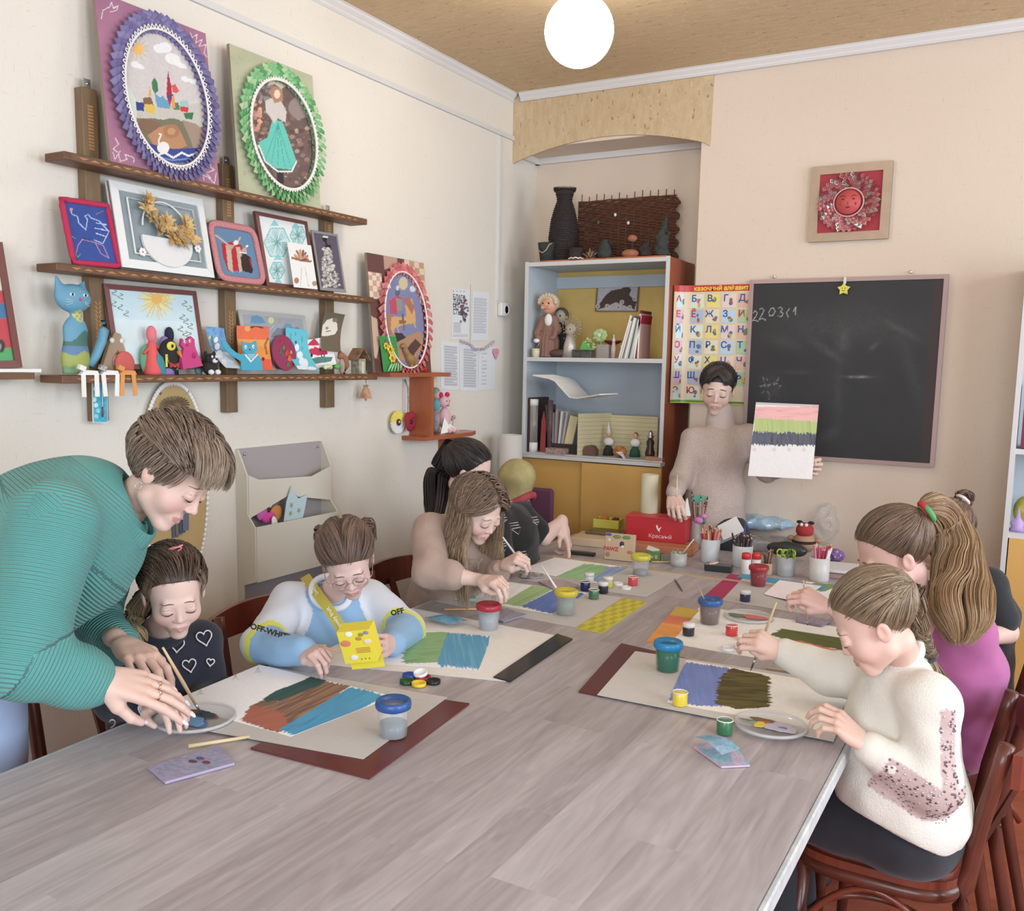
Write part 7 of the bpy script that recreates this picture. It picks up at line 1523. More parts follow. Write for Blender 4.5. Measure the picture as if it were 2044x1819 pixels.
 N=560;r=np.stack([rng.uniform(-.75,.75,N),rng.uniform(.2,.7,N),np.full(N,.75)],1);r/=np.linalg.norm(r,axis=1)[:,None];tg=r+np.stack([np.sign(r[:,0])*.25,np.full(N,.75),np.full(N,-.62)],1);tg/=np.linalg.norm(tg,axis=1)[:,None]
 Dv=slerp(r,tg,t_);L_=.05+.11*np.sin(np.pi*t_*.62)[None]+.02*rng.random((N,1))+.01*np.sin(t_[None]*6+rng.random((N,1))*6);strands(b,hd.w(HC+Dv*(HR+L_[...,None])),hd.H*.0075*(.7+.5*rng.random((N,1)))*np.clip(1.1-t_**2,.1,1)[None],hcols(rng,N,M_,(104,82,68),(170,148,126),(160,138,116),.4))
 obj('hair',b,t,True)
 e=hd.w((.345,-.03,.33));obj('earring',MB().tube([e+hd.R@np.array([0,.006*math.sin(q),.009*math.cos(q)-.006])for q in np.linspace(0,6.28,14,endpoint=False)],.0014,M_GLT,5,closed=True),t,True)
teal()
# 2 girl in heart shirt
def hearts():
 hc=D(347,1172,2.15);f=VV(.76,.44,-.50);up=VV(.46,.14,.85);nb=D(318,1262,2.27)
 t=person('girl with a pink hair clip in a navy shirt with white hearts',(-1.85,1.52))
 sk=(220,186,172);hd=Head(hc,f,up,.198,True,sk,(92,70,58),neck=nb,res=.0024,lips=(196,128,122))
 mb=MB();hd.body(mb);pel=np.array([-1.86,1.53,.53]);chest=D(322,1330,2.33)
 ls,rs=D(402,1278,2.36),D(252,1292,2.26);re,rw=D(232,1400,2.16),D(300,1408,2.02);le,lw_=D(418,1380,2.34),D(392,1420,2.2)
 core(mb,[([pel,chest,nb],[.08,.07,.045]),([pel,pel+[.3,.06,-.03],pel+[.3,.06,-.42]],[.05,.04,.03]),([pel,pel+[.3,-.06,-.03],pel+[.3,-.06,-.42]],[.05,.04,.03])],0,skin=sk)
 hand(mb,rw,D(352,1406,1.96)-rw,(0,0,1),1,.78,curl=(.5,.7,.4),elbow=re*.5+rw*.5,skin=sk);obj('body',mb,t,True);hd.face(t,(120,92,78),(80,54,46),.8)
 sa=nz(ls-rs);NV=(34,36,52)
 parts=[([pel,pel*.5+chest*.5,chest,nb*.8+chest*.2-[0,0,.012]],[.112,.10,.10,.058],.04,(sa,1.2)),([rs,ls],.048,.04),([rs,re],[.05,.044],.02),([re,rw*.8+re*.2],[.044,.034],.02),([ls,le],[.05,.044],.02),([le,lw_],[.044,.034],.02)]
 g=garment(parts,.0055,NV,.0035,26);V=g.V[0];obj('shirt',g,t,True)
 obj('collar',hoop(nb+(hc-nb)*.14,hc-nb,.052,.013,M_CLO,NV,sa),t,True)
 T_=V;px,py=Q(T_);dep=(T_-CAM)@FW
 def surf(x,y):
  k=np.where((abs(px-x)<7)&(abs(py-y)<7))[0]
  if len(k)==0:return None
  return D(x,y,dep[k].min()-.0015)
 M_PR=mat('white_print',(214,210,208),.8)
 for cx,cy,s,a in((353,1287,15,.05),(408,1273,16,-.25),(284,1288,12,.3),(378,1328,14,-.2),(236,1402,14,.5),(245,1372,12,2.4),(285,1418,10,.3),(218,1445,12,.2),(310,1252,12,-.5),(420,1322,8,.1),(330,1350,13,.2),(290,1350,12,-.4)):
  pts=[]
  for q in np.linspace(0.12,2*np.pi-.12,34):
   x=s*math.sin(q)**3;y=-s*(13*math.cos(q)-5*math.cos(2*q)-2*math.cos(3*q)-math.cos(4*q))/15;x,y=x*math.cos(a)-y*math.sin(a),x*math.sin(a)+y*math.cos(a);p=surf(cx+x,cy+y);
   if p is not None:pts.append(p)
  if len(pts)>8:
   q=np.array(pts);seg=np.where(np.linalg.norm(np.diff(q,axis=0),axis=1)>.02)[0];q=q if len(seg)==0 else q[:seg[0]+1]
   if len(q)>6:q[1:-1]=(q[:-2]+q[1:-1]*2+q[2:])/4;obj('heart_print',MB().tube(q,.0019,M_PR,4),t,True)
 legs_seated(t,pel,(1,0,0),(0,1,0),.06,.30,.38,.055,(60,62,76))
 b=MB();cap_mb(hd,b,(74,56,48),.004);g1=np.array([.62,-.62,-.35])
 g1=nz(hd.R.T@VV(-.35,-.72,-.42));gp=pulled(hd,b,g1,((58,44,38),(112,86,68)),rng,760,lift=.02,rad=.011,amp=.012)
 tail(b,[gp+VV(0,.1,.1)*.01,D(268,1226,2.22),D(262,1250,2.2),D(276,1262,2.17),D(288,1284,2.16)],[.016,.024,.022,.018,.004],((110,88,68),(186,160,124)),rng,150,(.006,9),.0035,(196,172,132));tail(b,[gp,D(276,1200,2.24),D(262,1216,2.2)],[.012,.018,.004],((74,58,48),(120,98,76)),rng,50,(.006,8),.003)
 N=60;r=np.stack([rng.choice([-1,1],N)*rng.uniform(.5,.8,N),rng.uniform(.35,.6,N),rng.uniform(.25,.6,N)],1);r/=np.linalg.norm(r,axis=1)[:,None];tg=r*np.array([1.15,.75,.1])+[0,0,-.35];tg/=np.linalg.norm(tg,axis=1)[:,None]
 strands(b,hd.w(HC+slerp(r,tg,np.linspace(0,1,10))*(HR+.02)),np.full((N,10),.0008),hcols(rng,N,10,(110,88,70),(150,124,98)))
 obj('hair',b,t,True)
 c0=hd.w(HC+nz(hd.R.T@VV(.55,.25,.8))*(HR+.035));X=VV(0,1,.25);Y=VV(.4,-.3,.8);lp=[c0+X*.016*math.cos(q)+Y*.0055*math.sin(q)for q in np.linspace(0,6.28,20,endpoint=False)];obj('hair_clip',MB().tube(lp,.0018,mat('pink_enamel',(232,130,140),.3),6,closed=True).tube([c0-X*.014,c0+X*.022+Y*.006],.0022,mat('pink_enamel'),6),t,True,label='pink snap hair clip')
hearts()
# 3 child with glasses
def glasses():
 hc=D(692,1112,2.55);f=VV(.70,.20,-.68);up=VV(.66,-.04,.75);nb=D(655,1196,2.70)
 t=person('child with round glasses in a white and light blue raglan sweatshirt holding a yellow box',(-1.88,2.1))
 sk=(218,182,172);hd=Head(hc,f,up,.205,True,sk,(104,80,70),neck=nb,lips=(192,120,118));mb=MB();hd.body(mb)
 pel=np.array([-1.87,2.12,.53]);chest=D(660,1270,2.74);rs,ls=D(580,1200,2.70),D(738,1192,2.82);re,rw=D(522,1290,2.50),D(604,1300,2.38);le,lw_=D(812,1258,2.72),D(784,1282,2.52)
 core(mb,[([pel,chest,nb],[.08,.07,.045]),([pel,pel+[.3,.06,-.03],pel+[.3,.06,-.42]],[.05,.04,.03]),([pel,pel+[.3,-.06,-.03],pel+[.3,-.06,-.42]],[.05,.04,.03]),([chest,rs,re],[.05,.03,.028]),([chest,ls,le],[.05,.03,.028])],0,skin=sk)
 hand(mb,D(608,1300,2.38),D(645,1302,2.31)-D(608,1300,2.38),VV(.45,-.05,.9),1,.80,fcurl=((.7,1.0,.5),(.9,1.1,.6),(1.1,1.2,.6),(1.2,1.2,.6)),thumb=((.036,.05,-.014),(.034,.078,-.024),(.026,.098,-.03)),elbow=re*.4+rw*.6,skin=sk)
 hand(mb,D(782,1284,2.50),D(762,1290,2.40)-D(782,1284,2.50),VV(.3,.95,.1),-1,.80,fcurl=((.5,.7,.4),(.6,.8,.4),(.7,.8,.5),(.8,.8,.5)),thumb=((.034,.045,-.028),(.034,.07,-.045),(.03,.085,-.055)),elbow=le*.4+lw_*.6,skin=sk)
 obj('body',mb,t,True);hd.face(t,(120,92,80),(86,60,54),.9)
 sa=nz(ls-rs);WH,BL=lin((214,216,226)),lin((138,178,216))
 parts=[([pel,pel*.5+chest*.5,chest,nb*.75+chest*.25],[.125,.115,.11,.066],.04,(sa,1.22)),([rs,ls],.052,.04),([rs,re],[.056,.052],.02),([re,rw],[.052,.038],.02),([ls,le],[.056,.052],.02),([le,lw_],[.052,.038],.02)]
 def cf(V):
  c=np.ones((len(V),3))*BL;s=(V-chest)@sa;upn=nz(nb-chest);h=(V-chest)@upn
  dn=[np.full(len(V),9.0)for _ in range(3)]
  def seg(a,b):e=b-a;tt=np.clip((V-a)@e/(e@e),0,1);return np.linalg.norm(V-a-tt[:,None]*e,axis=1),tt
  d1,t1=seg(rs,re);d2,t2=seg(re,rw);d3,t3=seg(ls,le);d4,t4=seg(le,lw_);d0,t0=seg(pel,nb)
  white=((np.minimum(d1,d3)<.085)&(np.minimum(d1,d3)<np.minimum(d2,d4)+.004)&(abs(s)>.085-.45*np.clip(h-.03,0,.2)*.9))&(d0>.07)
  c[white]=WH;c[(abs(s)>.105)&(h>.0)&(np.minimum(d2,d4)>.07)]=WH
  for tt,d in((t2,d2),(t4,d4)):
   k=(tt>.02)&(tt<.13)&(d<.075);c[k]=lin((216,218,74))
  k=(np.minimum(d2,d4)<.068)&((np.where(d2<d4,t2,t4))>=.13);c[k]=BL
  return c
 obj('sweatshirt',garment(parts,.005,None,.004,24,cf=cf),t,True);obj('neckband',hoop(nb+(hc-nb)*.16,hc-nb,.056,.010,M_CLO,(222,222,230),sa),t,True)
 b=MB();text_mb(b,'OFF-WHITE',.022,M_BLK,frame(D(540,1262,2.40),VV(0,1,-.3),VV(.2,.2,1)),.0004,.0008,sx=.95);obj('band_lettering',b,t,True)
 b=MB();text_mb(b,'OFF',.022,M_BLK,frame(D(793,1222,2.665),VV(0,1,.25),VV(.2,-.2,1)),.0004,.0008);obj('band_lettering',b,t,True)
 P_=[D(608,1150,2.74),D(624,1172,2.655),D(650,1208,2.59),D(672,1240,2.57),D(690,1268,2.57),D(704,1300,2.6)];Pq=np.array([np.interp(np.linspace(0,5,24),range(6),[p[i]for p in P_])for i in range(3)]).T;Pq[1:-1]=(Pq[:-2]+Pq[1:-1]*2+Pq[2:])/4
 W_s=VV(.1,.86,.5);G=np.stack([Pq-W_s*.0155,Pq,Pq+W_s*.0155],1);M_ST=mat('yellow_strap',(188,170,60),.5)
 o=obj('strap',MB().grid(G,M_ST,thick=.0015,flip=False),t,True)
 for k,px in enumerate(((622,1165),(655,1218),(685,1262))):
  a=Pq[[5,13,19][k]];b_=Pq[[3,11,17][k]];b=MB();text_mb(b,'Lovely fruit',.0165,mat('pale_print',(232,226,190),.6),frame(a+VV(1,0,0)*.004,b_-a,-W_s),.0003,.0003);obj('strap_lettering',b,o,True)
 legs_seated(t,pel,(1,0,0),(0,1,0),.06,.30,.38,.055,(70,74,92))
 gl=MB();M_GF=mat('gold_wire',(196,170,160),.25,.7);yy=.395
 for q in(-1,1):gl.tube([hd.w((q*.135+.098*math.cos(a),yy-.03*abs(math.cos(a)*.5+.5*q*math.copysign(1,q)*0),.455+.082*math.sin(a)))for a in np.linspace(0,6.28,28,endpoint=False)],.0011,M_GF,5,closed=True)
 gl.tube([hd.w((-.037,yy,.46)),hd.w((0,yy+.02,.475)),hd.w((.037,yy,.46))],.001,M_GF,5)
 for q in(-1,1):gl.tube([hd.w((q*.233,yy,.465)),hd.w((q*.30,.32,.475)),hd.w((q*.345,.0,.48))],.001,M_GF,5)
 g_=obj('glasses',gl,t,True,label='thin round metal glasses')
 for q in(-1,1):obj('lens',MB().add([hd.w((q*.135+.095*math.cos(a),yy-.002,.455+.08*math.sin(a)))for a in np.linspace(0,6.28,24,endpoint=False)],[list(range(24))],mat('lens_glass',(250,250,252),.05,trans=1.0,alpha=.25,ior=1.1)),g_,True)
 b=MB();yl=(YL[0],YL[1]+np.array([0,0,0,.02,.05,.08,.09,.08,0]));cap_mb(hd,b,(92,70,60),.004,yl);cols=((84,64,55),(134,106,90))
 for q in(-1,1):pulled(hd,b,(q*.62,-.75,.1),cols,rng,760,lift=.03,rad=.011,yl=yl,sel=lambda r:r[:,0]*q>.018,amp=.004)
 for q in(-1,1):tail(b,[hd.w(HC+nz(np.array([q*.62,-.75,.1]))*HR),hd.w((q*.34,-.62,.45)),hd.w((q*.36,-.6,.1))],[.014,.022,.012],cols,rng,50,(.004,6),.003)
 obj('hair',b,t,True)
glasses()
# 4 girl in beige sweatshirt
def beige():
 hc=D(958,1012,3.0);f=VV(.52,.62,-.60);up=VV(.36,.28,.86);nb=D(905,1062,3.12)
 t=person('girl with long wavy light-brown hair in a beige sweatshirt painting beside the yellow-lidded cup',(-1.85,2.83))
 sk=(222,188,174);hd=Head(hc,f,up,.203,True,sk,(128,102,84),neck=nb,lips=(196,130,124));mb=MB();hd.body(mb)
 pel=np.array([-1.87,2.82,.53]);chest=D(905,1120,3.18);rs,ls=D(858,1062,3.06),D(965,1070,3.25);re,rw=D(858,1140,2.92),D(950,1158,2.82);le,lw_=D(975,1150,3.1),D(1020,1135,2.98)
 core(mb,[([pel,chest,nb],[.08,.07,.045]),([pel,pel+[.3,.06,-.03],pel+[.3,.06,-.42]],[.05,.04,.03]),([pel,pel+[.3,-.06,-.03],pel+[.3,-.06,-.42]],[.05,.04,.03]),([chest,rs,re],[.05,.03,.028]),([chest,ls,le],[.05,.03,.028])],0,skin=sk)
 hand(mb,D(962,1158,2.83),D(990,1160,2.78)-D(962,1158,2.83),VV(.35,-.1,.9),1,.82,fcurl=((.5,.9,.6),(.6,1.0,.6),(.8,1.0,.6),(.9,1.0,.6)),thumb=((.036,.05,-.02),(.032,.078,-.034),(.022,.095,-.04)),elbow=re*.45+rw*.55+0,skin=sk,wr=.024,er=.036)
 hand(mb,D(1004,1128,3.0),D(1030,1114,2.96)-D(1004,1128,3.0),VV(.5,-.2,.8),1,.82,fcurl=((.9,1.1,.6),(1.0,1.2,.6),(1.1,1.2,.6),(1.2,1.2,.6)),thumb=((.036,.05,-.02),(.03,.078,-.03),(.018,.09,-.035)),elbow=le*.6+lw_*.4,skin=sk,er=.034)
 obj('body',mb,t,True);hd.face(t,(150,118,100),(96,66,60),.8);sa=nz(ls-rs);BG=(178,150,136)
 parts=[([pel,pel*.5+chest*.5,chest,nb*.8+chest*.2-[0,0,.01]],[.135,.125,.115,.062],.04,(sa,1.2)),([rs,ls],.058,.04),([rs,re],[.060,.055],.02),([re,re*.50+rw*.50],[.054,.044],.02),([ls,le],[.058,.050],.02),([le,le*.6+lw_*.4],[.05,.042],.02)]
 obj('sweatshirt',garment(parts,.0055,BG,.0055,30),t,True);obj('neckband',hoop(nb+(hc-nb)*.14,hc-nb,.054,.010,M_CLO,BG,sa),t,True)
 b=MB();text_mb(b,'TREY',.05,mat('beige_print',(142,120,110),.8),frame(D(930,1128,3.0),VV(-.35,.9,0),(0,0,1)),.0006,.0004);obj('chest_lettering',b,t,True)
 legs_seated(t,pel,(1,0,0),(0,1,0),.06,.30,.38,.055,(60,62,76))
 b=MB();cols=((94,72,58),(148,122,100));cap_mb(hd,b,(112,88,72),.01);longhair(hd,b,cols,rng,1400,.30,part=.03,tip=(178,148,114),keepface=.34);obj('hair',b,t,True)
def longhair(hd,b,cols,rng,N,length,part=0.0,tip=None,keepface=.3,wave=.010,sidebias=0.0,back=0.35,sh=0):
 """loose hair falling from a parting over the sides and back under gravity"""
 M_=30;r=roots(N,rng,.02);sg=np.where(r[:,0]>part,1.0,-1.0);dn=hd.R.T@np.array([0,0,-1.0])
 az=rng.uniform(-.9,.32,N);tgt=np.stack([sg*(1.0-.45*np.abs(np.clip(az,-1,0))),az,0*az],1);tgt=tgt+dn[None]*.55;tgt[:,1]=np.minimum(tgt[:,1],keepface);tgt/=np.linalg.norm(tgt,axis=1)[:,None]
 k=13;t1=np.linspace(0,1,k);Dv=slerp(r,tgt,t1);L_=.02+.05*np.sin(np.pi*t1*.8)[None]+.03*rng.random((N,1));Ph=hd.w(HC+Dv*(HR+L_[...,None]))
 e=Ph[:,-1];dv=e-Ph[:,-2];dv/=np.linalg.norm(dv,axis=1)[:,None];t2=np.linspace(0,1,M_-k+1)[1:];ln=length*(.65+.4*rng.random((N,1)));g=np.array([0,0,-1.0])
 ph=rng.random((N,1))*1.6+np.round(rng.random((N,1))*5)*1.25;out=e-hd.w(HC);out[:,2]=0;out/=np.maximum(1e-6,np.linalg.norm(out,axis=1))[:,None]
 bl=np.clip(t2*3,0,1)[None,:,None];Pd=e[:,None]+(dv[:,None]*(1-bl*.9)+g*bl)*(t2[None]*ln)[...,None]*.95
 Pd=Pd+out[:,None]*(wave*np.sin(t2[None]*11+ph)*np.clip(t2*3,0,1)[None]+.012*np.sin(t2*2.4)[None])[...,None]+np.cross(out,g)[:,None]*(wave*np.cos(t2[None]*10+ph)*np.clip(t2*3,0,1)[None])[...,None]
 Pn=np.concatenate([Ph,Pd],1);rr=hd.H*.0095*(.6+.7*rng.random((N,1)))*np.clip(1.2-np.linspace(0,1,M_)**3*1.05,.12,1)[None]
 strands(b,Pn,rr,hcols(rng,N,M_,*cols,tip=tip,t0=.35))
beige()
# 5 dark-haired girl
def dark():
 hc=D(938,935,3.42);f=VV(.05,.93,-.36);up=VV(.1,.36,.93);nb=D(935,1000,3.50)
 t=person('dark-haired girl with a ponytail in a black patterned shirt reaching towards the desk',(-1.86,3.35))
 sk=(222,188,174);hd=Head(hc,f,up,.213,True,sk,(44,36,36),neck=nb);mb=MB();hd.body(mb)
 pel=np.array([-1.88,3.36,.53]);chest=D(1015,1070,3.72);rs,ls=D(985,1035,3.60),D(1038,1030,3.85);le,lw_=D(1085,1072,3.86),D(1128,1054,3.92);re,rw=D(1000,1120,3.5),D(1040,1112,3.4)
 core(mb,[([pel,chest,nb],[.08,.07,.045]),([pel,pel+[.3,.06,-.03],pel+[.3,.06,-.42]],[.05,.04,.03]),([pel,pel+[.3,-.06,-.03],pel+[.3,-.06,-.42]],[.05,.04,.03])],0,skin=sk)
 hand(mb,D(1126,1052,3.93),D(1132,1074,3.92)-D(1126,1052,3.93),VV(.2,.85,.35),1,.92,fcurl=((.1,.2,.1),(.5,.9,.5),(.8,1.0,.5),(.9,1.0,.5)),thumb=((.032,.04,-.02),(.034,.065,-.035),(.03,.085,-.04)),elbow=le,skin=sk,wr=.026,er=.042)
 obj('body',mb,t,True);hd.face(t,(60,46,44),(40,30,30));sa=nz(ls-rs);BK=(34,34,36)
 parts=[([pel,pel*.5+chest*.5,chest,nb*.8+chest*.2],[.13,.12,.11,.06],.04,(sa,1.2)),([rs,ls],.055,.04),([ls,le*.7+ls*.3],[.058,.058],.02),([rs,re],[.06,.055],.02)]
 g=garment(parts,.006,BK,.005,24);V=g.V[0];obj('shirt',g,t,True);px,py=Q(V);dep=(V-CAM)@FW;M_PR=mat('white_print')
 for cx,cy,s in((1012,1002,11),(1028,1055,12),(1002,1090,10),(1045,1110,9),(1068,1040,8),(1005,1035,7)):
  k=np.where((abs(px-cx)<12)&(abs(py-cy)<12))[0]
  if len(k)==0:continue
  dd=dep[k].min()-.004;b=MB()
  for q in range(3):b.tube([D(cx-s+q*3,cy-s*.8+q*5,dd),D(cx+s*.5+q*2,cy-s+q*5,dd)],.0014,M_PR,4)
  b.tube([D(cx-s*.6,cy+2,dd),D(cx+s,cy-2,dd),D(cx+s*.6,cy+s,dd),D(cx-s*.6,cy+2,dd)],.0016,M_PR,4);obj('print_motif',b,t,True)
 legs_seated(t,pel,(1,0,0),(0,1,0),.06,.30,.38,.055,(40,42,50))
 b=MB();cols=((30,26,27),(66,56,54));cap_mb(hd,b,(34,29,30),.004);gp=pulled(hd,b,(0,-.85,.42),cols,rng,620,lift=.016,rad=.012,amp=.003)
 tail(b,[gp,D(882,925,3.5),D(870,960,3.5),D(868,1000,3.46),D(866,1040,3.42),D(852,1060,3.40)],[.02,.036,.045,.042,.032,.008],cols,rng,190,(.005,5),.005,t0=.5);obj('hair',b,t,True)
dark()
# 6 standing woman
def standing():
 hc=D(1432,772,4.17);f=VV(.84,-.24,-.42);up=VV(.42,.02,.9);nb=D(1440,840,4.22)
 t=person('young woman with dark hair in a beige turtleneck standing and holding up a striped painting',(-1.2,4.1))
 sk=(218,184,168);hd=Head(hc,f,up,.216,False,sk,(44,36,34),(188,128,118),neck=nb);mb=MB();hd.body(mb)
 ch=D(1430,905,4.2);wa=D(1428,990,4.2);pel=D(1425,1060,4.2);rs,ls=D(1386,876,4.18),D(1490,872,4.2);re,rw=D(1360,955,4.16),D(1345,984,4.02);le,lw_=D(1530,940,4.16),D(1570,938,4.04)
 core(mb,[([pel,wa,ch,nb],[.11,.09,.09,.05]),([pel,pel+[.07,0,-.4],[pel[0]+.07,pel[1],.08]],[.08,.06,.04]),([pel,pel+[-.07,0,-.4],[pel[0]-.07,pel[1],.08]],[.08,.06,.04])],0,skin=sk)
 hand(mb,D(1344,986,4.02),D(1346,1004,3.98)-D(1344,986,4.02),VV(.9,-.3,.2),-1,.95,fcurl=((.7,1.0,.5),(.8,1.0,.6),(.9,1.0,.6),(.9,1.0,.6)),thumb=((.03,.045,-.025),(.022,.07,-.035),(.01,.085,-.035)),elbow=re*.4+rw*.6,skin=sk)
 hand(mb,D(1588,934,3.96),VV(.38,.92,.02),VV(-.92,.38,0),1,.95,fcurl=((1.15,1.25,.6),)*4,thumb=((.03,.045,-.03),(.03,.07,-.045),(.02,.085,-.05)),elbow=le*.2+lw_*.8,skin=sk)
 obj('body',mb,t,True);hd.face(t,(50,38,36),(50,36,34));sa=nz(ls-rs);BG=(186,166,156)
 parts=[([pel,wa,ch,D(1438,862,4.2)],[.112,.094,.098,.052],.04,(sa,1.3)),([rs,ls],.048,.04),([rs,re],[.058,.048],.02),([re,rw],[.048,.034],.02),([ls,le],[.058,.048],.02),([le,lw_],[.046,.034],.02)]
 obj('sweater',garment(parts,.006,BG,.005,26,M_SPK),t,True)
 nk=nz(hc-[0,0,.02]-nb);obj('turtleneck',garment([([D(1438,858,4.2),D(1437,842,4.21),D(1437,824,4.215)],[.064,.060,.056],.01)],.004,(190,174,166),.001,30,M_KNIT,ribs=[]),t,True)
 bt=garment([([D(1426,1010,4.2),D(1425,1052,4.2)],[.105,.112],.02,(sa,1.3))],.006,(178,158,148),.001,20,M_SPK);obj('hem_band',bt,t,True)
 obj('trousers',garment([([pel+[.03,0,0],pel-[.03,0,0]],.11,.04),([pel+[.075,0,-.02],[pel[0]+.08,pel[1],.5],[pel[0]+.08,pel[1],.1]],[.09,.07,.055],.03),([pel+[-.075,0,-.02],[pel[0]-.08,pel[1],.5],[pel[0]-.08,pel[1],.1]],[.09,.07,.055],.03)],.01,(44,46,54),.003),t,True)
 for q in(-1,1):obj('shoe',MB().ell((pel[0]+.08*q,pel[1]-.03,.04),(.045,.11,.04),flat((50,48,50)),12),t,True)
 b=MB();cols=((34,28,28),(74,62,58));yl=(YL[0],YL[1]+np.array([0,0,0,.0,.03,.08,.10,.06,0]));cap_mb(hd,b,(40,33,32),.004,yl);pulled(hd,b,(.25,-.95,-.15),cols,rng,520,lift=.014,rad=.012,amp=.003,yl=YL)
 N,M_=420,12;t_=np.linspace(0,1,M_);r=np.stack([rng.uniform(-.25,.25,N),rng.uniform(.25,.6,N),rng.uniform(.6,.85,N)],1);r/=np.linalg.norm(r,axis=1)[:,None]
 for q,am in((1,1),(-1,.75)):
  tg=np.stack([q*rng.uniform(.35,.98,N)*am,rng.uniform(.35,.9,N),rng.uniform(.08,.30,N)],1);tg/=np.linalg.norm(tg,axis=1)[:,None];Dv=slerp(r,tg,t_);strands(b,hd.w(HC+Dv*(HR+.025+.02*np.sin(np.pi*t_)[None,:,None])),hd.H*.009*(.7+.5*rng.random((N,1)))*np.clip(1.1-t_**3,.15,1)[None],hcols(rng,N,M_,*cols))
 gp=hd.w(HC+nz(np.array([.25,-.95,-.15]))*HR);tail(b,[gp,gp+VV(-.3,.5,-.8)*.08,gp+VV(-.2,.3,-1)*.16],[.015,.025,.01],cols,rng,60,(.004,5),.004);obj('hair',b,t,True)
standing()
# 7 girl in white sweater
def white():
 hc=D(1738,1232,1.95);f=VV(-.28,-.80,-.52);up=VV(-.1,-.50,.86);nb=D(1800,1318,2.02)
 t=person('girl with a braid in a cream sweater with a sequinned sleeve, nearest at the right',(-.22,2.25))
 sk=(222,182,164);hd=Head(hc,f,up,.205,True,sk,(140,112,84),neck=nb,res=.0023);mb=MB();hd.body(mb)
 pel=D(1815,1640,2.04);ch=D(1795,1455,2.05);rs,ls=D(1735,1350,2.16),D(1852,1400,1.92);re,rw=D(1655,1345,2.2),D(1572,1305,2.25);le,lw_=D(1862,1572,1.90),D(1745,1500,1.93)
 core(mb,[([pel,ch,nb],[.08,.07,.045])],0,skin=sk)
 hw_=D(1556,1300,2.25);hand(mb,hw_,D(1534,1288,2.24)-hw_,VV(.75,-.2,.55),-1,.80,fcurl=((.8,1.1,.6),(.9,1.2,.6),(1.1,1.2,.6),(1.2,1.2,.6)),thumb=((.034,.05,-.02),(.026,.075,-.03),(.014,.088,-.034)),elbow=re*.3+rw*.7,skin=sk)
 hw_=D(1726,1486,1.93);hand(mb,hw_,D(1690,1455,1.94)-hw_,VV(.45,-.1,.88),1,.80,fcurl=((.5,.7,.4),(.5,.8,.4),(.6,.8,.5),(.7,.8,.5)),thumb=((.036,.045,-.018),(.042,.068,-.03),(.036,.082,-.04)),elbow=le*.3+lw_*.7,skin=sk,res=.0023)
 obj('body',mb,t,True);hd.face(t,(150,120,92),(90,66,56));sa=nz(ls-rs);CR=lin((222,216,204))
 bot=D(1818,1618,2.01)
 parts=[([bot,D(1795,1560,2.02),ch,D(1800,1350,2.03)],[.112,.112,.105,.066],.04,(nz(np.cross(sa,(0,0,1))),1.12)),([rs,ls],.058,.04),([rs,re,rw],[.058,.05,.034],.02),([ls,le],[.060,.052],.02),([le,lw_],[.052,.036],.02)]
 def cf(V):return np.ones((len(V),3))*CR
 g=garment(parts,.005,None,.004,30,M_WOOL,cf=cf,cut=(D(1830,1672,2.0),VV(0,-.42,-.9)))
 V=g.V[0];c=g.C[0]
 def seg(a,b):e=b-a;tt=np.clip((V-a)@e/(e@e),0,1);q=V-a-tt[:,None]*e;return np.linalg.norm(q,axis=1),tt,q
 d1,t1,q1=seg(ls,le);d2,t2,q2=seg(le,lw_);outw=VV(1,.3,0)
 px,py=Q(V);near=((V-CAM)@FW)<1.95
 band1=(d1<.075)&(t1>.05)&near&(np.abs(q1@RT-.012)<.017);band2=(d2<.07)&(t2<.82)&near&(q2@UP_<.012)
 c[band1|band2,:3]=lin((196,170,166));g.C[0]=c;obj('sweater',g,t,True)
 k=np.where(band1|band2)[0];k=rng.choice(k,min(len(k),260),replace=False);b1,b2=MB(),MB();ctr=np.array([ls*.5+le*.5])
 for i,j in enumerate(k):
  nn=nz(q1[j]if d1[j]<d2[j]else q2[j]);(b1 if i%3 else b2).ell(V[j]+nn*.001,(.0026,.0026,.0008),mat('dark_sequin',(120,98,96),.2,.6)if i%3 else mat('bright_sequin',(226,220,222),.15,.7),6,rot_to(nn))
 o=obj('sequins',b1,t,True);tag(o,None,None,None,'stuff');o=obj('sequins',b2,t,True,label='bright sequins');tag(o,None,None,None,'stuff')
 for a,b_,r in((re,rw,.036),(le,lw_,.038)):
  obj('cuff',garment([([b_-nz(b_-a)*.045,b_+nz(b_-a)*.006],[r+.002,r-.002],.01)],.004,(224,218,206),.0008,30,M_KNIT),t,True)
 obj('collar',hoop(nb+(hc-nb)*.16,hc-nb,.050,.010,M_WOOL,(224,218,206),sa),t,True)
 hb=garment([([bot,D(1795,1560,2.02)],[.1145,.114],.01)],.0045,(224,219,208),.001,30,M_WOOL,cut=(D(1830,1674,2.0),VV(0,-.42,-.9)),sub=[([D(1795,1560,2.02)+UP_*.035,D(1795,1500,2.02)],.13)]);obj('hem',hb,t,True)
 hip=D(1818,1650,2.04);kn1,kn2=np.array([-.48,2.16,.53]),np.array([-.50,2.34,.53])
 obj('trousers',garment([([hip,hip+[0,.06,0]],.108,.04),([hip+[0,-.03,0],kn1,kn1+[.06,0,-.42]],[.092,.075,.05],.03),([hip+[0,.11,0],kn2,kn2+[.06,0,-.42]],[.092,.075,.05],.03)],.006,(44,46,54),.005,22),t,True)
 for q in(kn1,kn2):obj('shoe',MB().ell((q[0]-.0,q[1],.04),(.10,.042,.04),flat((196,140,60)),12),t,True)
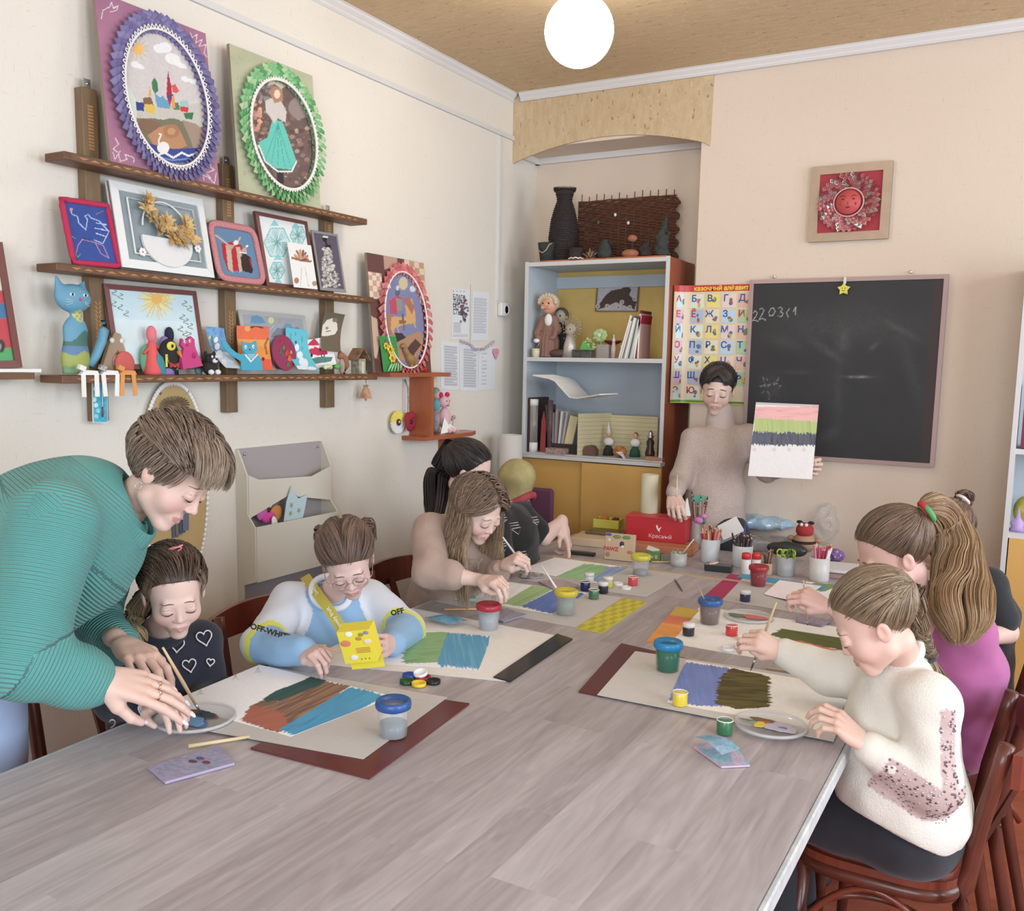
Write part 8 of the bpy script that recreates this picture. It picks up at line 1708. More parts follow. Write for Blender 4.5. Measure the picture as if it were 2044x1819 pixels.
 b=MB();cols=((98,76,56),(158,134,106));yl=(YL[0],YL[1]+.0);cap_mb(hd,b,(128,102,76),.004);gp=pulled(hd,b,(.0,-.97,-.12),cols,rng,800,lift=.016,rad=.0105,amp=.004)
 q0=[gp,D(1838,1262,1.99),D(1846,1288,2.0),D(1858,1318,2.0)];cu=np.array([np.interp(np.linspace(0,3,60),range(4),[p[i]for p in q0])for i in range(3)]).T
 for k in range(3):
  a=np.linspace(0,14,60)+k*2.094;off=RT[None]*(.013*np.sin(a))[:,None]+FW[None]*(.007*np.sin(2*a))[:,None];tail(b,cu[::3]+off[::3],[.0085,.0085,.0085],cols,rng,26,(0,1),.0028,M_=40,ends=0)
 tail(b,[D(1856,1318,2.0),D(1868,1345,1.99),D(1882,1368,1.97),D(1886,1392,1.96),D(1880,1408,1.96)],[.010,.015,.014,.010,.002],cols,rng,70,(.003,4),.003);obj('hair',b,t,True)
 obj('hair_tie',hoop(D(1857,1318,2.0),VV(0,.4,-.9),.011,.004,M_CLO,(60,60,76)),t,True)
white()
# 8 girl in pink top
def pink():
 hc=D(1778,1098,2.32);f=VV(-.10,-.88,-.44);up=VV(.02,-.44,.9);nb=D(1822,1190,2.38)
 t=person('girl with a long loose ponytail in a bright pink top in the right row',(-.2,2.7))
 sk=(216,172,158);hd=Head(hc,f,up,.215,True,sk,(110,82,62),neck=nb);mb=MB();hd.body(mb)
 pel=np.array([-.16,2.70,.54]);ch=D(1895,1330,2.42);rs,ls=D(1815,1250,2.5),D(1935,1265,2.32);re,rw=D(1740,1260,2.52),D(1660,1215,2.5)
 core(mb,[([pel,ch,nb],[.08,.07,.045]),([pel,pel+[-.33,.06,-.03],pel+[-.33,.06,-.42]],[.05,.04,.03]),([pel,pel+[-.33,-.06,-.03],pel+[-.33,-.06,-.42]],[.05,.04,.03])],0,skin=sk)
 hw_=D(1652,1212,2.5);hand(mb,hw_,D(1622,1196,2.5)-hw_,VV(.7,.1,.6),-1,.82,fcurl=((.8,1.1,.6),(.9,1.2,.6),(1.1,1.2,.6),(1.2,1.2,.6)),thumb=((.034,.05,-.02),(.026,.075,-.03),(.014,.088,-.034)),elbow=re,skin=sk)
 obj('body',mb,t,True);hd.face(t,(120,92,70),(80,58,50));sa=nz(ls-rs)
 parts=[([pel+[0.02,0,.04],ch,D(1880,1240,2.42)],[.115,.115,.075],.04,(sa,1.15)),([rs,ls],.06,.04),([rs,re*.5+rs*.5],[.058,.05],.02),([ls,ls+[-.05,0,-.16]],[.058,.05],.02)]
 obj('top',garment(parts,.006,(178,92,146),.005,24),t,True);legs_seated(t,pel,(-1,0,0),(0,1,0),.06,.32,.38,.058,(36,38,46))
 b=MB();cols=((80,60,48),(130,102,78));cap_mb(hd,b,(104,78,60),.004);g=nz(hd.R.T@VV(.3,.62,.75));gp=pulled(hd,b,g,cols,rng,800,lift=.018,rad=.0105,amp=.003)
 tail(b,[gp,gp+VV(.1,.5,.4)*.03,D(1880,1035,2.36),D(1912,1100,2.34),D(1925,1170,2.30),D(1918,1235,2.26),D(1915,1290,2.24)],[.016,.034,.05,.06,.068,.066,.022],((112,82,58),(182,146,106)),rng,640,(.008,10),.0040,(176,140,100),M_=34)
 obj('hair',b,t,True)
 for q,cc in((0,(196,50,56)),(1,(86,160,90))):obj('hair_tie',hoop(gp+VV(.2,.15,.2)*(.008+.01*q)+UP_*(-.012*q),VV(.1,.6,.4),.02,.007,mat('hair_tie_%d'%q,cc,.7),cc),t,True,label=('red','green')[q]+' hair tie')
pink()
# 9 girl in black shirt
def black():
 hc=D(1878,1068,2.78);f=VV(-.15,-.85,-.45);up=VV(0,-.4,.9);nb=D(1912,1140,2.84)
 t=person('girl with hair in a bun wearing a black short-sleeved shirt, farthest in the right row',(-.12,3.12))
 sk=(218,178,162);hd=Head(hc,f,up,.208,True,sk,(120,92,70),neck=nb);mb=MB();hd.body(mb)
 pel=np.array([-.13,3.14,.54]);ch=D(1945,1230,2.88);rs,ls=D(1895,1180,2.95),D(1968,1172,2.76);le,lw_=D(2008,1262,2.74),D(1935,1282,2.62);re=D(1850,1240,2.9)
 core(mb,[([pel,ch,nb],[.08,.07,.045]),([pel,pel+[-.33,.06,-.03],pel+[-.33,.06,-.42]],[.05,.04,.03]),([pel,pel+[-.33,-.06,-.03],pel+[-.33,-.06,-.42]],[.05,.04,.03]),([ls,le],[.04,.036])],0,skin=sk,res=.008)
 hand(mb,lw_,lw_-le,(0,0,1),1,.82,elbow=le,skin=sk,er=.042);obj('body',mb,t,True);hd.face(t,(120,92,70),(80,58,50));sa=nz(ls-rs)
 parts=[([pel+[.02,0,.05],ch,D(1935,1175,2.86)],[.11,.11,.07],.04,(sa,1.15)),([rs,ls],.058,.04),([ls,ls*.35+le*.65],[.058,.056],.02),([rs,re],[.056,.05],.02)]
 obj('shirt',garment(parts,.006,(36,38,40),.005,24),t,True);legs_seated(t,pel,(-1,0,0),(0,1,0),.06,.32,.38,.058,(84,120,170),name='jeans')
 b=MB();cols=((84,62,52),(142,112,88));cap_mb(hd,b,(100,76,62),.004);g=nz(hd.R.T@VV(0,.55,.8));gp=pulled(hd,b,g,cols,rng,500,lift=.016,rad=.012,amp=.003)
 for k in range(5):a=k*1.25;tail(b,[gp+VV(0,.5,.6)*.012+(RT*math.cos(a+q)+UP_*math.sin(a+q))*.022+FW*.01*math.sin(q*2)for q in np.linspace(0,3,8)],[.008,.009,.004],cols,rng,18,(.003,5),.0032,M_=14)
 obj('hair',b,t,True);obj('hair_tie',hoop(gp+VV(.2,0,.2)*.01,VV(0,.5,.6),.018,.005,mat('white_tie',(226,210,214),.7),(226,210,214)),t,True,label='white and pink hair tie')
black()
# things on the tables
def sheet(name,label,cat,q,base,draw=None,z=.7505,res=(70,70),th=.001,m=None,group=None,lift=None):
 pl=lambda p,o_:tb(p[0],p[1],z+th)
 a,b_,c,d_=[tb(*p,z+th)for p in q]
 def quadpt(s,t):return(a*(1-s)+b_*s)*(1-t)+(d_*(1-s)+c*s)*t
 A=Art(a,b_-a,d_-a,res[0],res[1],base);S_,T_=A.u[...,None],A.v[...,None]
 A.G=(a*(1-S_)+b_*S_)*(1-T_)+(d_*(1-S_)+c*S_)*T_;A.X,A.Y=Q(A.G)
 if lift is not None:A.G[...,2]+=lift(A.u,A.v)
 if draw:draw(A)
 mb=MB();
 if lift is None:
  mb=A.mb(m,thick=0);cs=[a,b_,c,d_];k=np.array([0,0,th-.0002]);
  mb.prism([(p[0],p[1])for p in cs],(0,0,z),(1,0,0),(0,1,0),(0,0,th-.0003),flat(base,.8))
 else:mb=A.mb(m,thick=.0006)
 return single(name,mb,label,cat,group)
M_MAR=mat('maroon_laminate',(104,48,46),.22);GC=(198,193,190)
def n_(A):A.noise(.03,.3)
B_,Sh,Cb='picture_board','painted_sheet','cardboard_sheet'
def st(c):return lambda A:A.put((A.u>=0),c)
sheet(B_,'glossy maroon board under the cardboard at the front left of the table','board',[(500,1493),(737,1553),(937,1404),(740,1376)],(104,46,44),None,.7505,(4,4),.004,mat('maroon_gloss',(104,46,44),.2))
sheet(Cb,'grey cardboard sheet lying on the maroon board at the front left','cardboard',[(297,1438),(725,1515),(893,1392),(520,1328)],GC,n_,.755,(60,60),.0012)
def d(A):
 n_(A);A.brush([(495,1412),(520,1400),(560,1398),(650,1360),(700,1368),(650,1405),(580,1450),(560,1462),(482,1438)],[(150,96,78),(122,92,72),(170,128,104),(132,110,86)],-.45,7)
 A.brush([(482,1438),(500,1408),(560,1420),(580,1447),(555,1463)],[(166,88,70),(186,108,88),(150,84,66)],-.3,5);A.brush([(523,1398),(545,1382),(620,1352),(655,1357),(640,1367),(560,1398),(532,1402)],[(44,84,82),(58,92,88),(40,70,74)],-.45,5)
 A.brush([(560,1455),(700,1371),(772,1388),(625,1468),(590,1472)],[(64,152,206),(82,166,214),(54,140,200)],-.5,5)
 for x,y in((515,1338),(470,1352),(400,1382)):
  for k in(-6,0,6):A.line([(x,y-5),(x+k,y+6)],.9,(120,120,120),.7)
sheet(Sh,'white sheet painted with dark green, brown and bright blue bands at the front left','painting',[(335,1403),(580,1470),(785,1390),(518,1327)],(250,250,254),d,.7565,(170,130),.0008)
def d(A):n_(A)
sheet(Cb,'cream cardboard sheet in front of the child with glasses','cardboard',[(600,1322),(1010,1360),(1143,1275),(822,1214)],(236,232,226),n_,.7505,(60,60),.0012)
sheet(B_,'black glossy strip at the right end of the cream cardboard','board',[(985,1351),(1018,1360),(1143,1275),(1112,1265)],(36,33,32),None,.752,(3,3),.003,mat('black_gloss',(36,33,32),.2))
def d(A):n_(A);A.brush([(800,1318),(812,1275),(835,1262),(900,1262),(885,1322),(810,1325)],[(124,170,112),(146,186,128),(110,156,104)],-.1,6);A.brush([(872,1322),(895,1262),(978,1270),(962,1336),(880,1330)],[(104,174,206),(86,158,200),(130,190,212)],1.4,4)
sheet(Sh,'sheet painted light green and sky blue in front of the child with glasses','painting',[(745,1325),(955,1338),(982,1270),(835,1258)],(246,246,248),d,.7525,(120,70),.0008)
sheet(Cb,'grey cardboard sheet in front of the girl in beige','cardboard',[(866,1200),(1150,1253),(1245,1193),(1010,1160)],GC,n_,.7505,(40,40),.0012)
def d(A):[A.put((np.floor(A.u*5)==i)&(np.floor(A.v*9)==j),(206,196,60)if(i+j)%2 else(184,172,48))for i in range(6)for j in range(10)]
sheet(B_,'yellow checkered board strip beside the sheet of the girl in beige','board',[(1150,1253),(1202,1263),(1291,1202),(1246,1193)],(206,196,60),d,.7505,(40,60),.003)
def d(A):n_(A);A.brush([(1000,1205),(1060,1170),(1112,1172),(1040,1211)],[(150,190,128),(174,200,140),(136,178,118)],-.4,4);A.brush([(1040,1211),(1110,1175),(1170,1185),(1105,1226)],[(112,134,206),(92,120,196),(136,156,214)],-.4,3)
sheet(Sh,'sheet painted pale green and periwinkle blue in front of the girl in beige','painting',[(880,1190),(1100,1226),(1172,1184),(1012,1162)],(246,246,248),d,.752,(110,70),.0008)
sheet(Cb,'grey cardboard sheet by the supply desk with small paint pots on it','cardboard',[(1045,1158),(1290,1192),(1366,1147),(1170,1122)],GC,n_,.7505,(30,30),.0012)
def d(A):n_(A);A.brush([(1108,1152),(1165,1126),(1215,1130),(1182,1160),(1120,1158)],[(140,196,134),(160,208,150),(124,184,120)],-.4,3);A.brush([(1180,1160),(1212,1132),(1258,1130),(1240,1150),(1200,1164)],[(150,176,216),(134,160,206),(170,190,222)],-.4,3)
sheet(Sh,'sheet painted fresh green and pale blue, farthest on the left side','painting',[(1035,1138),(1190,1164),(1262,1130),(1110,1112)],(246,246,248),d,.752,(90,60),.0008)
sheet(B_,'dark maroon board under the sheets of the girl in the white sweater','board',[(1155,1380),(1200,1389),(1440,1330),(1240,1284)],(92,46,42),None,.7505,(3,3),.004,mat('maroon_gloss'))
sheet(Cb,'grey cardboard sheet in front of the girl in the white sweater','cardboard',[(1192,1387),(1664,1480),(1706,1365),(1268,1300)],(206,201,196),n_,.755,(60,50),.0012)
def d(A):n_(A);A.brush([(1335,1398),(1352,1348),(1368,1322),(1456,1334),(1448,1410),(1400,1410)],[(112,132,204),(128,148,214),(100,120,196)],1.3,2);A.brush([(1428,1404),(1436,1350),(1466,1334),(1534,1350),(1538,1412),(1470,1416)],[(92,86,38),(110,100,48),(80,72,34),(104,76,44)],.05,6)
sheet(Sh,'white sheet painted with a blue and an olive block at the front right','painting',[(1332,1402),(1660,1462),(1702,1372),(1370,1318)],(250,246,238),d,.7565,(170,90),.0008)
def d(A):A.put(A.v>.7,(202,168,72));A.put((A.v>.5)&(A.v<.72),(226,122,84));A.put((A.v<.5),(232,154,76));A.noise(.06,.1)
sheet(B_,'orange and yellow marbled strip left of the blue-lidded cup','board',[(1290,1280),(1336,1286),(1396,1218),(1350,1211)],(226,150,80),d,.7505,(30,40),.002)
def d(A):n_(A);A.brush([(1538,1268),(1560,1255),(1690,1275),(1690,1300),(1560,1275)],[(104,112,50),(88,96,42)],.2,4);A.brush([(1545,1276),(1600,1280),(1680,1300),(1640,1302),(1560,1290)],[(226,130,96),(214,116,84)],.2,4)
sheet(Sh,'large pale sheet with olive and orange stripes in front of the girl in pink','painting',[(1336,1284),(1640,1335),(1740,1262),(1398,1210)],(242,238,232),d,.7505,(130,60),.001)
sheet(B_,'magenta board strip pointing to the red cup','board',[(1403,1192),(1440,1198),(1486,1150),(1458,1145)],(184,52,98),None,.7505,(3,3),.002)
sheet(Cb,'grey cardboard sheet under the blue paint pot, farthest at the right','cardboard',[(1440,1198),(1620,1228),(1680,1180),(1486,1150)],(196,191,188),n_,.7505,(20,20),.0012)
sheet(Sh,'curling pinkish white sheet beside the red cup','painting',[(1524,1186),(1600,1208),(1640,1170),(1556,1158)],(248,238,240),n_,.7535,(30,30),.0008,lift=lambda u,v:.012*(1-v)*u*u)
def d(A):A.brush([(1600,1172),(1640,1160),(1680,1168),(1640,1182)],[(120,150,90),(140,160,110)],0,3)
sheet(Sh,'sheet with a green patch behind the hand of the girl in pink','painting',[(1590,1186),(1680,1200),(1700,1172),(1610,1160)],(244,244,244),d,.7525,(40,30),.0008)
sheet(B_,'turquoise strip behind the red cup','board',[(1470,1152),(1640,1178),(1650,1170),(1485,1146)],(70,156,196),None,.7525,(3,3),.001)
# ---- spill-proof cups
def cup(label,px,py,lid,water,s=1.0,z=.7515,lev=.5,tint=(214,214,216)):
 c=tb(px,py,z);t=thing('water_cup',label,'cup',(c[0],c[1],z));ml=mat('lid_%d_%d_%d'%lid,lid,.3);mw=mat('water_%d_%d_%d'%water,water,.15,alpha=.93);mg=mat('cup_plastic_%d_%d_%d'%tint,tint,.2,alpha=.38)
 k=s;obj('cup',MB().lathe([(.027*k,0),(.029*k,.002),(.034*k,.066*k),(.035*k,.07*k)],mg,n=28),t)
 obj('paint_water',MB().lathe([(.0255*k,.003),((.0255+.006*lev)*k,.066*k*lev),(.0001,.066*k*lev)],mw,n=24),t)
 obj('lid',MB().lathe([(.034*k,.060*k),(.0375*k,.062*k),(.039*k,.070*k),(.0375*k,.078*k),(.034*k,.080*k),(.014*k,.060*k),(.012*k,.050*k),(.010*k,.052*k),(.012*k,.062*k)],ml,n=28,cap=False),t)
 return t
cup('water cup with a dark blue lid standing on the maroon board at the front left',785,1468,(46,86,152),(96,122,130),1.0,.7565,.45)
cup('water cup with a bright blue lid and dark green water',1332,1338,(36,130,186),(40,96,80),1.0,.7565,.92,(90,150,120))
cup('water cup with a red lid beside the sheet of the girl in beige',975,1256,(178,44,58),(150,156,170),1.0,.7515,.7)
cup('water cup with a yellow lid and a brush, half full of green water',1129,1225,(206,186,46),(112,136,110),1.0,.7535,.7)
cup('water cup with a lemon yellow lid by the kraft box, nearly clear water',1278,1148,(208,200,62),(150,150,154),1.0,.7515,.3)
cup('water cup with a blue lid and brownish water',1416,1244,(52,94,158),(116,96,90),1.0,.7525,.85,(170,150,146))
cup('red water cup with a red lid near the pencil pots',1513,1169,(164,44,52),(140,52,62),.95,.7525,.95,(190,90,96))
# ---- gouache pots and lids
def pot(label,px,py,c,cap=None,z=.7525):
 p=tb(px,py,z);t=thing('paint_pot',label,'paint pot',(p[0],p[1],z),group=None);obj('jar',MB().lathe([(.0165,0),(.0175,.002),(.0175,.028),(.016,.031)],mat('pot_%d_%d_%d'%c,c,.3,coat=.4),n=20),t)
 if cap:obj('cap',MB().lathe([(.0185,.026),(.0185,.036),(.017,.038),(0,.038)],M_TRIM,n=20),t)
 else:obj('rim',MB().tube([(.0175*math.cos(a),.0175*math.sin(a),.031)for a in np.linspace(0,6.28,20,endpoint=False)],.0015,mat('clear_rim',(226,222,214),.2),5,closed=True),t);obj('paint',MB().lathe([(.0155,.024),(.0155,.0285),(0,.027)],mat('pot_%d_%d_%d'%c),n=18),t)
for a in(('open yellow paint pot on the blue painted sheet',1357,1407,(226,200,50),None,.7575),('open green paint pot beside the clear plastic palette',1446,1464,(56,116,76)),('black paint pot with a white cap beside the orange strip',1374,1268,(44,44,48),1),('open red paint pot on the sheet of the girl in pink',1460,1268,(206,54,50)),('dark blue paint pot with a white cap below the red cup',1487,1200,(48,46,84),1),('dark blue open paint pot, leftmost of the small pots',1168,1178,(40,42,84)),('open green paint pot nearest among the small pots',1185,1195,(74,116,84)),('black paint pot with a white cap among the small pots',1204,1183,(40,42,46),1),('yellow paint pot with a white cap among the small pots',1213,1172,(206,206,80),1),('open coral red paint pot by the lemon-lidded cup',1263,1168,(214,70,72)),('pot with a white cap behind the leftmost dark blue pot',1176,1164,(226,226,226),1)):pot(*a)
def lid(label,px,py,c,z=.7515,flip=0,rx=0):
 p=tb(px,py,z);o=single('pot_lid',MB().lathe([(.0175,0),(.018,.002),(.018,.009),(.016,.009),(.0155,.003),(0,.003)],flat(c,.3),n=22),label,'lid',world=False,loc=(p[0],p[1],z),rx=rx)
for a in(('blue pot lid in the heap of lids',817,1352,(48,78,168)),('green pot lid at the left of the heap',812,1364,(36,78,46)),('red pot lid in the heap of lids',846,1357,(196,44,70)),('yellow pot lid at the front of the heap',836,1369,(234,196,40)),('black pot lid at the right of the heap',865,1364,(30,30,32)),('white pot lid lying on top of the heap of lids',840,1347,(232,232,230),.761,0,.25),('white pot lid lying left behind the coral pot',1234,1168,(230,228,226)),('white pot lid lying in front of the coral pot',1250,1176,(230,228,226)),('white pot lid lying before the orange-striped sheet',1452,1298,(222,220,218),.753),('white pot lid with red paint inside',1477,1294,(230,206,206),.753),('cream pot lid behind the other two lids',1484,1277,(224,210,190),.753)):lid(*a)
# ---- clear palettes
M_CLR=mat('clear_plastic_lid',(222,222,224),.18,alpha=.5,coat=.5)
def palette(label,px,py,r,blobs,z=.7555):
 p=tb(px,py,z);t=thing('plastic_palette',label,'palette',(p[0],p[1],z));obj('lid',MB().lathe([(r*.93,.004),(r*.98,.004),(r,.001),(r*.99,.008),(r*.95,.009),(r*.88,.0025),(0,.002)],M_CLR,n=48,cap=False),t)
 for i,(x,y,rx,ry,c)in enumerate(blobs):
  b=MB();pts=[(1+.14*math.sin(3*a+i)+.08*math.sin(7*a+i*2),a)for a in np.linspace(0,6.28,26,endpoint=False)];b.prism([(x+rx*q*math.cos(a),y+ry*q*math.sin(a))for q,a in pts],(0,0,.0035+.0006*i),(1,0,0),(0,1,0),(0,0,.0012),flat(c,.3));obj('paint_blob',b,t)
palette('round clear plastic palette under the woman\'s hands with dark and light blue paint',390,1436,.088,[(0,.018,.040,.022,(122,74,62)),(.008,.02,.026,.018,(36,62,76)),(.014,-.022,.040,.026,(70,110,180)),(.014,-.022,.034,.021,(110,164,214))])
palette('round clear plastic palette with red, yellow and lilac paint at the front right',1538,1450,.080,[(-.02,.016,.028,.012,(120,96,60)),(-.005,.0,.022,.009,(222,76,50)),(-.018,-.016,.014,.016,(232,206,50)),(.025,-.01,.034,.026,(190,186,206)),(.03,-.012,.010,.005,(110,106,180)),(-.05,-.01,.016,.005,(120,130,90))],.7585)
palette('round clear plastic palette with green and coral paint in front of the girl in pink',1494,1233,.078,[(-.035,-.005,.028,.018,(96,126,70)),(.02,.0,.04,.022,(226,104,96))],.7525)
def scal(label,px,py,c1,c2,r=.04,z=.7535):
 p=tb(px,py,z);t=thing('flower_palette',label,'palette',(p[0],p[1],z))
 obj('plate',MB().prism([(r*(1+.12*math.cos(6*a))*math.cos(a),r*(1+.12*math.cos(6*a))*math.sin(a))for a in np.linspace(0,6.28,48,endpoint=False)],(0,0,0),(1,0,0),(0,1,0),(0,0,.004),flat(c1,.35)),t)
 for k in range(5):a=k*1.257;obj('paint_well',MB().lathe([(.011,.004),(.012,.006),(.009,.0045),(0,.0045)],flat(c2 if k%2 else c1,.3),(r*.6*math.cos(a),r*.6*math.sin(a),0),14),t)
scal('flower shaped palette with mint and lilac paint beside the girl in beige',925,1193,(150,196,176),(150,140,170),.045);scal('grey flower shaped palette at the farthest left sheet',1062,1150,(170,164,164),(206,200,200),.045)
# ---- sponges, brushes
def sponge(label,q,c1,c2,th=.006,lift=None,z=.7515):
 def d(A):k=vnoise(A.X,A.Y,.09);A.c[:]=lin(c1)*(1-k[...,None])+lin(c2)*k[...,None];A.noise(.2,.35)
 sheet('sponge_cloth',label,'sponge',q,c1,d,z,(40,24),th,lift=lift)
sponge('lilac sponge cloth stained with blue and brown paint at the front left',[(296,1530),(330,1560),(468,1522),(438,1488)],(166,150,178),(140,150,178))
o=bpy.data.objects['sponge_cloth'];
for x,y,c in((385,1520,(90,70,80)),(400,1514,(80,96,130)),(412,1522,(120,60,80))):obj('stain',MB().ell(tb(x,y,.7583),(.010,.006,.0006),flat(c,.9),10),o,True)
sponge('folded turquoise and pink sponge cloth at the front right',[(1385,1490),(1440,1530),(1497,1527),(1462,1480)],(206,170,196),(120,186,196),.004);sponge('upper fold of the turquoise sponge cloth',[(1386,1482),(1440,1518),(1476,1505),(1424,1477)],(96,160,178),(150,176,206),lift=lambda u,v:.012+.006*np.sin(u*3.1),z=.758)
sponge('light blue crumpled sponge before the child with glasses',[(845,1238),(900,1252),(935,1244),(888,1231)],(96,156,190),(130,180,200),lift=lambda u,v:.008+.01*np.sin(u*3)*np.sin(v*3))
sponge('violet grey sponge under the edge of the blue painted sheet',[(960,1226),(1005,1240),(1050,1226),(1010,1214)],(150,144,166),(170,166,180));sponge('greyish lilac sponge in front of the farthest left sheet',[(1075,1160),(1105,1176),(1160,1170),(1120,1155)],(166,148,160),(186,170,176));sponge('lilac grey sponge at the right under the hand of the girl in pink',[(1588,1238),(1640,1248),(1660,1238),(1596,1226)],(150,136,156),(170,150,166),z=.7535)
def brush(label,a,b_,r=.0028,c=(206,176,130),tip=None,name='paint_brush'):
 a,b_=np.asarray(a),np.asarray(b_);t=thing(name,label,'brush',a);e=b_-a;obj('handle',MB().tube([a+e*.16,a+e*.5,b_],[r*.9,r*1.25,r*.7],flat(c,.4),8),t,True);obj('ferrule',MB().cyl(a+e*.08,a+e*.17,r*.85,M_STEEL,r*.95,8),t,True);obj('bristles',MB().cyl(a,a+e*.085,r*.15,flat(tip or(70,60,56),.8),r*.85,8),t,True)
brush('wooden paint brush held by the woman over the palette',tb(403,1428,.762),D(325,1293,1.90),.0034,tip=(36,66,76));brush('wooden paint brush held by the girl in the white sweater',tb(1498,1340,.762),D(1550,1202,2.33),.0034,tip=(70,76,60));brush('thin brush held by the girl in pink',tb(1612,1250,.757),D(1604,1160,2.52),.003,(222,190,170))
brush('white brush held by the girl in beige',tb(1058,1147,.76),D(1004,1073,3.02),.0034,(226,220,216));q_=tb(1129,1225)+[0,0,.035];dq=lambda p:(p-CAM)@FW
brush('white brush standing in the yellow-lidded cup',q_,D(1081,1129,dq(q_)+.02),.0032,(226,220,216));q_=tb(1416,1244)+[0,0,.035];brush('thin brown brush standing in the cup with brownish water',q_,D(1390,1163,dq(q_)+.02),.002,(190,150,120));brush('pencil held by the child with glasses',D(695,1305,2.30),D(636,1290,2.33),.0028,(222,170,140));brush('brush held by the standing woman',D(1350,1000,3.98),D(1352,948,4.0),.0034,(220,190,160));brush('dark twig like brush lying between the sheets',tb(1346,1155,.753),tb(1362,1180,.753),.0026,(96,84,76))
def stick(l,a,b_,c=(214,190,144),r=.0035):single('wooden_stick',MB().cyl(tb(*a,.7515+r),tb(*b_,.7515+r),r,flat(c,.6),r*.8,8),l,'stick')
stick('chewed pale wooden stick lying before the clear palette',(376,1490),(498,1471),r=.0045);stick('orange pencil lying left of the red-lidded cup',(887,1217),(952,1216),(222,176,120));stick('pale stick lying beside the sleeve of the girl in white',(1528,1333),(1660,1352),(196,168,130));stick('pale stick in front of the green box',(1300,1122),(1350,1122));stick('light stick lying before the marker cup',(1612,1160),(1652,1166),(190,160,120))
# ---- yellow box held by the child
o=D(718,1282,2.27);U,Vv,Wn=VV(.15,.95,.25),VV(.35,-.2,.92),VV(.92,-.15,-.35);Rb=basis(-Wn,Vv);M_YB2=mat('bright_yellow_card',(236,214,50),.45);t=thing('yellow_carton','bright yellow printed carton held by the child with glasses','box',o)
obj('carton',MB().box(o,(.083,.045,.088),M_YB2,Rb),t,True);obj('flap',MB().box(o+Rb@np.array([-.0,.010,.0])-Rb[:,2]*.062,(.086,.003,.034),M_YB2,Rb),t,True);fo=o-Rb[:,1]*.0235;b=MB();rr_=lambda x,z:fo+Rb@np.array([x,0,z])
for x,z,r,c in((-.026,.012,.013,(226,130,90)),(-.026,.012,.008,(240,190,150)),(.01,.022,.008,(206,140,60)),(.032,.036,.007,(150,130,190)),(.018,.032,.007,(120,160,70)),(-.014,-.028,.010,(236,226,226)),(-.012,.036,.010,(240,236,230)),(.03,.012,.010,(240,210,190))):b.ell(rr_(x,z),(r,.0006,r*.7),flat(c,.5),12,Rb)
for x in(.004,.014,.024):b.ell(rr_(x,-.034),(.0016,.0008,.0016),M_BLK,6)
for k in range(4):b.box(rr_(.014,-.004-.004*k),(.036,.0008,.0012),flat((190,110,60),.5),Rb)
obj('printed_pictures',b,t,True)
# ---- held painting
q=[D(1493,950,3.86),D(1621,957,3.82),D(1638,811,3.9),D(1509,803,3.94)];o=q[0];u,v=q[1]-q[0],q[3]-q[0]
A=Art(o,u,v,120,140,(224,218,216));n_(A);A.brush([(1507,812),(1638,812),(1634,845),(1505,838)],[(226,160,160),(232,176,170),(214,136,140)],0,2,.3);A.brush([(1506,834),(1634,842),(1632,866),(1505,862)],[(160,178,104),(178,190,122),(146,166,92)],1.5,2);A.brush([(1505,862),(1630,866),(1627,890),(1498,888),(1500,870)],[(66,66,78),(96,98,112),(56,54,62)],1.5,3);A.put((A.v>.965),(70,60,64),.35)
for x in(1506,1545,1575,1605):A.ell(x,898,4,4,(190,184,182),.5)
single('painted_sheet',slab(A.mb(thick=0),o,u,v,.0012,M_PAPER),'sheet with pink, green and dark grey bands held up by the standing woman','painting')
# supply desk
dk=lambda px,py,z=.7505:tb(px,py,z)
def potcup(name,label,px,py,r,h,m,cat='cup'):
 p=dk(px,py);t=thing(name,label,cat,(p[0],p[1],.7505));obj('cup',MB().lathe([(r*.94,0),(r,.004),(r,h),(r*.92,h),(r*.9,.01)],m,n=28,cap=False).lathe([(0,.003),(r*.94,.003)],m,n=28),t);return t,r,h
def fill(t,r,h,n,kinds,L0,L1,w=.0035):
 for k in range(n):
  a=random.random()*6.28;q=r*.7*math.sqrt(random.random());L_=random.uniform(L0,L1);c,lab=random.choice(kinds);grp=lab.replace(' in ','s in ',1)if n>1 else None;b0=Vector(t.location)+Vector((q*.5*math.cos(a),q*.5*math.sin(a),.012));dv=Vector((q*math.cos(a)*1.2,q*math.sin(a)*1.2,L_))
  o=single('pencil',MB().cyl((0,0,0),dv,w,flat(c,.5),w,6).cyl(dv,dv*1.05,w*.95,flat((214,180,140),.7),w*.15,6),lab,'pencil',grp,world=False,loc=b0)
PC=[((176,46,50),'red'),((206,110,70),'orange'),((90,50,50),'dark brown'),((206,60,90),'pink'),((196,170,120),'pale wooden')]
kn=lambda ks,w:[(c,'%s %s'%(n,w))for c,n in ks]
t,r,h=potcup('pencil_pot','white round pot full of red and orange pencils',1417,1121,.038,.095,mat('grey_white_plastic',(196,198,202),.35));fill(t,r,h,22,kn(PC,'pencil in the left white pencil pot'),.10,.135)
t,r,h=potcup('pencil_pot','white round pot full of dark pencils, right of the one with red pencils',1481,1130,.040,.085,mat('grey_white_plastic'));fill(t,r,h,20,kn((((70,46,46),'dark maroon'),((50,48,56),'black'),((110,76,60),'brown'),((90,60,80),'dark violet')),'pencil in the right white pencil pot'),.09,.12)
b0=Vector(t.location)+Vector((0,0,.02));single('blue_pen',MB().cyl((0,0,0),(.005,0,.15),.004,flat((44,66,140),.3),n=8),'long dark blue pen sticking out of the dark pencil pot','pen',world=False,loc=b0)
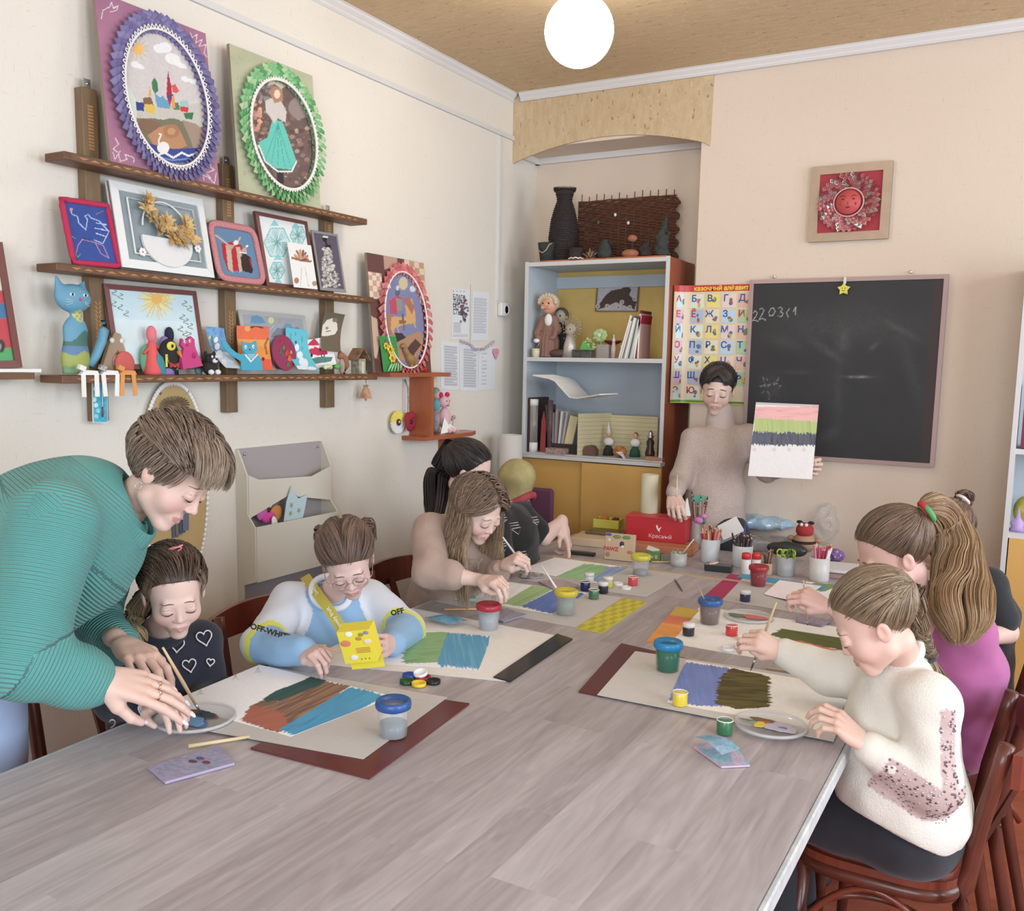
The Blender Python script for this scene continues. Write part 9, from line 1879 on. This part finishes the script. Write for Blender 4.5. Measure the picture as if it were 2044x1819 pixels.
t,r,h=potcup('wooden_cup','small beige cup with short brown pencils and a cone',1529,1146,.024,.045,mat('beige_card_cup',(186,166,136),.7));fill(t,r,h,9,kn((((150,110,70),'short tan'),((96,70,50),'short dark brown')),'pencil in the small beige cup'),.05,.085,.003)
t,r,h=potcup('scissors_cup','cloudy grey plastic cup with green and yellow scissors',1567,1148,.036,.075,mat('cloudy_grey_plastic',(168,170,172),.3))
for k,(c,l)in enumerate((((206,212,60),'yellow handled scissors in the grey cup'),((110,180,70),'green handled scissors in the grey cup'),((70,100,60),'dark green handled scissors in the grey cup'),((170,190,60),'lime handled scissors at the back of the grey cup'))):
 x,y=(-.008+.012*k,.012*(k%2)-.018);s_=thing('scissors',l,'scissors',Vector(t.location)+Vector((x,y,.02)),k*.7);m=flat(c,.4);obj('blades',MB().box((0,0,.02),(.008,.002,.05),M_STEEL),s_)
 for q in(-1,1):obj('handle',MB().tube([(q*.012+.011*math.cos(a),0,.068+.014*math.sin(a))for a in np.linspace(0,6.28,18,endpoint=False)],.0032,m,6,closed=True),s_)
t,r,h=potcup('marker_cup','white cup of pink and white markers, rightmost of the cups',1634,1158,.037,.088,mat('white_plastic_cup',(214,210,208),.35));fill(t,r,h,16,kn((((206,70,110),'hot pink'),((228,224,222),'white'),((214,120,150),'pale pink'),((170,40,60),'crimson')),'marker in the rightmost white cup'),.105,.13,.0045)
for k,px in enumerate((1488,1508)):
 p=dk(px,1146);t=thing('glue_bottle',('left','right')[k]+' white glue bottle with a bright red cap before the dark pencil pot','bottle',(p[0],p[1],.7505));obj('bottle',MB().lathe([(.018,0),(.019,.003),(.019,.055),(.014,.062)],mat('glue_white',(212,204,196),.4),n=20),t);obj('cap',MB().lathe([(.0175,.06),(.0175,.078),(.015,.083),(0,.083)],mat('cap_red',(214,46,46),.3),n=20),t)
t,r,h=potcup('cotton_tub','clear little tub of cotton wool with pencils',1354,1129,.033,.052,mat('clear_tub',(206,204,200),.2,alpha=.55));b=MB()
for k in range(14):b.ell((random.uniform(-.018,.018),random.uniform(-.018,.018),.012+random.random()*.03),.010,mat('cotton_wool',(206,202,198),.95),8)
obj('cotton_wool',b,t);fill(t,r,h,3,[((90,120,80),'short pencil in the cotton wool tub')],.05,.075,.003);single('wooden_stick',MB().cyl((0,0,0),(.06,.0,.085),.0028,flat((214,186,150)),n=6),'pale stick leaning out of the cotton wool tub','stick',world=False,loc=Vector(t.location)+Vector((.0,0,.03)))
p=dk(1434,1140);t=thing('black_tray','low black plastic box with pastel stubs','box',(p[0],p[1],.7505),.1);obj('box',MB().box((0,0,.014),(.105,.045,.028),mat('black_plastic',(46,46,48),.3),bev=.003),t);obj('pastel_stubs',MB().cyl((-.045,-.02,.024),(-.015,.01,.032),.004,flat((206,150,140))).cyl((-.03,-.02,.024),(-.005,.012,.032),.004,flat((226,216,200))),t)
def bx(name,label,cat,px,py,d_,m,rz=.1,z=.7505,X=None):p=dk(px,py,z);t=thing(name,label,cat,(p[0],p[1],z),rz);obj('box',MB().box((0,0,d_[2]/2),d_,m,bev=.002),t);return t
t=bx('green_box','small green carton beside the clear tub','box',1305,1121,(.055,.03,.045),mat('olive_green_card',(104,134,70),.6));text_mb(b:=MB(),'Sv II',.022,M_PAPER,frame((0,-.0155,.022),(1,0,0),(0,0,1)),.0002);obj('lettering',b,t);obj('flap',MB().box((-.005,0,.05),(.05,.028,.002),flat((196,196,186)),rot_to((.3,-.4,1))),t)
bx('grey_box','small grey tin right of the green carton','box',1332,1122,(.035,.03,.032),mat('grey_tin',(130,126,116),.5))
p=dk(1236,1119);t=thing('kraft_carton','leaning kraft coloured printed carton with a red word','box',(p[0],p[1],.7505),.12,-.12);M_KR=mat('kraft_card',(196,166,134),.7);obj('carton',MB().box((0,0,.055),(.125,.022,.11),M_KR,bev=.002),t);b=MB()
for x,z,rx,rz,c in((-.012,.097,.018,.008,(120,140,80)),(.028,.097,.018,.008,(110,136,74)),(.01,.068,.010,.012,(60,54,50)),(.012,.06,.007,.008,(220,214,200)),(-.045,.082,.006,.006,(226,214,196)),(-.047,.022,.010,.010,(150,130,100)),(.046,.038,.012,.007,(196,110,96)),(-.048,.114-.01,.014,.006,(70,90,160))):b.ell((x,-.0115,z),(rx,.0008,rz),flat(c,.6),12)
obj('printed_pictures',b,t);text_mb(b:=MB(),'PAWZ',.022,flat((206,60,56)),frame((-.035,-.012,.045),(1,0,0),(0,0,1)),.0003,.0008);obj('lettering',b,t)
bx('orange_board_stack','flat wooden box with two orange boards under the red carton','box',1318,1098,(.30,.16,.032),mat('orange_board_top',(206,136,96),.5,vcol2=(186,116,80),vs=4),.12);bx('wooden_easel_box','flat pale wooden box at the left end of the desk','box',1190,1085,(.19,.18,.035),mat('pale_birch',(206,178,146),.5,var=.06),.12);bx('black_case','long black case lying before the pale wooden box','case',1160,1108,(.12,.03,.014),mat('black_plastic'),.12)
t=bx('red_carton','large red carton with a white bird emblem and lettering','box',1313,1077,(.265,.115,.105),mat('red_carton',(196,36,44),.4),.14,.783);text_mb(b:=MB(),'Красный',.024,flat((236,200,196)),frame((.022,-.0582,.024),(1,0,0),(0,0,1)),.0002);obj('lettering',b,t)
obj('bird_emblem',MB().prism([(-.014,.018),(-.008,.02),(-.002,.004),(.012,.014),(.004,.0),(.002,-.006),(.006,-.012),(-.002,-.008),(-.008,.0),(-.012,.008)],(.016,-.0582,.055),(1,0,0),(0,0,1),(0,-.0004,0),flat((240,210,206))),t);obj('lid_edge',MB().box((0,0,.106),(.268,.118,.004),mat('red_carton_edge',(212,60,62),.4)),t)
bx('open_magazine','dark magazine lying under the yellow tray','magazine',1212,1064,(.17,.13,.008),mat('dark_magazine',(74,66,60),.35,vcol2=(120,96,60),vs=10),.1,.787)
p=dk(1214,1052,.796);t=thing('yellow_tray','yellow cardboard tray holding orange and brown blocks','tray',(p[0],p[1],.796),.12);M_YT=mat('yellow_card_tray',(206,190,70),.6);obj('tray',MB().box((0,0,.002),(.12,.08,.004),M_YT).box((0,-.04,.02),(.12,.003,.04),M_YT).box((0,.04,.02),(.12,.003,.04),M_YT).box((-.06,0,.02),(.003,.08,.04),M_YT).box((.06,0,.02),(.003,.08,.04),M_YT),t)
obj('blocks',MB().box((-.022,.012,.03),(.035,.03,.03),flat((206,110,50)),bev=.004).box((.03,.016,.028),(.03,.025,.03),flat((86,52,40)),bev=.004),t)
# brush jar, paper cone, bags, toy
t,r,h=potcup('brush_jar','tall clear jar crowded with brushes and a pink ribbon',1392,1092,.032,.12,mat('clear_tub'));t.location[2]=.7505
for k in range(13):
 a=k*2.4;q=.018;L_=random.uniform(.17,.215);dv=Vector((q*math.cos(a)*1.5,q*math.sin(a)*1.3,L_));c=random.choice([(150,60,46),(120,70,50),(190,150,120),(90,60,56)]);cn={150:'red-brown',120:'brown',190:'pale wooden',90:'dark'}[c[0]];single('paint_brush',MB().cyl((0,0,0),dv,.0028,flat(c,.4),.0034,6).cyl(dv,dv*1.06,.003,M_STEEL,n=6).cyl(dv*1.06,dv*1.13,.003,flat((70,46,40)),.001,6),cn+' handled brush in the tall clear jar','brush',cn+' brushes in the tall clear jar',world=False,loc=Vector(t.location)+Vector((q*.3*math.cos(a),q*.3*math.sin(a),.01)))
tl=t.location;single('pink_bow',MB().ell((0,0,0),(.028,.012,.016),mat('pink_tulle',(206,130,190),.6),8).ell((.02,0,.02),(.018,.01,.012),mat('pink_tulle'),8),'pink and violet ribbon bow on the brush jar','ribbon',world=False,loc=tl+Vector((.012,-.028,.125)));single('green_leaf',MB().prism([(-.03,0),(-.01,.02),(.03,.018),(.026,-.004),(0,-.014)],(0,0,0),(1,0,0),(0,0,1),(0,.002,0),mat('mint_card',(90,180,150),.6)),'mint green paper leaf above the brush jar','paper',world=False,loc=tl+Vector((0,-.02,.215)))
single('green_marker',MB().cyl((0,0,0),(-.01,0,.11),.006,flat((206,120,90)),n=8).cyl((-.01,0,.11),(-.0125,0,.14),.0065,flat((60,130,90)),n=8),'thick marker with a green cap right of the brush jar','marker',world=False,loc=tl+Vector((.045,-.03,.002)));single('paper_cone',MB().lathe([(.028,0),(.002,.075)],M_PAPER,n=18,cap=False),'white paper cone standing on the red carton','paper cone',world=False,loc=tl+Vector((-.055,-.03,.145)),ry=.12)
def crum(name,label,cat,px,py,r,m,z=.7505,amp=.012,fr=45,res=.006):
 p=dk(px,py,z);S=SDF(-np.array(r)*1.4,np.array(r)*1.4,res);S.ell((0,0,0),r,.01);S.warp(lambda P_:amp*np.abs(n3(P_,fr,px))-amp*.4);V,F=S.mesh();V=V-[0,0,V[:,2].min()];return single(name,MB().add(V,F,m),label,cat,world=False,loc=(p[0],p[1],z))
M_BAG=mat('glossy_film',(226,232,236),.08,alpha=.25,coat=1.0);M_BBG=mat('blue_film',(110,170,214),.1,vcol2=(196,216,226),vs=14,coat=.8)
crum('plastic_bag','blue glossy plastic packets heaped on papers behind the pencil pots','plastic bag',1505,1058,(.19,.07,.034),M_BBG,.793,.014,38);crum('plastic_bag','clear crinkled cellophane bag standing behind the toy','plastic bag',1645,1090,(.055,.05,.095),M_BAG,.752,.02,60);crum('plastic_bag','clear crumpled film behind the toy on the left','plastic bag',1575,1052,(.05,.03,.03),M_BAG,.797,.014,60)
bx('paper_pile','pile of papers and drawings under the blue packets','paper pile',1515,1092,(.30,.2,.04),mat('paper_pile_edges',(190,190,192),.7,vcol2=(120,116,116),vs=30,stretch=(1,1,40)),.1);crum('dark_bag','dark green-black bag behind the pencil pots','bag',1570,1112,(.085,.035,.032),mat('dark_olive_film',(50,54,50),.3),.7505,.008)
for k,(px,py,r_,l)in enumerate(((1450,1075,.9,'white patterned paper napkin standing behind the red pencils'),(1432,1098,.4,'clear folded film sheet behind the red pencils'))):p=dk(px,1100);single('paper_napkin',MB().prism([(0,0),(.09,.05),(.05,.11),(-.03,.06)],(0,0,0),(1,0,0),(0,0,1),(0,.002,0),M_PAPER if k==0 else M_BAG),l,'napkin',world=False,loc=(p[0]-.01,p[1]+.03*k-.02,.77+.03*(1-k)))
p=dk(1604,1106);t=thing('stuffed_toy','plump beige and red striped stuffed toy with dark ears','toy',(p[0],p[1],.7505));M_TB,M_TR=mat('tan_plush',(186,140,110),.9),mat('red_plush',(176,52,48),.9)
obj('body',MB().ell((0,0,.05),(.05,.045,.045),M_TB,18),t);obj('stripe',MB().lathe([(.05,.05),(.052,.055),(.049,.062)],M_BLK,n=24,cap=False),t)
h=obj('head',MB().ell((0,-.005,.105),(.038,.036,.034),M_TR,18),t)
for s in(-1,1):obj('arm',MB().ell((s*.056,0,.065),(.018,.012,.012),M_TB,10,rot_to((0,.4*s,1))),t);obj('ear',MB().ell((s*.024,0,.138),(.014,.008,.008),M_BLK,8),t);obj('eye',MB().ell((s*.01,-.03,.132),(.008,.006,.008),M_WHT,8),t)
crum('purple_tinsel','purple shiny tinsel at the right end of the desk','tinsel',1666,1122,(.035,.03,.025),mat('purple_foil',(150,116,180),.25,.4),.7505,.014,120,.004)
p=dk(1668,1120);single('scissors',MB().tube([(.012*math.cos(a),0,.02+.014*math.sin(a))for a in np.linspace(0,6.28,18,endpoint=False)],.0035,flat((206,200,50),.4),6,closed=True),'yellow scissor loop standing beside the purple tinsel','scissors',world=False,loc=(p[0],p[1]-.03,.76))
bx('drawing_pad','white drawing pad lying at the right end of the desk','drawing pad',1712,1140,(.22,.17,.012),mat('pad_white',(222,220,224),.6),.12,.765);bx('pink_folder','pinkish folder under the white drawing pad','folder',1708,1150,(.24,.18,.012),mat('pink_brown_folder',(176,140,132),.6),.12)
for w in list(bpy.data.window_managers):pass
print('objects',len(bpy.data.objects),'verts',sum(len(m.vertices)for m in bpy.data.meshes),'time %.1f'%(time.time()-T0))
